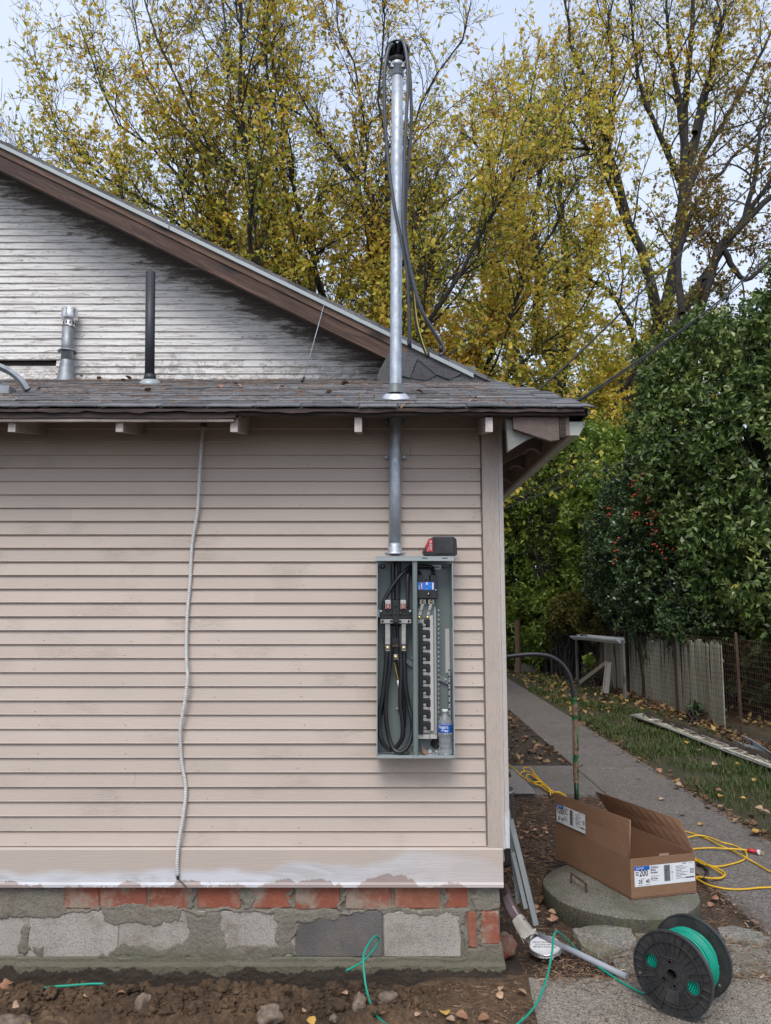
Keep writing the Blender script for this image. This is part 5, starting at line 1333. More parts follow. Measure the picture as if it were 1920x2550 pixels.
ring(SR, -.010, .006, .005, 'spool', 'rim', f1); ring(SR, SWD-.006, SWD+.010, .005, 'spool', 'rim', f2)
ring(.118, -.012, -.002, .003, 'spool', 'inner_ring', f1); ring(.066, -.009, -.002, .003, 'spool', 'inner_ring', f1, 6)
for hx_, hy_, ra, rb_, ha in big: ring(ra, -.010, .003, .003, 'spool', 'hole_rim', f1, 40, hx_, hy_, rb_, ha); ring(ra, SWD-.003, SWD+.004, .003, 'spool', 'hole_rim', f2, 40, hx_, hy_, rb_, ha)
for hx_, hy_, ra, rb_, ha in sm: ring(ra, -.010, .006, .0025, 'spool', 'hole_rim', f1, 20, hx_, hy_)
for hx_, hy_, ra, rb_, ha in ((P2(.133, -36)+(.0075, .0075, 0)), (P2(.133, -56)+(.0075, .0075, 0))): ring(ra, SWD-.003, SWD+.003, .002, 'spool', 'hole_rim', f2, 20, hx_, hy_)
ring(.022, -.013, .03, .004, 'spool', 'axle_hub', f1, 32); ring(.020, 0, SWD, .0035, 'spool', 'axle_tube', spool, 24)
def rib(r0, r1, deg, par, h=.012, w=.003):
    a = math.radians(deg); M_ = SM @ Matrix.Rotation(a, 4, 'Z')
    obj('rib', MB().box(r0, r1, -w/2, w/2, -h, -.0015, M_), 'spool', par)
for k in range(28):
    deg = k*360/28+6
    near = min(abs((deg-h+180) % 360-180) for h in (163, -17))
    if near < 21: rib(.118, SR-.004, deg, f1)
    else: rib(.070, SR-.003 if k % 2 else .145, deg, f1, .013 if k % 2 else .009)
for k in range(6): rib(.030, .066, k*60+30, f1, .005, .003)
rm_ = SM @ Matrix.Rotation(math.radians(-92), 4, 'Z'); obj('flange_tab', MB().box(.060, .112, -.032, .028, -.008, -.002, rm_, ch=.002), 'spool', f1)
# hub plate raised
obj('hub_plate', MB().add([SM @ Vector((r*math.cos(a+.26), r*math.sin(a+.26), z)) for r, z in ((.0235, -.008), (.033, -.0085), (.034, -.0079)) for a in np.linspace(0, 2*math.pi, 37)[:-1]], [(i*36+k, i*36+(k+1) % 36, (i+1)*36+(k+1) % 36, (i+1)*36+k) for i in range(2) for k in range(36)]), 'spool', f1)
# the drum seen between the flanges is the wire itself: layered coils
coil = thing('green_wire', 'bright green insulated wire wound on the spool and trailing to the foundation', 'wire', (c_f.x+.07, c_f.y+.09, .05))
def helix(r, z0, z1, m, name, rw=.0042, jit=.0012, seg=40, ph=0):
    turns = int((z1-z0)/(rw*2.05)); pts = []
    for k in range(turns*seg+1):
        a = 2*math.pi*k/seg+ph; z = z0+(z1-z0)*k/(turns*seg)
        rr_ = r+jit*math.sin(a*.37+z*70)+jit*math.sin(a*3.1)
        pts.append(SM @ Vector((rr_*math.cos(a), rr_*math.sin(a), z)))
    return obj(name, MB().tube(pts, rw, 6), m, coil)
helix(.110, .012, SWD-.010, 'green', 'coil'); helix(.1175, .030, SWD-.03, 'green', 'coil', jit=.0025, ph=1)
for r in (.064, .073, .082, .090, .098, .105):
    pts = [SM @ Vector((r*math.cos(a)+.001*math.sin(5*a), r*math.sin(a), .009+.004*math.sin(a*2+r*90))) for a in np.linspace(0, 2*math.pi, 49)]
    obj('coil', MB().tube(pts, .0043, 6), 'green', coil)
obj('drum', MB().add([SM @ Vector((r*math.cos(a), r*math.sin(a), z)) for r, z in ((.066, .004), (.066, .018), (.105, .018), (.105, SWD-.006), (.066, SWD-.006)) for a in np.linspace(0, 2*math.pi, 41)[:-1]], [(i*40+k, i*40+(k+1) % 40, (i+1)*40+(k+1) % 40, (i+1)*40+k) for i in range(4) for k in range(40)]), 'green', coil)
# trailing wire: measured ground points and lifted arcs
wr = .0045
def pc(x, y, Y): return V(*C3(x, y), Y)
wp = [SM @ Vector((-.055, -.128, .02)), G(*C3(935, 1492), .008), G(*C3(870, 1468), .006), G(*C3(760, 1405), .006), G(*C3(640, 1325), .008), pc(560, 1262, 3.70), pc(500, 1212, 3.72), pc(450, 1160, 3.66), pc(412, 1125, 3.60), pc(388, 1120, 3.55), pc(377, 1150, 3.50), pc(370, 1230, 3.42), pc(352, 1330, 3.36), pc(325, 1430, 3.28), pc(290, 1520, 3.20), pc(235, 1600, 3.10), pc(165, 1664, 3.02), pc(60, 1730, 2.95), pc(-150, 1780, 2.9),
      V(1130, 2610, 2.90), V(1050, 2600, 2.92), V(960, 2550, 3.0), V(928, 2510, 3.08), V(912, 2460, 3.16), V(905, 2400, 3.22), V(908, 2370, 3.26), V(925, 2340, 3.32), V(938, 2331, 3.36), V(943, 2338, 3.38), V(938, 2355, 3.38), V(918, 2380, 3.37), V(895, 2400, 3.36), V(861, 2418, 3.36)]
obj('wire_tail', MB().tube(spline(wp, 10), wr, 8), 'green', coil)
gp = [V(*q, Yq) for q, Yq in (((78, 2472), 3.24), ((115, 2459), 3.22), ((175, 2454), 3.22), ((225, 2450), 3.22), ((259, 2450), 3.22))]
o = obj('wire_offcut', MB().tube(spline(gp, 6), .0045, 8), 'green', label='short green wire end sticking out of the soil by the foundation at the left', cat='wire')
# little brown spring clamp in the soil
p = V(60, 2458, 3.28); gc = thing('ground_clamp', 'small bronze ground clamp half sunk in the soil at the left edge', 'clamp', (p.x, p.y, mound(p.x, p.y)))
obj('body', MB().box(p.x-.014, p.x+.010, p.y-.01, p.y+.01, p.z-.03, p.z+.012, ch=.003), 'rust', gc); obj('screw', MB().tube([p+Vector((-.002, -.01, 0)), p+Vector((.006, -.024, .004))], .006, 8), 'alum', gc)

# ================================================================== THINGS AT THE CORNER
# broken downspout
ds = thing('downspout', 'broken brown metal downspout with a torn pale end at the foundation corner', 'downspout', (.62, 3.6, -.03))
def squish(pts, w, d, name, m, par, jag=0):
    vs = []; n = 14
    for i, (p, q) in enumerate(pts):
        for k in range(n):
            a = 2*math.pi*k/n; c_, s_ = math.cos(a), math.sin(a)
            x = math.copysign(abs(c_)**.45, c_)*w*q; y = math.copysign(abs(s_)**.45, s_)*d*q
            j = jag*random.uniform(-1, 1) if i == len(pts)-1 else 0
            t = (Vector(pts[-1][0])-Vector(pts[0][0])).normalized(); sx = t.cross(Vector((.15, 1, 0))).normalized(); sy = t.cross(sx)
            vs.append(Vector(p)+sx*x+sy*y+t*(j+random.uniform(-.001, .001)))
    fs = [(i*n+k, i*n+(k+1) % n, (i+1)*n+(k+1) % n, (i+1)*n+k) for i in range(len(pts)-1) for k in range(n)]
    return obj(name, MB().add(vs, fs, False), m, par, solid=.0016)
def q3(x, y, Y): return V(*C3(x, y), Y)
squish([(q3(68, 845, 3.62), 1), (q3(90, 900, 3.62), 1), (q3(120, 970, 3.60), 1.0), (q3(150, 1020, 3.58), .96), (q3(172, 1050, 3.57), .9)], .026, .030, 'spout', 'spout', ds)
squish([(q3(165, 1040, 3.565), .95), (q3(190, 1085, 3.54), 1.04), (q3(215, 1120, 3.52), 1.1), (q3(238, 1150, 3.50), 1.25)], .027, .026, 'torn_end', 'spoutpale', ds, .018)
obj('torn_strip', MB().tube([q3(165, 1065, 3.54), q3(190, 1050, 3.53), q3(225, 1035, 3.53)], .0025, 5), 'rust', ds)
obj('torn_flap', MB().prism([q3(250, 1105, 3.49), q3(275, 1100, 3.50), q3(262, 1140, 3.48), q3(236, 1170, 3.46)], (0, .002, 0)), 'spoutpale', ds)
# meter cover disc with words
pc_ = G(*C3(330, 1222), .0); 
dc = thing('meter_shield', 'round white meter cover disc with a metal rim lying by the torn downspout', 'cover', (pc_.x, pc_.y, -.02))
DR = .076; DM = Matrix.Translation(Vector((pc_.x, pc_.y, .004))) @ Matrix.Rotation(math.radians(8), 4, 'X') @ Matrix.Rotation(math.radians(-6), 4, 'Y')
def dl(prof, m, name, seg=40):
    b = MB().lathe(prof, (0, 0, 0), seg); b.v = [DM @ v for v in b.v]; return obj(name, b, m, dc)
dl([(DR-.004, .012), (DR-.004, .0155), (DR, .0155), (DR+.001, .012), (DR-.002, .004), (DR+.002, .002), (DR+.002, -.004), (DR-.004, -.004)], 'alum', 'rim')
fcx = dl([(0, .013), (DR-.005, .013), (DR-.004, .0135)], 'white', 'face')
for s, y, x in (('LEAVE THIS SHIELD', .012, -.060), ('IN PLACE UNTIL', -.006, -.047), ('METER IS INSTALLED', -.024, -.055)):
    text_mesh(s, .014, DM @ Matrix.Translation((0, 0, .0142)) @ Matrix.Rotation(math.radians(-12), 4, 'Z') @ Matrix.Translation((x, y+.004, 0)), 'ink', fcx, 'lettering', sx=.82)
# pvc conduit lying on the ground
a, c = G(*C3(285, 1135), .03), G(*C3(812, 1388), .012)
cn = obj('conduit_pipe', MB().tube([a+(a-c)*.04, a.lerp(c, .5), c], .0135, 16), 'pvc', label='grey plastic conduit pipe lying diagonally from the house corner to the front slab', cat='pipe')
# grey steel trims leaning in the corner
def trim(p0, p1, w, label, flip=1, group=None):
    o = thing('steel_trim', label, 'metal trim', p1, group)
    t = (p1-p0).normalized(); sx = t.cross(Vector((0, 1, 0))).normalized()*w; sy = Vector((0, 1, 0))*w*.8
    for k, (a_, b_) in enumerate(((Vector(), sx), (Vector(), sy*flip), (sx, sx+sy*.35))):
        n = (b_-a_).cross(t).normalized()*.0022
        obj('web' if k == 0 else 'leg', MB().prism([p0+a_, p0+b_, p1+b_, p1+a_], n), 'strut', o)
trim(q3(112, 455, 3.85), q3(262, 1085, 3.66), .024, 'longest grey steel trim leaning into the house corner, rightmost of three')
trim(q3(98, 395, 3.95), q3(158, 950, 3.80), .020, 'thin grey steel trim closest to the house wall in the leaning bundle')
trim(q3(128, 650, 3.80), q3(205, 985, 3.70), .018, 'short grey steel trim in the middle of the leaning bundle')
# bucket and shovel handle
p = V(1262, 1975, 5.0); bk = thing('bucket', 'dark metal bucket mostly hidden behind the house corner', 'bucket', (p.x-.07, 5.0, -.03))
bz = V(1262, 1963, 5.0).z
obj('pail', MB().lathe([(0, -.03), (.095, -.03), (.12, bz-.02), (.124, bz-.02), (.124, bz), (.116, bz), (.09, -.02), (0, -.02)], (p.x-.075, 5.0, 0), 28), 'oldgalv', bk)
obj('bail', MB().tube([(p.x-.075+.124*math.cos(a), 5.0-.09*math.sin(a), bz-.02-.05*math.sin(a)) for a in np.linspace(0, math.pi, 14)], .003, 5), 'darkmetal', bk)
sh = thing('shovel', 'dark tool handle standing in the bucket behind the house corner', 'tool', (p.x-.06, 5.02, .0))
q0, q1 = V(1260, 1990, 5.02), V(1262, 1930, 5.02)
obj('shaft', MB().tube([(q0.x-.01, 5.02, .02), q1], .014, 10), 'darkmetal', sh); obj('grip', MB().tube([q1+Vector((-.05, 0, -.01)), q1+Vector((.025, 0, .004))], .016, 10), 'blackplastic', sh)
rock(V(1262, 2400, 3.75).x, 3.75, .05, 'rock', 'reddish rock in the shade behind the foundation corner', 'brick', (1, 1, 1.2), z=-.02)

# bent black pipe with tape
PY = 5.62
pb = [(1180, 1640), (1251, 1636), (1304, 1630.5), (1342, 1630), (1375, 1637), (1401, 1656), (1419, 1686), (1428, 1732), (1432, 1795), (1434, 1900), (1436, 2000), (1437, 2070)]
Y1 = PY; ppts = spline([V(x, y, PY) for x, y in pb], 8)
bp_ = thing('bent_pipe', 'black taped pipe arching from the house wall down behind the cardboard box', 'pipe', (V(1437, 2070, PY).x, PY, -.02))
ppts = [Vector((XC, PY, ppts[0].z))]+ppts
obj('pipe', MB().tube(ppts, .0165, 14), 'cable', bp_)
def pat(py_): 
    for i in range(len(ppts)-1):
        z = V(1430, py_, PY).z
        if ppts[i].z >= z >= ppts[i+1].z and ppts[i].x > V(1400, 1700, PY).x:
            t = (ppts[i].z-z)/(ppts[i].z-ppts[i+1].z+1e-9); return ppts[i].lerp(ppts[i+1], t)
    return ppts[-1]
for y0, y1, m, r in ((1736, 1752, 'greentape', .0225), (1750, 1780, 'tape', .021), (1778, 1792, 'greentape', .0205), (1790, 1850, 'tape', .0195), (1848, 1878, 'tape', .0210), (1876, 1898, 'greentape', .0198), (1896, 1930, 'tape', .0205), (1928, 1948, 'tape', .0195)):
    a, c = pat(y0), pat(y1); obj('tape_wrap', MB().tube([a, a.lerp(c, .35)+Vector((.0025, 0, 0)), a.lerp(c, .7)-Vector((.002, 0, 0)), c], [r, r*1.1, r*.96, r*1.05], 9, smooth=False), m, bp_)
for y0, y1, dx in ((1812, 1868, .012), (1880, 1935, .008), (1948, 1985, -.002)):
    a, c = pat(y0), pat(y1); obj('tape_strip', MB().tube([a+Vector((dx, -.012, 0)), c+Vector((dx, -.012, 0))], .009, 5), 'greentape', bp_)

# yellow cord: two bundles on the ground
cord = thing('extension_cord', 'yellow extension cord looped on the pad and on the sidewalk behind the box', 'cord', (1.9, 4.9, 0))
def ycord(pp, z=.008, n=8): obj('cord', MB().tube(spline([G(*C3(x, y), z+dz) for x, y, dz in pp], n), .0052, 7), 'yellow', cord)
ycord([(20, 100, .012), (60, 110, .012), (95, 120, .012), (140, 150, .012), (185, 195, .012), (240, 225, .02), (300, 255, .014), (350, 290, .01), (400, 310, .01), (430, 325, .0), (470, 370, -.01)], .006)
ycord([(200, 145, .015), (240, 150, .02), (270, 190, .022), (320, 240, .02), (370, 285, .012), (420, 300, .01), (455, 325, .0), (475, 360, -.01)], .006)
ycord([(175, 190, .015), (195, 170, .02), (240, 175, .022), (290, 220, .022), (320, 250, .02), (270, 245, .02), (225, 220, .02), (220, 190, .024), (260, 200, .026), (340, 270, .02), (390, 300, .012), (380, 330, .0)], .006)
ycord([(200, 145, .018), (205, 165, .018), (250, 180, .028), (300, 235, .026), (345, 262, .02), (365, 295, .015), (405, 290, .012), (445, 310, .004), (466, 345, -.01)], .008)
ycord([(230, 215, .02), (260, 232, .03), (310, 232, .024), (350, 275, .02), (360, 310, .0)], .010)
ycord([(1120, 520, 0), (1165, 527, 0), (1230, 545, 0), (1300, 575, .0), (1360, 605, .008), (1430, 635, .0), (1500, 670, .012), (1560, 705, 0), (1620, 740, 0), (1666, 765, 0), (1760, 800, 0)])
ycord([(1120, 560, 0), (1165, 562, 0), (1230, 548, .012), (1300, 560, .01), (1380, 590, .01), (1440, 605, .0), (1500, 635, .0), (1524, 665, .0), (1500, 695, .0), (1430, 718, .0), (1350, 732, .004), (1270, 722, .006), (1215, 690, 0), (1160, 660, 0)])
ycord([(1527, 636, .01), (1470, 630, .014), (1400, 627, .012), (1320, 622, .006), (1250, 625, 0), (1190, 630, 0), (1120, 640, 0)], .009)
ycord([(1190, 695, 0), (1225, 700, 0), (1280, 718, .01), (1340, 740, .006), (1385, 765, 0), (1394, 785, 0), (1370, 798, 0), (1310, 802, .01), (1260, 798, .006), (1215, 795, 0)])
ycord([(1200, 792, 0), (1235, 810, 0), (1290, 840, 0), (1370, 860, 0), (1450, 868, 0), (1530, 865, 0), (1600, 858, 0), (1680, 856, 0), (1780, 850, 0)])
ycord([(1150, 690, .0), (1210, 684, .0), (1260, 706, .012), (1310, 735, .012), (1350, 760, .008), (1385, 785, .004), (1360, 803, .006), (1290, 800, .012), (1200, 790, .0)])
plug = [G(*C3(x, y), .018) for x, y in ((1525, 637), (1545, 638), (1588, 645), (1600, 650), (1628, 655))]
obj('plug', MB().tube(plug[:3], [.010, .014, .014], 10), 'red', cord)
obj('plug_face', MB().tube([plug[2], plug[3]], .0145, 10), 'white', cord)
for dzz in (-.006, .006): obj('prong', MB().tube([plug[3]+Vector((0, 0, dzz)), plug[4]+Vector((0, 0, dzz))], .003, 5), 'brass', cord)
tp = [G(*C3(x, y), .014) for x, y in ((1225, 722), (1265, 730), (1290, 760), (1280, 790), (1265, 812))]
obj('cord_strap', MB().tube(tp, .010, 6), 'blackplastic', cord)

# ================================================================== FENCE
FX = lambda y: 4.35-.021*(y-9.76) if y < 20 else 4.13
fence = thing('slat_fence', 'low fence of weathered grey reed slats with mossy nearer panels behind the lawn', 'fence', (4.3, 13, 0))
rr = random.Random(11)
slat_me = {}
for m in ('slat', 'slatdark'):
    L = []
    for k in range(5):
        b = MB(); w_ = .019; h = 1.0
        top_j = rr.uniform(-.01, .01)
        vs = [(-.006, -w_, 0), (.006, -w_*.9, 0), (.006, w_*.9, 0), (-.006, w_, 0), (-.007, -w_*.95, h*.5), (.005, -w_, h*.5), (.004, w_, h*.5), (-.008, w_*.97, h*.5), (-.005, -w_, h+top_j), (.005, -w_, h+top_j), (.005, w_*.6, h), (-.005, w_*.7, h-top_j)]
        fs = [(0, 3, 2, 1), (8, 9, 10, 11)]+[(i, (i+1) % 4, 4+(i+1) % 4, 4+i) for i in range(4)]+[(4+i, 4+(i+1) % 4, 8+(i+1) % 4, 8+i) for i in range(4)]
        me = bpy.data.meshes.new('slat'); me.from_pydata(vs, [], fs); me.materials.append(MT[m]); L.append(me)
    slat_me[m] = L
panels = [(9.76, 11.55, 1.07, 'slat', 0), (11.58, 13.3, 1.05, 'slat', .01), (13.34, 14.6, .98, 'slat', -.02), (14.65, 16.4, .93, 'slatdark', .02), (16.45, 18.2, 1.0, 'slatdark', -.01), (18.25, 20.6, 1.02, 'slatdark', .02)]
for y0, y1, h, m, dx in panels:
    pn = obj('panel_rail', MB().box(FX(y0)+dx+.010, FX(y0)+dx+.022, y0, y1, h*.80, h*.83).box(FX(y0)+dx+.010, FX(y0)+dx+.022, y0, y1, h*.22, h*.25), 'slatdark', fence)
    y = y0+.02
    while y < y1:
        hh_ = h*(1+rr.uniform(-.02, .012)+.02*math.sin(y*2))
        place('slat', rr.choice(slat_me[m]), pn, (FX(y)+dx+rr.uniform(-.008, .004), y, rr.uniform(-.06, 0)), (rr.uniform(-.012, .012), rr.uniform(-.02, .02), rr.uniform(-.2, .2)), (1, rr.uniform(.8, 1.12), hh_+.03)); y += rr.uniform(.034, .041)
for (y, h) in ((9.30, 1.25), (11.2, 1.32), (13.32, 1.15), (14.62, 1.2), (16.4, 1.3), (18.2, 1.3)):
    obj('post', MB().tube([(FX(y)-.025, y, -.05), (FX(y)-.03, y, h)], .017, 6, smooth=False), 'rust', fence)
wm = MB()
wf = thing('wire_fence', 'rusty welded wire mesh fence running in front of the slat panels', 'fence', (4.33, 9, 0))
vv, ff = [], []
def strand(p, q, r=.0019):
    o = len(vv); p, q = Vector(p), Vector(q)
    t = (q-p).normalized(); a = Vector((1, 0, 0)); b_ = t.cross(a).normalized()
    for c_ in (p, q):
        vv.extend([c_+a*r, c_+b_*r, c_-a*r, c_-b_*r])
    ff.extend([(o+i, o+(i+1) % 4, o+4+(i+1) % 4, o+4+i) for i in range(4)])
y = 5.2
while y < 20:
    h = 1.16+.02*math.sin(y*3); strand((FX(y)-.05+.012*math.sin(y*5), y, .0), (FX(y)-.055, y+rr.uniform(-.01, .01), h)); y += .052
for k in range(16):
    y = 5.2; z = .04+k*.075
    while y < 20:
        z2 = z+.012*math.sin(y*3.3+k); z3 = z+.012*math.sin((y+.5)*3.3+k); strand((FX(y)-.052+.012*math.sin(y*2.1), y, z2), (FX(y+.5)-.052+.012*math.sin((y+.5)*2.1), y+.5, z3), .0022); y += .5
obj('wire_mesh', MB().add(vv, ff), 'rust', wf, kind='stuff')
obj('post', MB().tube([(FX(7)-.05, 7.0, -.05), (FX(7)-.05, 7.0, 1.3)], .016, 6), 'rust', wf)
# gutters and scraps along the fence
def gutter_piece(p0, p1, w, h, m, name, label, open_up=True, tilt=0, straps=(), fill=None, group=None):
    o = thing(name, label, 'gutter', (p0+p1)/2 if (p0+p1).z > .3 else Vector(((p0+p1).x/2, (p0+p1).y/2, 0)), group)
    t = (p1-p0).normalized(); sx = t.cross(Vector((0, 0, 1))).normalized(); sz = sx.cross(t)
    R_ = Matrix.Rotation(tilt, 3, t); sx = R_ @ sx; sz = R_ @ sz
    pr = gut_prof(-w/2, 0, w, h)
    N_ = 12; vs = []; fs = []
    for i in range(N_+1):
        u_ = i/N_; c_ = p0.lerp(p1, u_)+Vector((.012*math.sin(u_*7), 0, .006*math.sin(u_*5)))
        for x, z in pr: vs.append(c_+sx*x+sz*z)
    n = len(pr); fs = [(i*n+k, i*n+(k+1) % n, (i+1)*n+(k+1) % n, (i+1)*n+k) for i in range(N_) for k in range(n)]
    obj('trough', MB().add(vs, fs), m, o)
    for u_ in straps:
        c_ = p0.lerp(p1, u_); obj('strap', MB().tube([c_+sx*(-w/2)+sz*h, c_+sx*(w*.52)+sz*h*1.0], .005, 5), 'white', o)
    if fill:
        vs = []; fs = []
        for i in range(41):
            c_ = p0.lerp(p1, i/40)
            for k, x in enumerate((-.42, -.2, .05, .3, .5)): vs.append(c_+sx*x*w+sz*(h*.75+.022*noise.noise(Vector((i*.7, k, 3)))))
        fs = [(i*5+k, i*5+k+1, i*5+k+6, i*5+k+5) for i in range(40) for k in range(4)]
        obj('debris', MB().add(vs, fs, True), fill, o, kind='stuff')
    return o
g = gutter_piece(G(1583, 1790, .0)+Vector((.03, 0, .01)), G(1935, 1925, .0)+Vector((.06, -.1, .01)), .20, .045, 'gutter', 'old_gutter', 'long fallen cream gutter filled with dirt lying along the grass', straps=(.13, .70), fill='guttermix')
pe0, pe1 = G(1583, 1790, .0), G(1935, 1925, .0)
obj('end_cap', MB().prism([pe0+Vector((-.05, .0, .012)), pe0+Vector((.10, .03, .012)), pe0+Vector((.12, .03, .075)), pe0+Vector((-.06, 0, .06))], (0, .004, 0)), 'gutterpale', g)
# dark rotten board behind it
obj('front_lip', MB().tube([pe0+Vector((-.045, 0, .055)), pe0.lerp(pe1, .35)+Vector((-.035, 0, .062)), pe0.lerp(pe1, .7)+Vector((-.03, 0, .055)), pe1+Vector((-.02, -.1, .06))], .011, 6), 'gutterpale', g)
vs = []
for i in range(81):
    c_ = pe0.lerp(pe1, i/80)+Vector((.16+.03*noise.noise(Vector((i*.15, 2, 0))), .05, 0)); hh_ = .085+.05*noise.noise(Vector((i*.13, 0, 0)))+.02*noise.noise(Vector((i*.7, 0, 0)))
    for k, (dx_, dz_) in enumerate(((-.05, .0), (-.035, .5), (-.005, .95), (.03, 1.0), (.07, .55), (.11, 0))): vs.append(c_+Vector((dx_+.012*noise.noise(Vector((i*.8, k*3, 1))), 0, dz_*hh_+.014*noise.noise(Vector((i*.9, k*2, 5))))))
ob = obj('rotten_board', MB().add(vs, [(i*6+k, i*6+k+1, i*6+k+7, i*6+k+6) for i in range(80) for k in range(5)]), 'dirt', label='crumbling dark brown board lying behind the fallen cream gutter', cat='board')
gutter_piece(G(1846, 1850, .02), G(1990, 1940, .02), .11, .07, 'greygutter', 'grey_gutter', 'straight grey gutter piece near the right edge by the wire fence', tilt=.5)
gutter_piece(V(1430, 1592, 15.6), V(1546, 1602, 12.75), .15, .09, 'white', 'white_gutter', 'white gutter section resting along the top of the slat fence', tilt=math.pi*.06)
obj('post_board', MB().box(3.98, 4.02, 15.75, 15.81, -.03, V(1430, 1592, 15.7).z-.005).box(4.0, 4.03, 12.70, 12.80, -.03, .98), 'greywood', label='two grey boards standing against the slat fence under the white gutter', cat='board')
def plank(p0, p1, w, t_, m, name, label, cat='board'):
    d = p1-p0; L = d.length; M_ = Matrix.Translation(p0) @ d.to_track_quat('X', 'Z').to_matrix().to_4x4()
    return obj(name, MB().box(0, L, -w/2, w/2, -t_/2, t_/2, M_, ch=.002), m, label=label, cat=cat)
af = thing('wood_corner', 'grey lumber corner piece standing like an open wedge against the slat fence', 'lumber', (3.85, 13.1, 0))
for a, c, nm in ((C6(545, 528), C6(695, 415), 'lower_leg'), (C6(705, 408), C6(686, 590), 'upright_leg')):
    Ya, Yc = (13.9, 13.1) if nm == 'lower_leg' else (13.0, 12.6)
    p0, p1 = V(*a, Ya), V(*c, Yc); d = p1-p0; M_ = Matrix.Translation(p0) @ d.to_track_quat('X', 'Z').to_matrix().to_4x4()
    obj(nm, MB().box(0, d.length, -.05, .05, -.018, .018, M_, ch=.002).box(0, d.length, -.05, -.03, .0185, .05, M_), 'greywood' if nm != 'lower_leg' else 'slatdark', af)
tpst = obj('stake', MB().tube([(3.05, 17.4, -.05), (3.05, 17.4, V(1289, 1545, 17.4).z)], .065, 7, smooth=False), 'stake', label='brown wooden stake standing in the far grass near the house wall', cat='post')
for (x, y, w_, lb) in ((1313, 1672, .5, 'grey concrete block lying nearer the stake at the far end of the lawn'), (1350, 1660, .75, 'long grey concrete block behind the shorter one at the far end of the lawn')):
    p = G(x, y+4, 0); obj('far_block', MB().box(p.x-w_/2, p.x+w_/2, p.y, p.y+.25, 0, .17, ch=.01), 'blockdark', label=lb, cat='block')
# far building
fbld = thing('far_house', 'small building with a reddish roof glimpsed beside the laurel hedge', 'building', (6.2, 42, 0))
obj('wall', MB().box(4.8, 8.2, 42, 47, -.1, 2.1), 'blockdark', fbld); obj('roof', MB().prism([(4.6, 41.7, 2.1), (8.5, 41.7, 2.1), (8.5, 44.5, 2.5), (4.6, 44.5, 2.5)], (0, 0, .1)), 'brick', fbld)
obj('window', MB().box(5.9, 6.5, 41.97, 41.99, 1.0, 1.8), 'gutterpale', fbld)

# overhead lines
def lineobj(pp, r, label, name='overhead_line', m='line'):
    return obj(name, MB().tube(spline([V(*q) for q in pp], 8), r, 6), m, label=label, cat='cable')
lineobj([(2300, 60, 16), (1920, 418, 13), (1686, 640, 11), (1500, 824, 9.6), (1343, 970, 8.6), (1200, 1085, 8)], .014, 'black overhead cable, the upper of the lines slanting down from the right behind the roof')
lineobj([(2300, 300, 16), (1920, 632, 12.6), (1800, 742, 11.8), (1640, 862, 10.6), (1458, 985, 9.4), (1350, 1050, 8.7), (1200, 1130, 8)], .016, 'thick black twisted overhead cable in the middle of the slanting lines at the right')
lineobj([(2300, 340, 16), (1920, 645, 12.7), (1800, 748, 11.9), (1640, 868, 10.7), (1458, 990, 9.5), (1200, 1136, 8)], .009, 'thin black cable twisted along the thick overhead cable')
lineobj([(2300, 780, 12), (1891, 1000, 9.6), (1700, 1085, 8.4), (1476, 1182, 7.0), (1340, 1233, 6.2), (1241, 1272, 5.7), (1150, 1300, 5.4)], .0032, 'thin pale cable crossing the dark hedge down to the house corner', m='line')
# ================================================================== TREES (vectorised growth)
def npn(v): return v/np.maximum(np.linalg.norm(v, axis=-1, keepdims=True), 1e-9)
def grow(P0, D0, L, n, wander, trop):
    N = len(P0); P = np.zeros((N, n, 3)); P[:, 0] = P0; d = npn(D0); up = np.array([0, 0, 1.0])
    w = rng.normal(0, 1, (N, 3))
    for i in range(1, n):
        w = .55*w+.85*rng.normal(0, 1, (N, 3)); d = npn(d+w*wander+up*trop); P[:, i] = P[:, i-1]+d*(L/(n-1))[:, None]
    return P
def spawn(P, R, k, t0, t1, ang, rj=1.0):
    N, n, _ = P.shape; t = (np.tile((np.arange(k)+.5)/k, (N, 1))+rng.uniform(-.5/k, .5/k, (N, k)))*(t1-t0)+t0
    idx = np.clip((t*(n-1)).astype(int), 0, n-2); f = t*(n-1)-idx; ii = np.arange(N)[:, None]
    A, B_ = P[ii, idx], P[ii, idx+1]; pos = A+(B_-A)*f[..., None]; tan = npn(B_-A)
    rad = R[ii, idx]*(1-f)+R[ii, idx+1]*f
    perp = rng.normal(0, 1, pos.shape); perp -= tan*(perp*tan).sum(-1, keepdims=True); perp = npn(perp)
    a = ang*rng.uniform(.65, 1.3, (N, k))[..., None]
    d = tan*np.cos(a)+perp*np.sin(a)
    return pos.reshape(-1, 3), d.reshape(-1, 3), rad.reshape(-1), t.reshape(-1)
def tubesnp(P, R, s):
    N, n, _ = P.shape; T = np.zeros_like(P); T[:, 1:-1] = P[:, 2:]-P[:, :-2]; T[:, 0] = P[:, 1]-P[:, 0]; T[:, -1] = P[:, -1]-P[:, -2]; T = npn(T)
    ref = np.where(np.abs(T[..., 1:2]) > .9, np.array([1., 0, 0]), np.array([0, 1., 0.])); A = npn(np.cross(T, ref)); B_ = np.cross(T, A)
    a = 2*np.pi*np.arange(s)/s
    V_ = P[:, :, None]+(A[:, :, None]*np.cos(a)[None, None, :, None]+B_[:, :, None]*np.sin(a)[None, None, :, None])*R[:, :, None, None]
    base = (np.arange(N)*n*s)[:, None, None]+(np.arange(n-1)*s)[None, :, None]; k = np.arange(s)[None, None]; k2 = (k+1) % s
    Q = np.stack([base+k, base+k2, base+s+k2, base+s+k], -1).reshape(-1, 4)
    return V_.reshape(-1, 3), Q
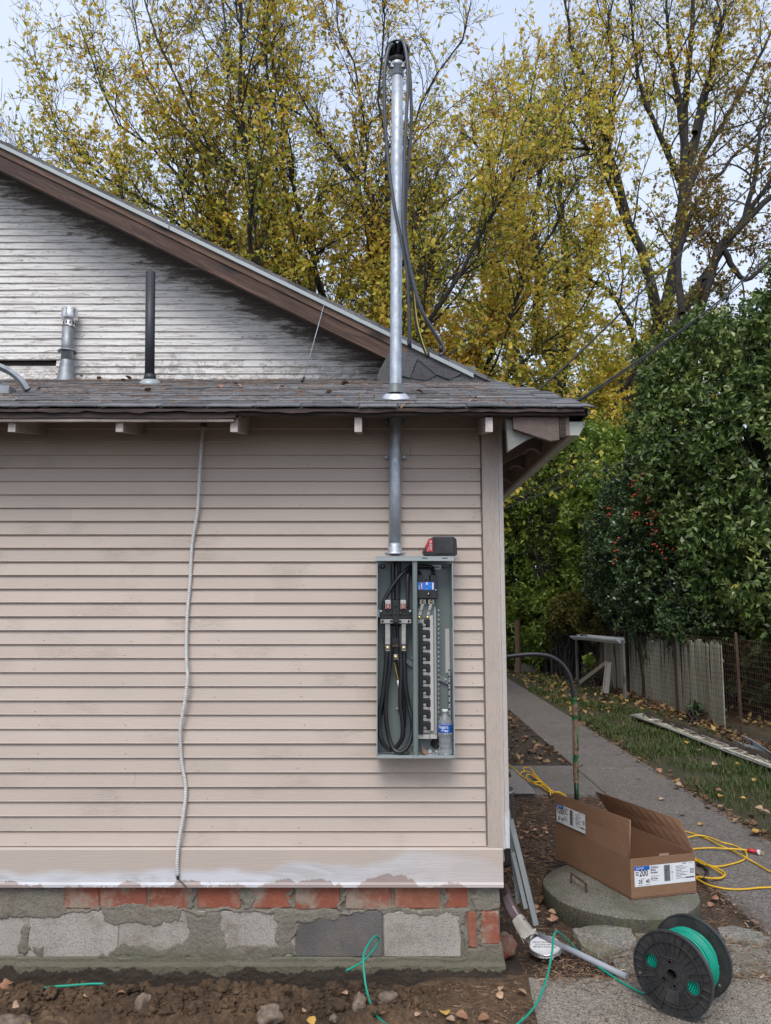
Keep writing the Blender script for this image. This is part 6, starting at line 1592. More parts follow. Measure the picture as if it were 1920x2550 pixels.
def joinq(L):
    vs, qs, o = [], [], 0
    for v, q in L: vs.append(v); qs.append(q+o); o += len(v)
    return np.concatenate(vs), np.concatenate(qs)
def leaves(P, D, size, width, droop=.3, flat=.0):
    N = len(P); d = npn(D+rng.normal(0, .8, (N, 3))+np.array([0, 0, -droop]))
    nr = rng.normal(0, 1, (N, 3))+np.array([0, 0, flat]); sd = npn(np.cross(d, nr)); up = np.cross(sd, d)
    L = size*rng.uniform(.65, 1.25, N)[:, None]; w = L*width*.5
    return np.stack([P, P+d*L*.42+sd*w+up*L*.10, P+d*L-up*L*.12, P+d*L*.42-sd*w+up*L*.10], 1).reshape(-1, 3), np.arange(N*4).reshape(N, 4)
def resample(pts, n):
    pts = np.array([tuple(p) for p in spline(pts, 6)]); s = np.r_[0, np.cumsum(np.linalg.norm(np.diff(pts, axis=0), axis=1))]; t = np.linspace(0, s[-1], n)
    return np.stack([np.interp(t, s, pts[:, k]) for k in range(3)], 1)
def tree(label, limbs, leafm, lsize, base_r, k1=14, k2=7, k3=5, L1=2.2, L2=.75, dens=1.0, topthin=True, trop=.10, tone=(.5, .2), group=None, base=None, lw=.62, ang1=.62, wander=.13, cat='tree', zc=None):
    # limbs: list of (points, r0, r1) from the ground or from the trunk up
    n0 = 16; P0 = np.stack([resample(p, n0) for p, a, b_ in limbs])
    P0[:, 1:] += rng.normal(0, .035, (len(limbs), n0-1, 3))*np.linspace(.2, 1, n0-1)[None, :, None]
    R0 = np.stack([np.linspace(0, 1, n0)**.8*(b_-a)+a for p, a, b_ in limbs])
    p, d, r, t = spawn(P0, R0, k1, .12, 1.0, ang1); d[:, 2] += .25
    L = L1*rng.uniform(.5, 1.3, len(p))*(1.15-.65*t); P1 = grow(p, d, L, 8, wander, trop)
    R1 = np.linspace(1, .22, 8)[None]*np.minimum(r*.6, .008+.0085*L)[:, None]
    p, d, r, t2 = spawn(P1, R1, k2, .1, 1.0, .6); L = L2*rng.uniform(.5, 1.4, len(p)); P2 = grow(p, d, L, 5, wander*1.2, trop*.6)
    R2 = np.linspace(1, .35, 5)[None]*np.minimum(r*.65, .0095)[:, None]
    p, d, r, t3 = spawn(P2, R2, k3, .15, 1.0, .7); L = L2*.36*rng.uniform(.5, 1.4, len(p)); P3 = grow(p, d, L, 3, .1, 0)
    R3 = np.linspace(1, .5, 3)[None]*np.full(len(p), .0044)[:, None]
    b0 = base or P0[0, 0]
    o = thing(cat if cat != 'tree' else 'tree', label, cat, (float(b0[0]), float(b0[1]), -.1), group)
    v, q = joinq([tubesnp(P0, R0, 9), tubesnp(P1, R1, 5)]); npmesh('trunk', v, q, 'bark', parent=o, smooth=True)
    v, q = joinq([tubesnp(P2, R2, 3), tubesnp(P3, R3, 3)]); npmesh('twigs', v, q, 'bark', parent=o, kind='stuff')
    # leaves along twigs
    tw = np.concatenate([P3, P2[:, [0, 2, 4]]]); m = len(tw)
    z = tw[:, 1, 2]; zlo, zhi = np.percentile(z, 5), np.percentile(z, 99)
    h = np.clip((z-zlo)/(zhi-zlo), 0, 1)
    prob = dens*(np.clip(1.15-1.05*h**1.4, .06, 1) if topthin else np.ones(m))
    clump = np.array([noise.noise(Vector(q_)*.55) for q_ in tw[:, 1]]); prob = prob*np.clip(1+clump*1.5, .25, 1.7)
    cntl = rng.poisson(np.clip(prob*DENS, 0, 12)); idx = np.repeat(np.arange(m), cntl)
    tt = rng.uniform(.2, 1, len(idx)); A = tw[idx]; pos = np.where(tt[:, None] < .5, A[:, 0]+(A[:, 1]-A[:, 0])*tt[:, None]*2, A[:, 1]+(A[:, 2]-A[:, 1])*(tt[:, None]*2-1))
    if zc:
        kz = pos[:, 2] > zc+.5*rng.normal(0, 1, len(pos)); pos, A, idx = pos[kz], A[kz], idx[kz]
    lv, lq = leaves(pos, A[:, 2]-A[:, 0], lsize, lw)
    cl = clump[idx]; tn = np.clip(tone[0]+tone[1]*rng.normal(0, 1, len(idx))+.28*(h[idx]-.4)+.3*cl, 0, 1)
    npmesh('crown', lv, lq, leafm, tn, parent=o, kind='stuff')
    return len(idx)
DENS = 11.5
def pl(pp, Y, dy=0): return [V(x, y, Y+dy*i/(len(pp)-1)) for i, (x, y) in enumerate(pp)]
def limbs_px(base, lists, Y, r=.06):
    out = []
    for k, pp in enumerate(lists):
        dy = [0, .9, -.7, .4, -.3, 1.2, -1.0][k % 7]; out.append(([Vector(base)]+[V(x, y, Y+dy*min(1, i/4)) for i, (x, y) in enumerate(pp)], r*random.uniform(.8, 1.15), .012))
    return out
def fan(bx, Y, zf, angs, H, spread=1.0, r=.075, trunk_r=.2):
    # trunk, then ascending limbs that bend upward
    L = [([Vector((bx, Y, -.1)), Vector((bx+.05, Y, zf*.5)), Vector((bx, Y, zf))], trunk_r, trunk_r*.8)]
    for a, yy_, hs in angs:
        a = math.radians(a); pts = [Vector((bx, Y, zf-.3))]; p = Vector((bx, Y, zf)); d = Vector((math.sin(a), math.sin(math.radians(yy_)), math.cos(a)*.9)).normalized()
        tot = H*hs; n = 7
        for i in range(n):
            p = p+d*tot/n; pts.append(p.copy()); d = (d+Vector((random.uniform(-.10, .10), random.uniform(-.10, .10), .055))).normalized()
        L.append((pts, r*random.uniform(.75, 1.1), .016))
    return L
rng = np.random.default_rng(21); random.seed(21)
tot = 0
Y = 12.3
# the two big fan-shaped trees behind the roof
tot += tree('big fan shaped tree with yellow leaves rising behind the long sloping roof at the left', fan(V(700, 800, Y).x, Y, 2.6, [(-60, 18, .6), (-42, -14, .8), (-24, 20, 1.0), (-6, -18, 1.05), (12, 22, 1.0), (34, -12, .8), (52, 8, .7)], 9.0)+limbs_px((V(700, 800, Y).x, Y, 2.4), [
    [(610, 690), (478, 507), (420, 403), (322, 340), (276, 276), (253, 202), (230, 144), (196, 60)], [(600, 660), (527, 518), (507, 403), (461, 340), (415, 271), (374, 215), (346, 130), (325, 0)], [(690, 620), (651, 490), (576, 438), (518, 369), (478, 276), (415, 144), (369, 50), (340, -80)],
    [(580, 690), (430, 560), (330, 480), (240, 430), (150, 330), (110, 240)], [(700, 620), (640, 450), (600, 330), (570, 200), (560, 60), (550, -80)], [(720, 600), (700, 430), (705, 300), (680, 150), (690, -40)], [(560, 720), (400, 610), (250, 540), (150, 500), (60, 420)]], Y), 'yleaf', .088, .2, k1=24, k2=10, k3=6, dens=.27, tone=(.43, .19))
Y = 13.2
tot += tree('tall spreading yellow tree directly behind the service mast', fan(V(960, 800, Y).x, Y, 2.4, [(-30, 12, .95), (-10, -16, 1.05), (9, 18, .95), (30, -12, .8)], 9.2)+limbs_px((V(960, 800, Y).x, Y, 2.2), [
    [(930, 650), (921, 518), (852, 403), (806, 346), (749, 276), (680, 248), (611, 207), (536, 132), (480, 20)], [(935, 600), (916, 472), (824, 369), (778, 300), (743, 230), (685, 150), (611, 75), (540, -20)], [(940, 560), (910, 449), (922, 369), (899, 230), (887, 173), (847, 86), (835, -20)],
    [(1020, 700), (1120, 620), (1219, 541), (1271, 490), (1329, 426), (1363, 346), (1398, 276), (1420, 200)], [(990, 600), (1010, 420), (1029, 290), (1104, 165), (1150, 110), (1170, 20)], [(1010, 620), (1090, 520), (1200, 420), (1240, 300), (1290, 250)], [(960, 560), (970, 400), (940, 250), (960, 100), (950, -60)], [(1000, 760), (1120, 700), (1240, 650), (1340, 640)]], Y), 'yleaf', .092, .2, k1=22, k2=10, k3=6, dens=.27, tone=(.48, .19))
# right hand trees, limbs follow what the photo shows
Y = 21.5; TK = 1.5
A_ = [(pl([(1520, 1560), (1490, 1195), (1520, 1043), (1640, 830), (1690, 600), (1705, 400), (1712, 200), (1730, 20), (1740, -160)], Y), .24, .03),
      (pl([(1700, 520), (1722, 400), (1760, 220), (1800, 60), (1830, -120)], Y, .6), .12, .02),
      (pl([(1708, 380), (1690, 250), (1665, 100), (1650, -60)], Y, -.5), .09, .02),
      (pl([(1694, 450), (1640, 330), (1600, 240), (1580, 120), (1560, -40)], Y, -.8), .075, .018),
      (pl([(1690, 540), (1745, 400), (1830, 260), (1900, 120), (1960, -20)], Y, .8), .08, .02),
      (pl([(1730, 330), (1750, 240), (1790, 90), (1780, -80)], Y, .4), .07, .015),
      (pl([(1600, 900), (1545, 760), (1480, 700), (1400, 650), (1330, 640)], Y, -1), .07, .015)]
A_ = [(p, a*TK, b_*1.2) for p, a, b_ in A_]
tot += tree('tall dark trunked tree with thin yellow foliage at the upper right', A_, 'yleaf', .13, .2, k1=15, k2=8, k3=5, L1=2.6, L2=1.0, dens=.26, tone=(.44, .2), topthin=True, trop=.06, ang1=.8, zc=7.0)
Y = 20.6
B2 = [(pl([(1400, 1560), (1393, 980), (1340, 830), (1350, 700)], Y), .2, .12), (pl([(1390, 980), (1410, 830), (1415, 700), (1400, 560), (1395, 420), (1440, 200)], Y, .6), .13, .02),
      (pl([(1640, 800), (1605, 640), (1570, 576), (1545, 470), (1507, 346), (1470, 240), (1420, 90), (1400, -60)], Y+.5, -.6), .12, .02), (pl([(1520, 1043), (1600, 900), (1640, 800)], Y+.5), .16, .12),
      (pl([(1345, 700), (1290, 560), (1240, 470), (1200, 380), (1150, 330)], Y, -.8), .08, .015), (pl([(1350, 700), (1330, 560), (1345, 420), (1320, 260), (1350, 120)], Y, .4), .08, .015),
      (pl([(1545, 470), (1480, 380), (1420, 370), (1360, 340)], Y, -.4), .06, .012), (pl([(1515, 360), (1530, 220), (1520, 60), (1540, -60)], Y, .2), .06, .014), (pl([(1560, 560), (1490, 400), (1440, 330), (1400, 200)], Y, .4), .05, .012)]
B2 = [(p, a*TK, b_*1.2) for p, a, b_ in B2]
tot += tree('many limbed yellow green tree between the mast and the tall right hand trees', B2, 'yleaf', .13, .2, k1=14, k2=8, k3=5, L1=2.7, L2=1.0, dens=.29, tone=(.42, .2), trop=.06, ang1=.85, zc=7.0)
Y = 17
C_ = [(pl([(1700, 1500), (1720, 900), (1784, 640), (1850, 560), (1920, 495), (2010, 400)], Y), .2, .05), (pl([(1760, 700), (1800, 620), (1850, 700), (1930, 640)], Y), .09, .03), (pl([(1640, 900), (1700, 780), (1800, 620), (1900, 480), (1990, 330)], Y, 1), .12, .03), (pl([(1700, 780), (1690, 640), (1750, 480), (1860, 360), (1920, 300)], Y, .6), .08, .02), (pl([(1850, 560), (1880, 440), (1890, 330), (1930, 200)], Y), .06, .015)]
C_ = [(p, a*1.3, b_) for p, a, b_ in C_]
tot += tree('leaning dark limbed tree cut off by the right edge', C_, 'bleaf', .10, .2, k1=13, k2=7, k3=4, L1=1.9, dens=.30, tone=(.3, .25), topthin=False, trop=.02, ang1=.9)
Y = 20.2
E_ = [(pl([(1270, 1400), (1278, 960), (1289, 820), (1300, 700), (1260, 560)], Y), .13, .03), (pl([(1278, 900), (1230, 800), (1150, 740), (1080, 700)], Y), .08, .02), (pl([(1285, 860), (1330, 960), (1400, 900)], Y), .06, .02), (pl([(1289, 820), (1350, 760), (1420, 700), (1480, 640)], Y), .06, .02), (pl([(1300, 930), (1370, 1010), (1440, 1060), (1500, 960)], Y), .05, .02)]
tot += tree('smaller yellow green tree low behind the end of the lower roof', E_, 'yleaf', .12, .2, k1=14, k2=8, k3=4, L1=2.3, L2=.95, dens=.6, tone=(.42, .18), topthin=False, trop=.04, zc=6.6)
# farther brown trees at the left and fill behind
Y = 24
tot += tree('far brownish tree low against the sky at the left edge', fan(V(40, 500, Y).x, Y, 3.5, [(-50, 0, .8), (-30, 10, .95), (-12, -10, 1.0), (5, 5, 1), (20, -8, .95), (38, 10, .85)], 8.6, r=.12), 'bleaf', .10, .2, k1=14, k2=8, k3=4, L1=2.6, L2=1.0, dens=.7, tone=(.45, .25))
tot += tree('far brownish tree just right of the one at the left edge', fan(V(300, 500, Y+1).x, Y+1, 3.5, [(-45, 0, .8), (-22, 10, .9), (-5, -10, .95), (12, 5, .95), (34, -8, .9)], 8.8, r=.12), 'bleaf', .10, .2, k1=13, k2=8, k3=4, L1=2.6, L2=1.0, dens=.7, tone=(.45, .25))
for bx, lb in ((720, 'far yellow green tree filling the gap behind the fan shaped tree'), (1130, 'far yellow green tree seen through the branches right of the mast'), (1560, 'far green tree seen between the trunks at the right')):
    Y = 28; tot += tree(lb, fan(V(bx, 500, Y).x, Y, 1.5, [(-58, 0, .7), (-38, 10, .8), (-18, -10, .85), (0, 5, .9), (18, -8, .85), (38, 10, .8), (58, 0, .7)], 10.5, r=.14), 'yleaf', .17, .2, k1=14, k2=8, k3=4, L1=3.2, L2=1.2, dens=.26, tone=(.34, .16), topthin=False)
Y = 12.0
tot += tree('low leafy yellow tree just above the sloping roof edge left of the mast', fan(V(800, 800, Y).x, Y, 2.2, [(-70, 0, .5), (-52, -15, .6), (-35, 10, .6), (-15, 0, .55), (5, 12, .6), (25, -8, .6), (45, 5, .62), (62, -6, .6), (76, 0, .55)], 6.8, r=.08, trunk_r=.14), 'yleaf', .098, .2, k1=14, k2=7, k3=5, L1=1.5, dens=.36, tone=(.47, .18), topthin=False)
LEAFTOT = tot

# ================================================================== HEDGES
def hedge(name, label, blobs, leafm, lsize, lw, n, tone, per=9, cat='shrub', core=.55, shoot=.10, stems=None, gap=.25):
    # blobs: (cx, cy, cz, rx, ry, rz); clusters of leaves at shoot tips spread through a lumpy shell
    o = thing(name, label, cat, (blobs[0][0], blobs[0][1], 0)); Ps, Ds, dep = [], [], []
    vol = np.array([b_[3]*b_[5]+b_[4]*b_[5] for b_ in blobs]); vol = vol/vol.sum()
    for (cx, cy, cz, rx, ry, rz), f in zip(blobs, vol):
        m = int(n*f/per*1.6); u_ = npn(rng.normal(0, 1, (m, 3)))
        k = np.array([noise.fractal(Vector(q)*2.1+Vector((cx, cy, cz)), .8, 2, 3) for q in u_])
        s = (1-np.abs(rng.normal(0, .17, m)))*(1+.34*k); s = np.clip(s, .15, 1.4)
        P = np.array([cx, cy, cz])+u_*np.array([rx, ry, rz])*s[:, None]
        inside = np.zeros(m, bool)
        for (ax_, ay_, az_, bx_, by_, bz_) in blobs:
            if (ax_, ay_, az_) == (cx, cy, cz): continue
            inside |= (((P-np.array([ax_, ay_, az_]))/np.array([bx_, by_, bz_]))**2).sum(1) < core
        kk = np.array([noise.noise(Vector(q)*1.7) for q in P]); keep = (~inside) & (P[:, 2] > .15) & (kk > -gap-rng.random(m)*.3)
        Ps.append(P[keep]); Ds.append(u_[keep]); dep.append((s/(1+.2*k))[keep])
    P, D, dp = np.concatenate(Ps), np.concatenate(Ds), np.concatenate(dep)
    D = npn(D*np.array([1, 1, .6])+np.array([0, 0, .45])+rng.normal(0, .35, D.shape))
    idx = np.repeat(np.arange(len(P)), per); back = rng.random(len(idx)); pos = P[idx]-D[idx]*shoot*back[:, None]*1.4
    ld = D[idx]*.55+npn(rng.normal(0, 1, (len(idx), 3)))*.8
    lv, lq = leaves(pos, ld, lsize, lw, .05, .8)
    cn_ = np.array([noise.noise(Vector(q)*1.1) for q in P])
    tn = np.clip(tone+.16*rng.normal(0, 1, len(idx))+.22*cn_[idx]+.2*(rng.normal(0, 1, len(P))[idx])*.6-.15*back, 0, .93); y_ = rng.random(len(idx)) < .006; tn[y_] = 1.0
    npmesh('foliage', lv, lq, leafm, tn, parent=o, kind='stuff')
    # branches from the ground to shoots
    ns = min(420, len(P)); sel = rng.choice(len(P), ns, replace=False); tips = P[sel]
    roots = np.array([[b_[0], b_[1], 0.0] for b_ in blobs]); near = np.argmin(((tips[:, None, :2]-roots[None, :, :2])**2).sum(-1), 1); r0 = roots[near]+rng.normal(0, .12, (ns, 3))*np.array([1, 1, 0])
    t = np.linspace(0, 1, 7)[None, :, None]; mid = r0+(tips-r0)*np.array([.25, .25, .75])
    PB = (1-t)**2*r0[:, None]+2*t*(1-t)*mid[:, None]+t*t*tips[:, None]; PB[:, 1:-1] += rng.normal(0, .03, (ns, 5, 3))
    RB = np.linspace(.016, .003, 7)[None]*rng.uniform(.6, 1.3, (ns, 1)); v, q = tubesnp(PB, RB, 4)
    npmesh('branches', v, q, 'bark', parent=o, kind='stuff'); return len(idx)
h = 0
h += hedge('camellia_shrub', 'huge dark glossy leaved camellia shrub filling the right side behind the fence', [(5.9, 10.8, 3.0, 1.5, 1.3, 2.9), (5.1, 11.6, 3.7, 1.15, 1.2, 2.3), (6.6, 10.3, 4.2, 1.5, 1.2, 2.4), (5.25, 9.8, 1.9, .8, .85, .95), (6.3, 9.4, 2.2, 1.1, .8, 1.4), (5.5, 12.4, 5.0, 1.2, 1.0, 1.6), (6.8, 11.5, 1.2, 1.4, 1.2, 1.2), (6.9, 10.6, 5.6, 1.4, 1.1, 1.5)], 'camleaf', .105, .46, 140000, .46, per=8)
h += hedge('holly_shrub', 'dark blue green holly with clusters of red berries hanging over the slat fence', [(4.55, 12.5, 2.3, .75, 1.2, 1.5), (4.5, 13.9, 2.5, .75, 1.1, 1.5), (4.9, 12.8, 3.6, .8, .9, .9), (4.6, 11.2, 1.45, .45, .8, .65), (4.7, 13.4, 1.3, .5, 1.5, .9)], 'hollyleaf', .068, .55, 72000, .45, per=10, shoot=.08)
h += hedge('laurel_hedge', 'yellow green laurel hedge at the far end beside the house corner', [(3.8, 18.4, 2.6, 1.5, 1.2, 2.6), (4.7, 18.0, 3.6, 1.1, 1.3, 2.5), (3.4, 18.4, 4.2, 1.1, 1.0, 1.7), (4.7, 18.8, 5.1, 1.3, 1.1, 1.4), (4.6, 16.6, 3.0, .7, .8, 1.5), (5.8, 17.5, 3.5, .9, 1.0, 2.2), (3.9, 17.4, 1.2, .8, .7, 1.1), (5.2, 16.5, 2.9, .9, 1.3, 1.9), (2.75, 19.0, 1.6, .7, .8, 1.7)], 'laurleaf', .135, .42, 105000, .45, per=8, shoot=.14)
h += hedge('olive_shrub', 'small leaved olive yellow shrub between the laurel and the slat fence', [(4.0, 16.2, 1.35, .5, .6, .5), (4.3, 15.2, 1.3, .45, .7, .5), (3.95, 16.9, .9, .4, .5, .5)], 'shrubleaf', .07, .5, 16000, .45, per=8)
h += hedge('far_shrub', 'tall dull green shrubs far behind the hedge seen below the branches', [(2.5, 27, 2.2, 2.6, 1.5, 2.8), (7.5, 26, 3.0, 3.0, 1.6, 3.5), (12, 22, 3, 3, 1.6, 4.0)], 'farleaf', .20, .5, 26000, .5, per=8)
h += hedge('conifer_tree', 'blue green feathery conifer glimpsed between the hedge and the eave', [(8.2, 24.5, 4.5, 1.6, 1.3, 3.2), (8.0, 24.5, 7.3, 1.1, 1.1, 2.6)], 'farleaf', .22, .22, 30000, .35, per=12, cat='tree')
# low plant by the fence, berries
hedge('young_weed', 'small broad leaved green weed growing by the middle of the fence', [(3.95, 14.6, .35, .12, .14, .34)], 'laurleaf', .10, .6, 260, .5, per=4)
hedge('ivy_clump', 'little dark green clump of leaves at the foot of the nearest slat panel', [(4.22, 10.35, .14, .09, .12, .16)], 'hollyleaf', .06, .7, 240, .5, per=5)
hedge('dark_undergrowth', 'dark low undergrowth in the shade behind the wire fence', [(6.2, 12.6, .5, 1.6, .7, .7), (8.6, 12.4, .6, 1.8, .7, .8)], 'camleaf', .10, .5, 9000, .3, per=6)
bs = bmesh.new(); bmesh.ops.create_icosphere(bs, subdivisions=1, radius=.020); bm_ = bpy.data.meshes.new('berry'); bs.to_mesh(bm_); bs.free(); bm_.materials.append(MT['berry']); bm_.polygons.foreach_set('use_smooth', [True]*len(bm_.polygons))
bb = thing('berry_clusters', 'clusters of small red berries scattered over the dark holly', 'berries', (4.2, 13, 1.2))
for px, py in ((1482, 1280), (1540, 1210), (1535, 1225), (1558, 1203), (1568, 1236), (1598, 1250), (1545, 1290), (1538, 1298), (1550, 1285), (1600, 1275), (1622, 1278), (1618, 1290), (1605, 1305), (1498, 1355), (1492, 1378), (1495, 1403), (1618, 1360), (1640, 1362), (1660, 1365), (1622, 1376), (1542, 1240), (1480, 1288), (1612, 1325), (1683, 1478), (1640, 1395)):
    a, b_ = ray(px, py)
    for Yq in (11.5 if px > 1560 else 12.2,):
        for k in range(3):
            place('berry', bm_, bb, (a*Yq+random.uniform(-.045, .045), Yq-.15+random.uniform(-.25, .05)-.55*(px < 1560), CH+b_*(Yq-.2)+random.uniform(-.04, .04)), scale=(random.uniform(.7, 1.1),)*3)

# ================================================================== GRASS, LITTER, LEAVES
N = 72000
gx = rng.uniform(2.66, 4.35, N); gy = 4.2+(24-4.2)*rng.random(N)**1.9
dn = np.array([noise.fractal(Vector((a*1.6, b_*1.1, 3)), .8, 2, 3) for a, b_ in zip(gx, gy)])
keep = (dn+.55-.35*np.clip((gy-9)/6, 0, 1)-.5*np.clip((gx-3.9)/.4, 0, 1)-.4*np.clip((2.78-gx)/.12, 0, 1) > rng.random(N)*.9); gx, gy, dn = gx[keep], gy[keep], dn[keep]; N = len(gx)
a = rng.uniform(0, 2*np.pi, N); L = rng.uniform(.025, .075, N)*(1+dn*.4); w = .0022+.0004*(gy-4); le = rng.uniform(.3, 1.2, N)
base = np.stack([gx, gy, np.full(N, -.02)], 1); out_ = np.stack([np.cos(a), np.sin(a), np.zeros(N)], 1); sd_ = np.stack([-np.sin(a), np.cos(a), np.zeros(N)], 1)*w[:, None]
z = np.array([0, 0, 1.0]); v0 = base-sd_; v1 = base+sd_; m1 = base+out_*(L*le*.35)[:, None]+z*(L*.75)[:, None]; v2 = m1+sd_*.8; v3 = m1-sd_*.8; tip = base+out_*(L*le)[:, None]+z*L[:, None]
vs = np.concatenate([v0, v1, v2, v3, tip+sd_*.1, tip-sd_*.1]); i = np.arange(N)
q = np.concatenate([np.stack([i, i+N, i+2*N, i+3*N], 1), np.stack([i+3*N, i+2*N, i+4*N, i+5*N], 1)])
tn = np.clip(.4+.2*rng.normal(0, 1, N)-.25*dn+.25*np.clip((gy-8)/6, 0, 1), 0, 1)
npmesh('grass', vs, q, 'grass', np.concatenate([tn, tn]), kind='stuff', label='thin patchy green grass between the sidewalk and the fence', cat='grass')
def strips(name, label, cat, n, fx, L0, L1, w0, w1, m, tone=None):
    P = fx(n); n = len(P); a = rng.uniform(0, 2*np.pi, n); L = rng.uniform(L0, L1, n); w = rng.uniform(w0, w1, n); rise = rng.normal(0, .12, n)*L
    d = np.stack([np.cos(a)*L, np.sin(a)*L, rise], 1); s_ = np.stack([-np.sin(a)*w, np.cos(a)*w, rng.normal(0, .4, n)*w], 1)
    bend = np.stack([-np.sin(a), np.cos(a), np.zeros(n)], 1)*(rng.normal(0, .12, n)*L)[:, None]
    vs = np.concatenate([P-d/2, P-d/2+s_, P+bend, P+bend+s_, P+d/2, P+d/2+s_]); i = np.arange(n)
    q = np.concatenate([np.stack([i, i+n, i+3*n, i+2*n], 1), np.stack([i+2*n, i+3*n, i+5*n, i+4*n], 1)])
    t = np.clip(rng.normal(.45, .25, n), 0, 1) if tone is None else tone(n); npmesh(name, vs, q, m, np.concatenate([t, t]), kind='stuff', label=label, cat=cat)
def litterleaves(name, label, n, fx, size, m, tone):
    P = fx(n); n = len(P); lv, lq = leaves(P, rng.normal(0, 1, (n, 3))*np.array([1, 1, .12]), size, .6, 0, 3.0)
    npmesh(name, lv, lq, m, np.clip(rng.normal(tone, .25, n), 0, 1), kind='stuff', label=label, cat='leaves')
def fx1(n):
    x = rng.uniform(.10, 1.9, n); y = rng.uniform(3.0, 4.6, n)
    k = (x > .62)*(y > 3.46)+(x < .70)*(y < 3.46)*(rng.random(n) < np.clip((x-.05)/.4, 0, 1))
    k = (k > 0) & ~(((x-LC[0])**2+(y-LC[1])**2) < (LR*1.03)**2); x, y = x[k], y[k]
    z = np.array([(max(mound(a, b_), dirtz(a, b_) if a > .5 else -9) if b_ < 3.53 else dirtz(a, b_)) for a, b_ in zip(x, y)])
    return np.stack([x, y, z+.004], 1)
strips('needle_litter', 'dry brown needles and bits of straw over the dirt around the foundation corner', 'litter', 15000, fx1, .012, .05, .0007, .0018, 'needles')
def fx1b(n):
    P = fx1(n); return P[rng.random(len(P)) < .8]
strips('shade_litter', 'dark twigs and crumbled leaves on the dirt between the pad and the round lid', 'litter', 9000, lambda n: np.array([(x, y, dirtz(x, y)+.008) for x, y in zip(rng.uniform(.62, 1.85, n), rng.uniform(4.5, 6.55, n)) if (x-LC[0])**2+(y-LC[1])**2 > LR*LR]), .01, .05, .001, .006, 'needles', lambda n: np.clip(rng.normal(.25, .25, n), 0, 1))
litterleaves('shade_leaves', 'dead brown leaves on the dirt behind the round lid and the steel trims', 130, lambda n: np.array([(x, y, dirtz(x, y)+.012) for x, y in zip(rng.uniform(.62, 1.1, n), rng.uniform(4.3, 6.5, n))]), .06, 'yardleaf', .1)
strips('bark_chips', 'small bark chips and leaf crumbs on the dirt by the foundation corner', 'litter', 4200, fx1b, .006, .020, .002, .006, 'needles', lambda n: np.clip(rng.normal(.4, .3, n), 0, 1))
def fx2(n):
    x = rng.uniform(-1.9, .3, n); y = rng.uniform(3.05, 3.46, n); return np.stack([x, y, np.array([mound(a, b_) for a, b_ in zip(x, y)])+.003], 1)
def fx3(n):
    e = rng.integers(0, 4, n); t = rng.random(n); x = np.select([e == 0, e == 1, e == 2, e == 3], [.65+1.9*t, 1.885+rng.normal(0, .03, n), .7+1.2*t, 2.63+rng.normal(0, .03, n)]); y = np.select([e == 0, e == 1, e == 2, e == 3], [3.46+rng.normal(0, .035, n), 3.5+3*t, 3.5+.35*rng.random(n), 3.6+5*t])
    return np.stack([x, y, np.full(n, .004)], 1)
strips('slab_litter', 'dry needles and crumbs of soil spilled over the edges of the concrete slabs', 'litter', 5200, fx3, .008, .045, .0007, .004, 'needles')
strips('walk_crumbs', 'sparse crumbs of soil and straw tracked over the concrete', 'litter', 2600, lambda n: np.stack([rng.uniform(.75, 2.6, n), np.where(rng.random(n) < .5, rng.uniform(2.9, 3.44, n), 3.5+4*rng.random(n)), np.full(n, .004)], 1)[lambda P: 0] if 0 else (lambda P: P[(P[:, 1] < 3.43) | (P[:, 0] > 1.92)])(np.stack([rng.uniform(.75, 2.6, n), np.where(rng.random(n) < .5, rng.uniform(2.9, 3.44, n), 3.5+4*rng.random(n)), np.full(n, .004)], 1)), .004, .016, .001, .004, 'needles', lambda n: np.clip(rng.normal(.25, .25, n), 0, 1))
strips('soil_roots', 'fine roots and straw mixed into the dug soil', 'litter', 1500, fx2, .01, .05, .0006, .0016, 'needles')
def box2(x0, x1, y0, y1, z, py=1.0): return lambda n: np.stack([rng.uniform(x0, x1, n), y0+(y1-y0)*rng.random(n)**py, np.full(n, z)+rng.uniform(0, .02, n)], 1)
litterleaves('yard_leaves', 'carpet of fallen yellow leaves in the neighbouring yard behind the wire fence', 9000, lambda n: (lambda p: np.c_[p[:, :2], p[:, 2]+.02*(p[:, 0]-4.5)])(box2(4.7, 16, 7, 34, .02, 1.2)(n)), .11, 'yardleaf', .6)
litterleaves('fence_leaves', 'brown leaf litter piled along the foot of the slat fence', 2200, lambda n: np.stack([4.28-.021*0-np.abs(rng.normal(0, .13, n)), rng.uniform(6.5, 20, n), rng.uniform(.0, .07, n)], 1), .085, 'yardleaf', .12)
litterleaves('far_leaves', 'yellow and brown leaves on the far end of the lawn', 700, box2(2.7, 4.1, 11, 24, .02), .10, 'yardleaf', .5)
litterleaves('strip_leaves', 'dead brown leaves on the bare strip beside the sidewalk', 420, box2(.7, 1.86, 7.75, 12, .0), .075, 'yardleaf', .05)
litterleaves('edge_leaves', 'brown leaves and debris gathered along the lawn edge of the sidewalk', 230, lambda n: np.stack([2.66+rng.normal(0, .05, n), 4.3+6*rng.random(n), rng.uniform(0, .02, n)], 1), .06, 'yardleaf', .1)
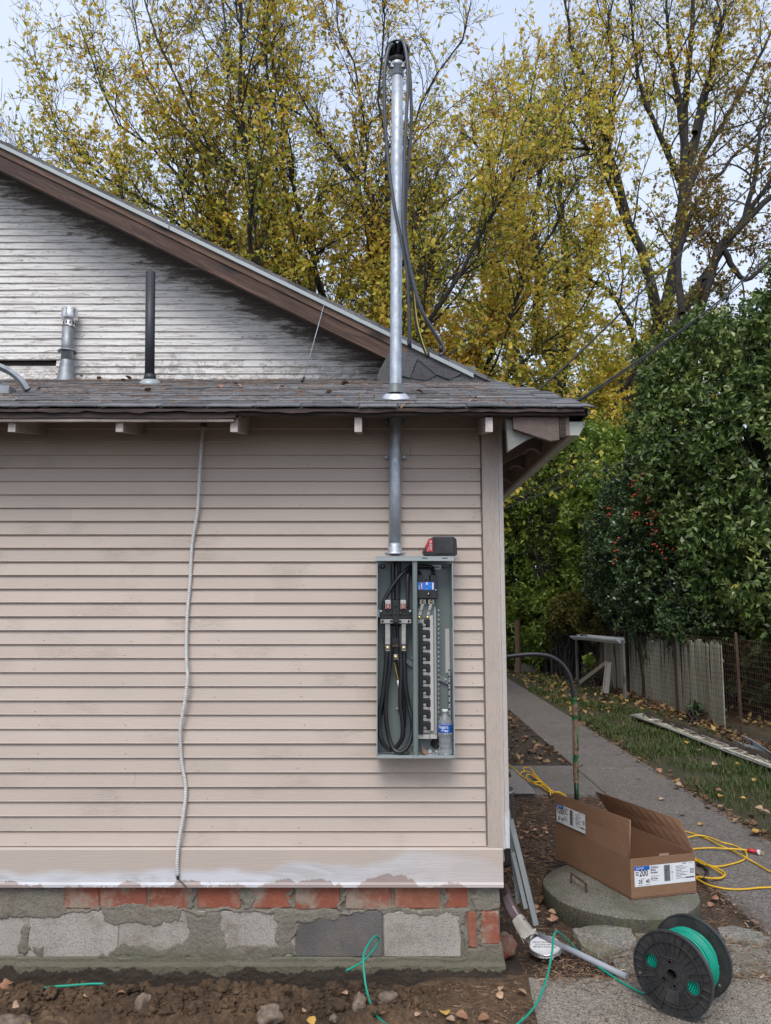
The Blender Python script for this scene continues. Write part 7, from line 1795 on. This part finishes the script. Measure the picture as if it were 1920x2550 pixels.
# single leaves, each its own object
def drop(px, py, m, z, grp, lab, sc_=1.0, onmound=False):
    if onmound:
        a, b_ = ray(px, py); Yk = 3.3
        for _ in range(10): Yk = (mound(a*Yk, Yk)+.01-CH)/b_
        loc = (a*Yk, Yk, mound(a*Yk, Yk)+.012)
    else: p = G(px, py, z); loc = (p.x, p.y, z+.002)
    me = random.choice(LM[m])
    place('fallen_leaf', me, None, loc, (random.uniform(-.35, .35), random.uniform(-.35, .35), random.uniform(0, 6.28)), (sc_*random.uniform(.62, .95),)*3, label=lab, cat='leaf', group=grp)
for q in [(1447, 1909), (1541, 1880), (1648, 1992), (1746, 2055), (1765, 1800), (1872, 2080), (1700, 1960), (1560, 1830), (1500, 1800), (1620, 1860), (1590, 1940), (1700, 2030)]:
    drop(q[0], q[1], random.choice(['tanleaf', 'goldleaf', 'dryleaf']), .002, 'single leaves lying on the concrete sidewalk', 'single dry leaf lying on the concrete sidewalk', .8)
for q in [(1780, 1905), (1821, 1928), (1837, 1905), (1880, 1945), (1790, 1970), (1850, 1990), (1890, 2015), (1905, 2025), (1795, 1985), (1740, 1870), (1710, 1850), (1660, 1810), (1600, 1765), (1500, 1770), (1460, 1730), (1405, 1700), (1490, 1700), (1895, 1900), (1750, 1985), (1835, 2045), (1800, 2010), (1640, 1920), (1690, 1955), (1885, 2075)]:
    drop(q[0], q[1], random.choice(['tanleaf', 'goldleaf', 'dryleaf']), .015, 'fallen leaves scattered on the grass strip', 'curled autumn leaf lying on the grass strip', 1.1)
for q in [(1300, 1885), (1320, 1875), (1345, 1890), (1290, 1860), (1275, 1845), (1310, 1835), (1335, 1860), (1370, 1880), (1395, 1893), (1285, 1810), (1270, 1790), (1265, 1870), (1355, 1845), (1310, 1815), (1390, 1880), (1410, 1900)]:
    drop(q[0], q[1], random.choice(['dryleaf', 'dryleaf', 'tanleaf']), .0, 'dead leaves on the bare dirt strip left of the sidewalk', 'dead brown leaf on the bare dirt strip beside the house', .95)
for q in [(1290, 2060), (1310, 2075), (1330, 2070), (1345, 2085), (1355, 2065), (1300, 2090), (1270, 2055), (1365, 2078), (1380, 2290), (1340, 2275), (1782, 2240), (1800, 2245), (1850, 2255), (1770, 2255), (1375, 2275), (1525, 2425), (1490, 2440), (1803, 2337), (1915, 2442), (1250, 2465), (1298, 2475), (1330, 2260), (1365, 2295), (1245, 2482)]:
    drop(q[0], q[1], random.choice(['dryleaf', 'tanleaf', 'dryleaf']), -.015, 'dry leaves on the dirt round the concrete lid', 'dry leaf lying in the dirt near the round concrete lid', .75)
for q, m, s_, lb in [((857, 2495), 'tanleaf', .75, 'pink tan leaf standing against the grey rock in the soil'), ((775, 2545), 'goldleaf', .6, 'golden leaf at the bottom edge left of the pink leaf'), ((757, 2520), 'tanleaf', .5, 'folded tan leaf between the rough rock and the pink leaf'), ((945, 2530), 'dryleaf', .7, 'brown leaf beside the green wire loop at the bottom'), ((1107, 2527), 'goldleaf', .8, 'large golden leaf on the needles right of the green wire'), ((1122, 2543), 'tanleaf', .8, 'tan leaf just below the large golden leaf'), ((1040, 2530), 'tanleaf', .6, 'small tan leaf right of the flat pitted rock'), ((1205, 2540), 'dryleaf', .7, 'brown leaf on the needles near the front slab edge'), ((42, 2505), 'tanleaf', .75, 'tan leaf at the lower left of the soil'), ((212, 2490), 'tanleaf', .4, 'tiny tan leaf under the green wire end at the left'), ((20, 2440), 'dryleaf', .8, 'brown leaf nearest the foundation at the left edge'), ((8, 2465), 'dryleaf', .7, 'brown leaf beside the ground clamp at the left edge'), ((1150, 2535), 'dryleaf', .8, 'brown leaf between the golden leaf and the front slab'), ((300, 2470), 'dryleaf', .5, 'brown leaf just right of the green wire end at the left'), ((70, 2548), 'goldleaf', .4, 'golden leaf touching the rock at the bottom left corner')]:
    drop(q[0], q[1], m, -.02, 'leaves lying on the dug soil in front of the foundation', lb, s_, True)
for px, py in [(247, 947), (307, 953), (318, 948), (95, 976), (370, 979), (590, 965), (545, 968), (820, 985), (1010, 1020), (1045, 985), (1180, 1003), (205, 945), (700, 972), (860, 962)]:
    p = Rf(px, py); place('fallen_leaf', random.choice(LM['dryleaf']+LM['tanleaf']), None, (p.x, p.y, p.z+.010), (.37, random.uniform(-.3, .3), random.uniform(0, 6)), (random.uniform(.45, .8),)*3, label='brown leaf lying on the shingles of the lower roof', cat='leaf', group='brown leaves on the lower roof')
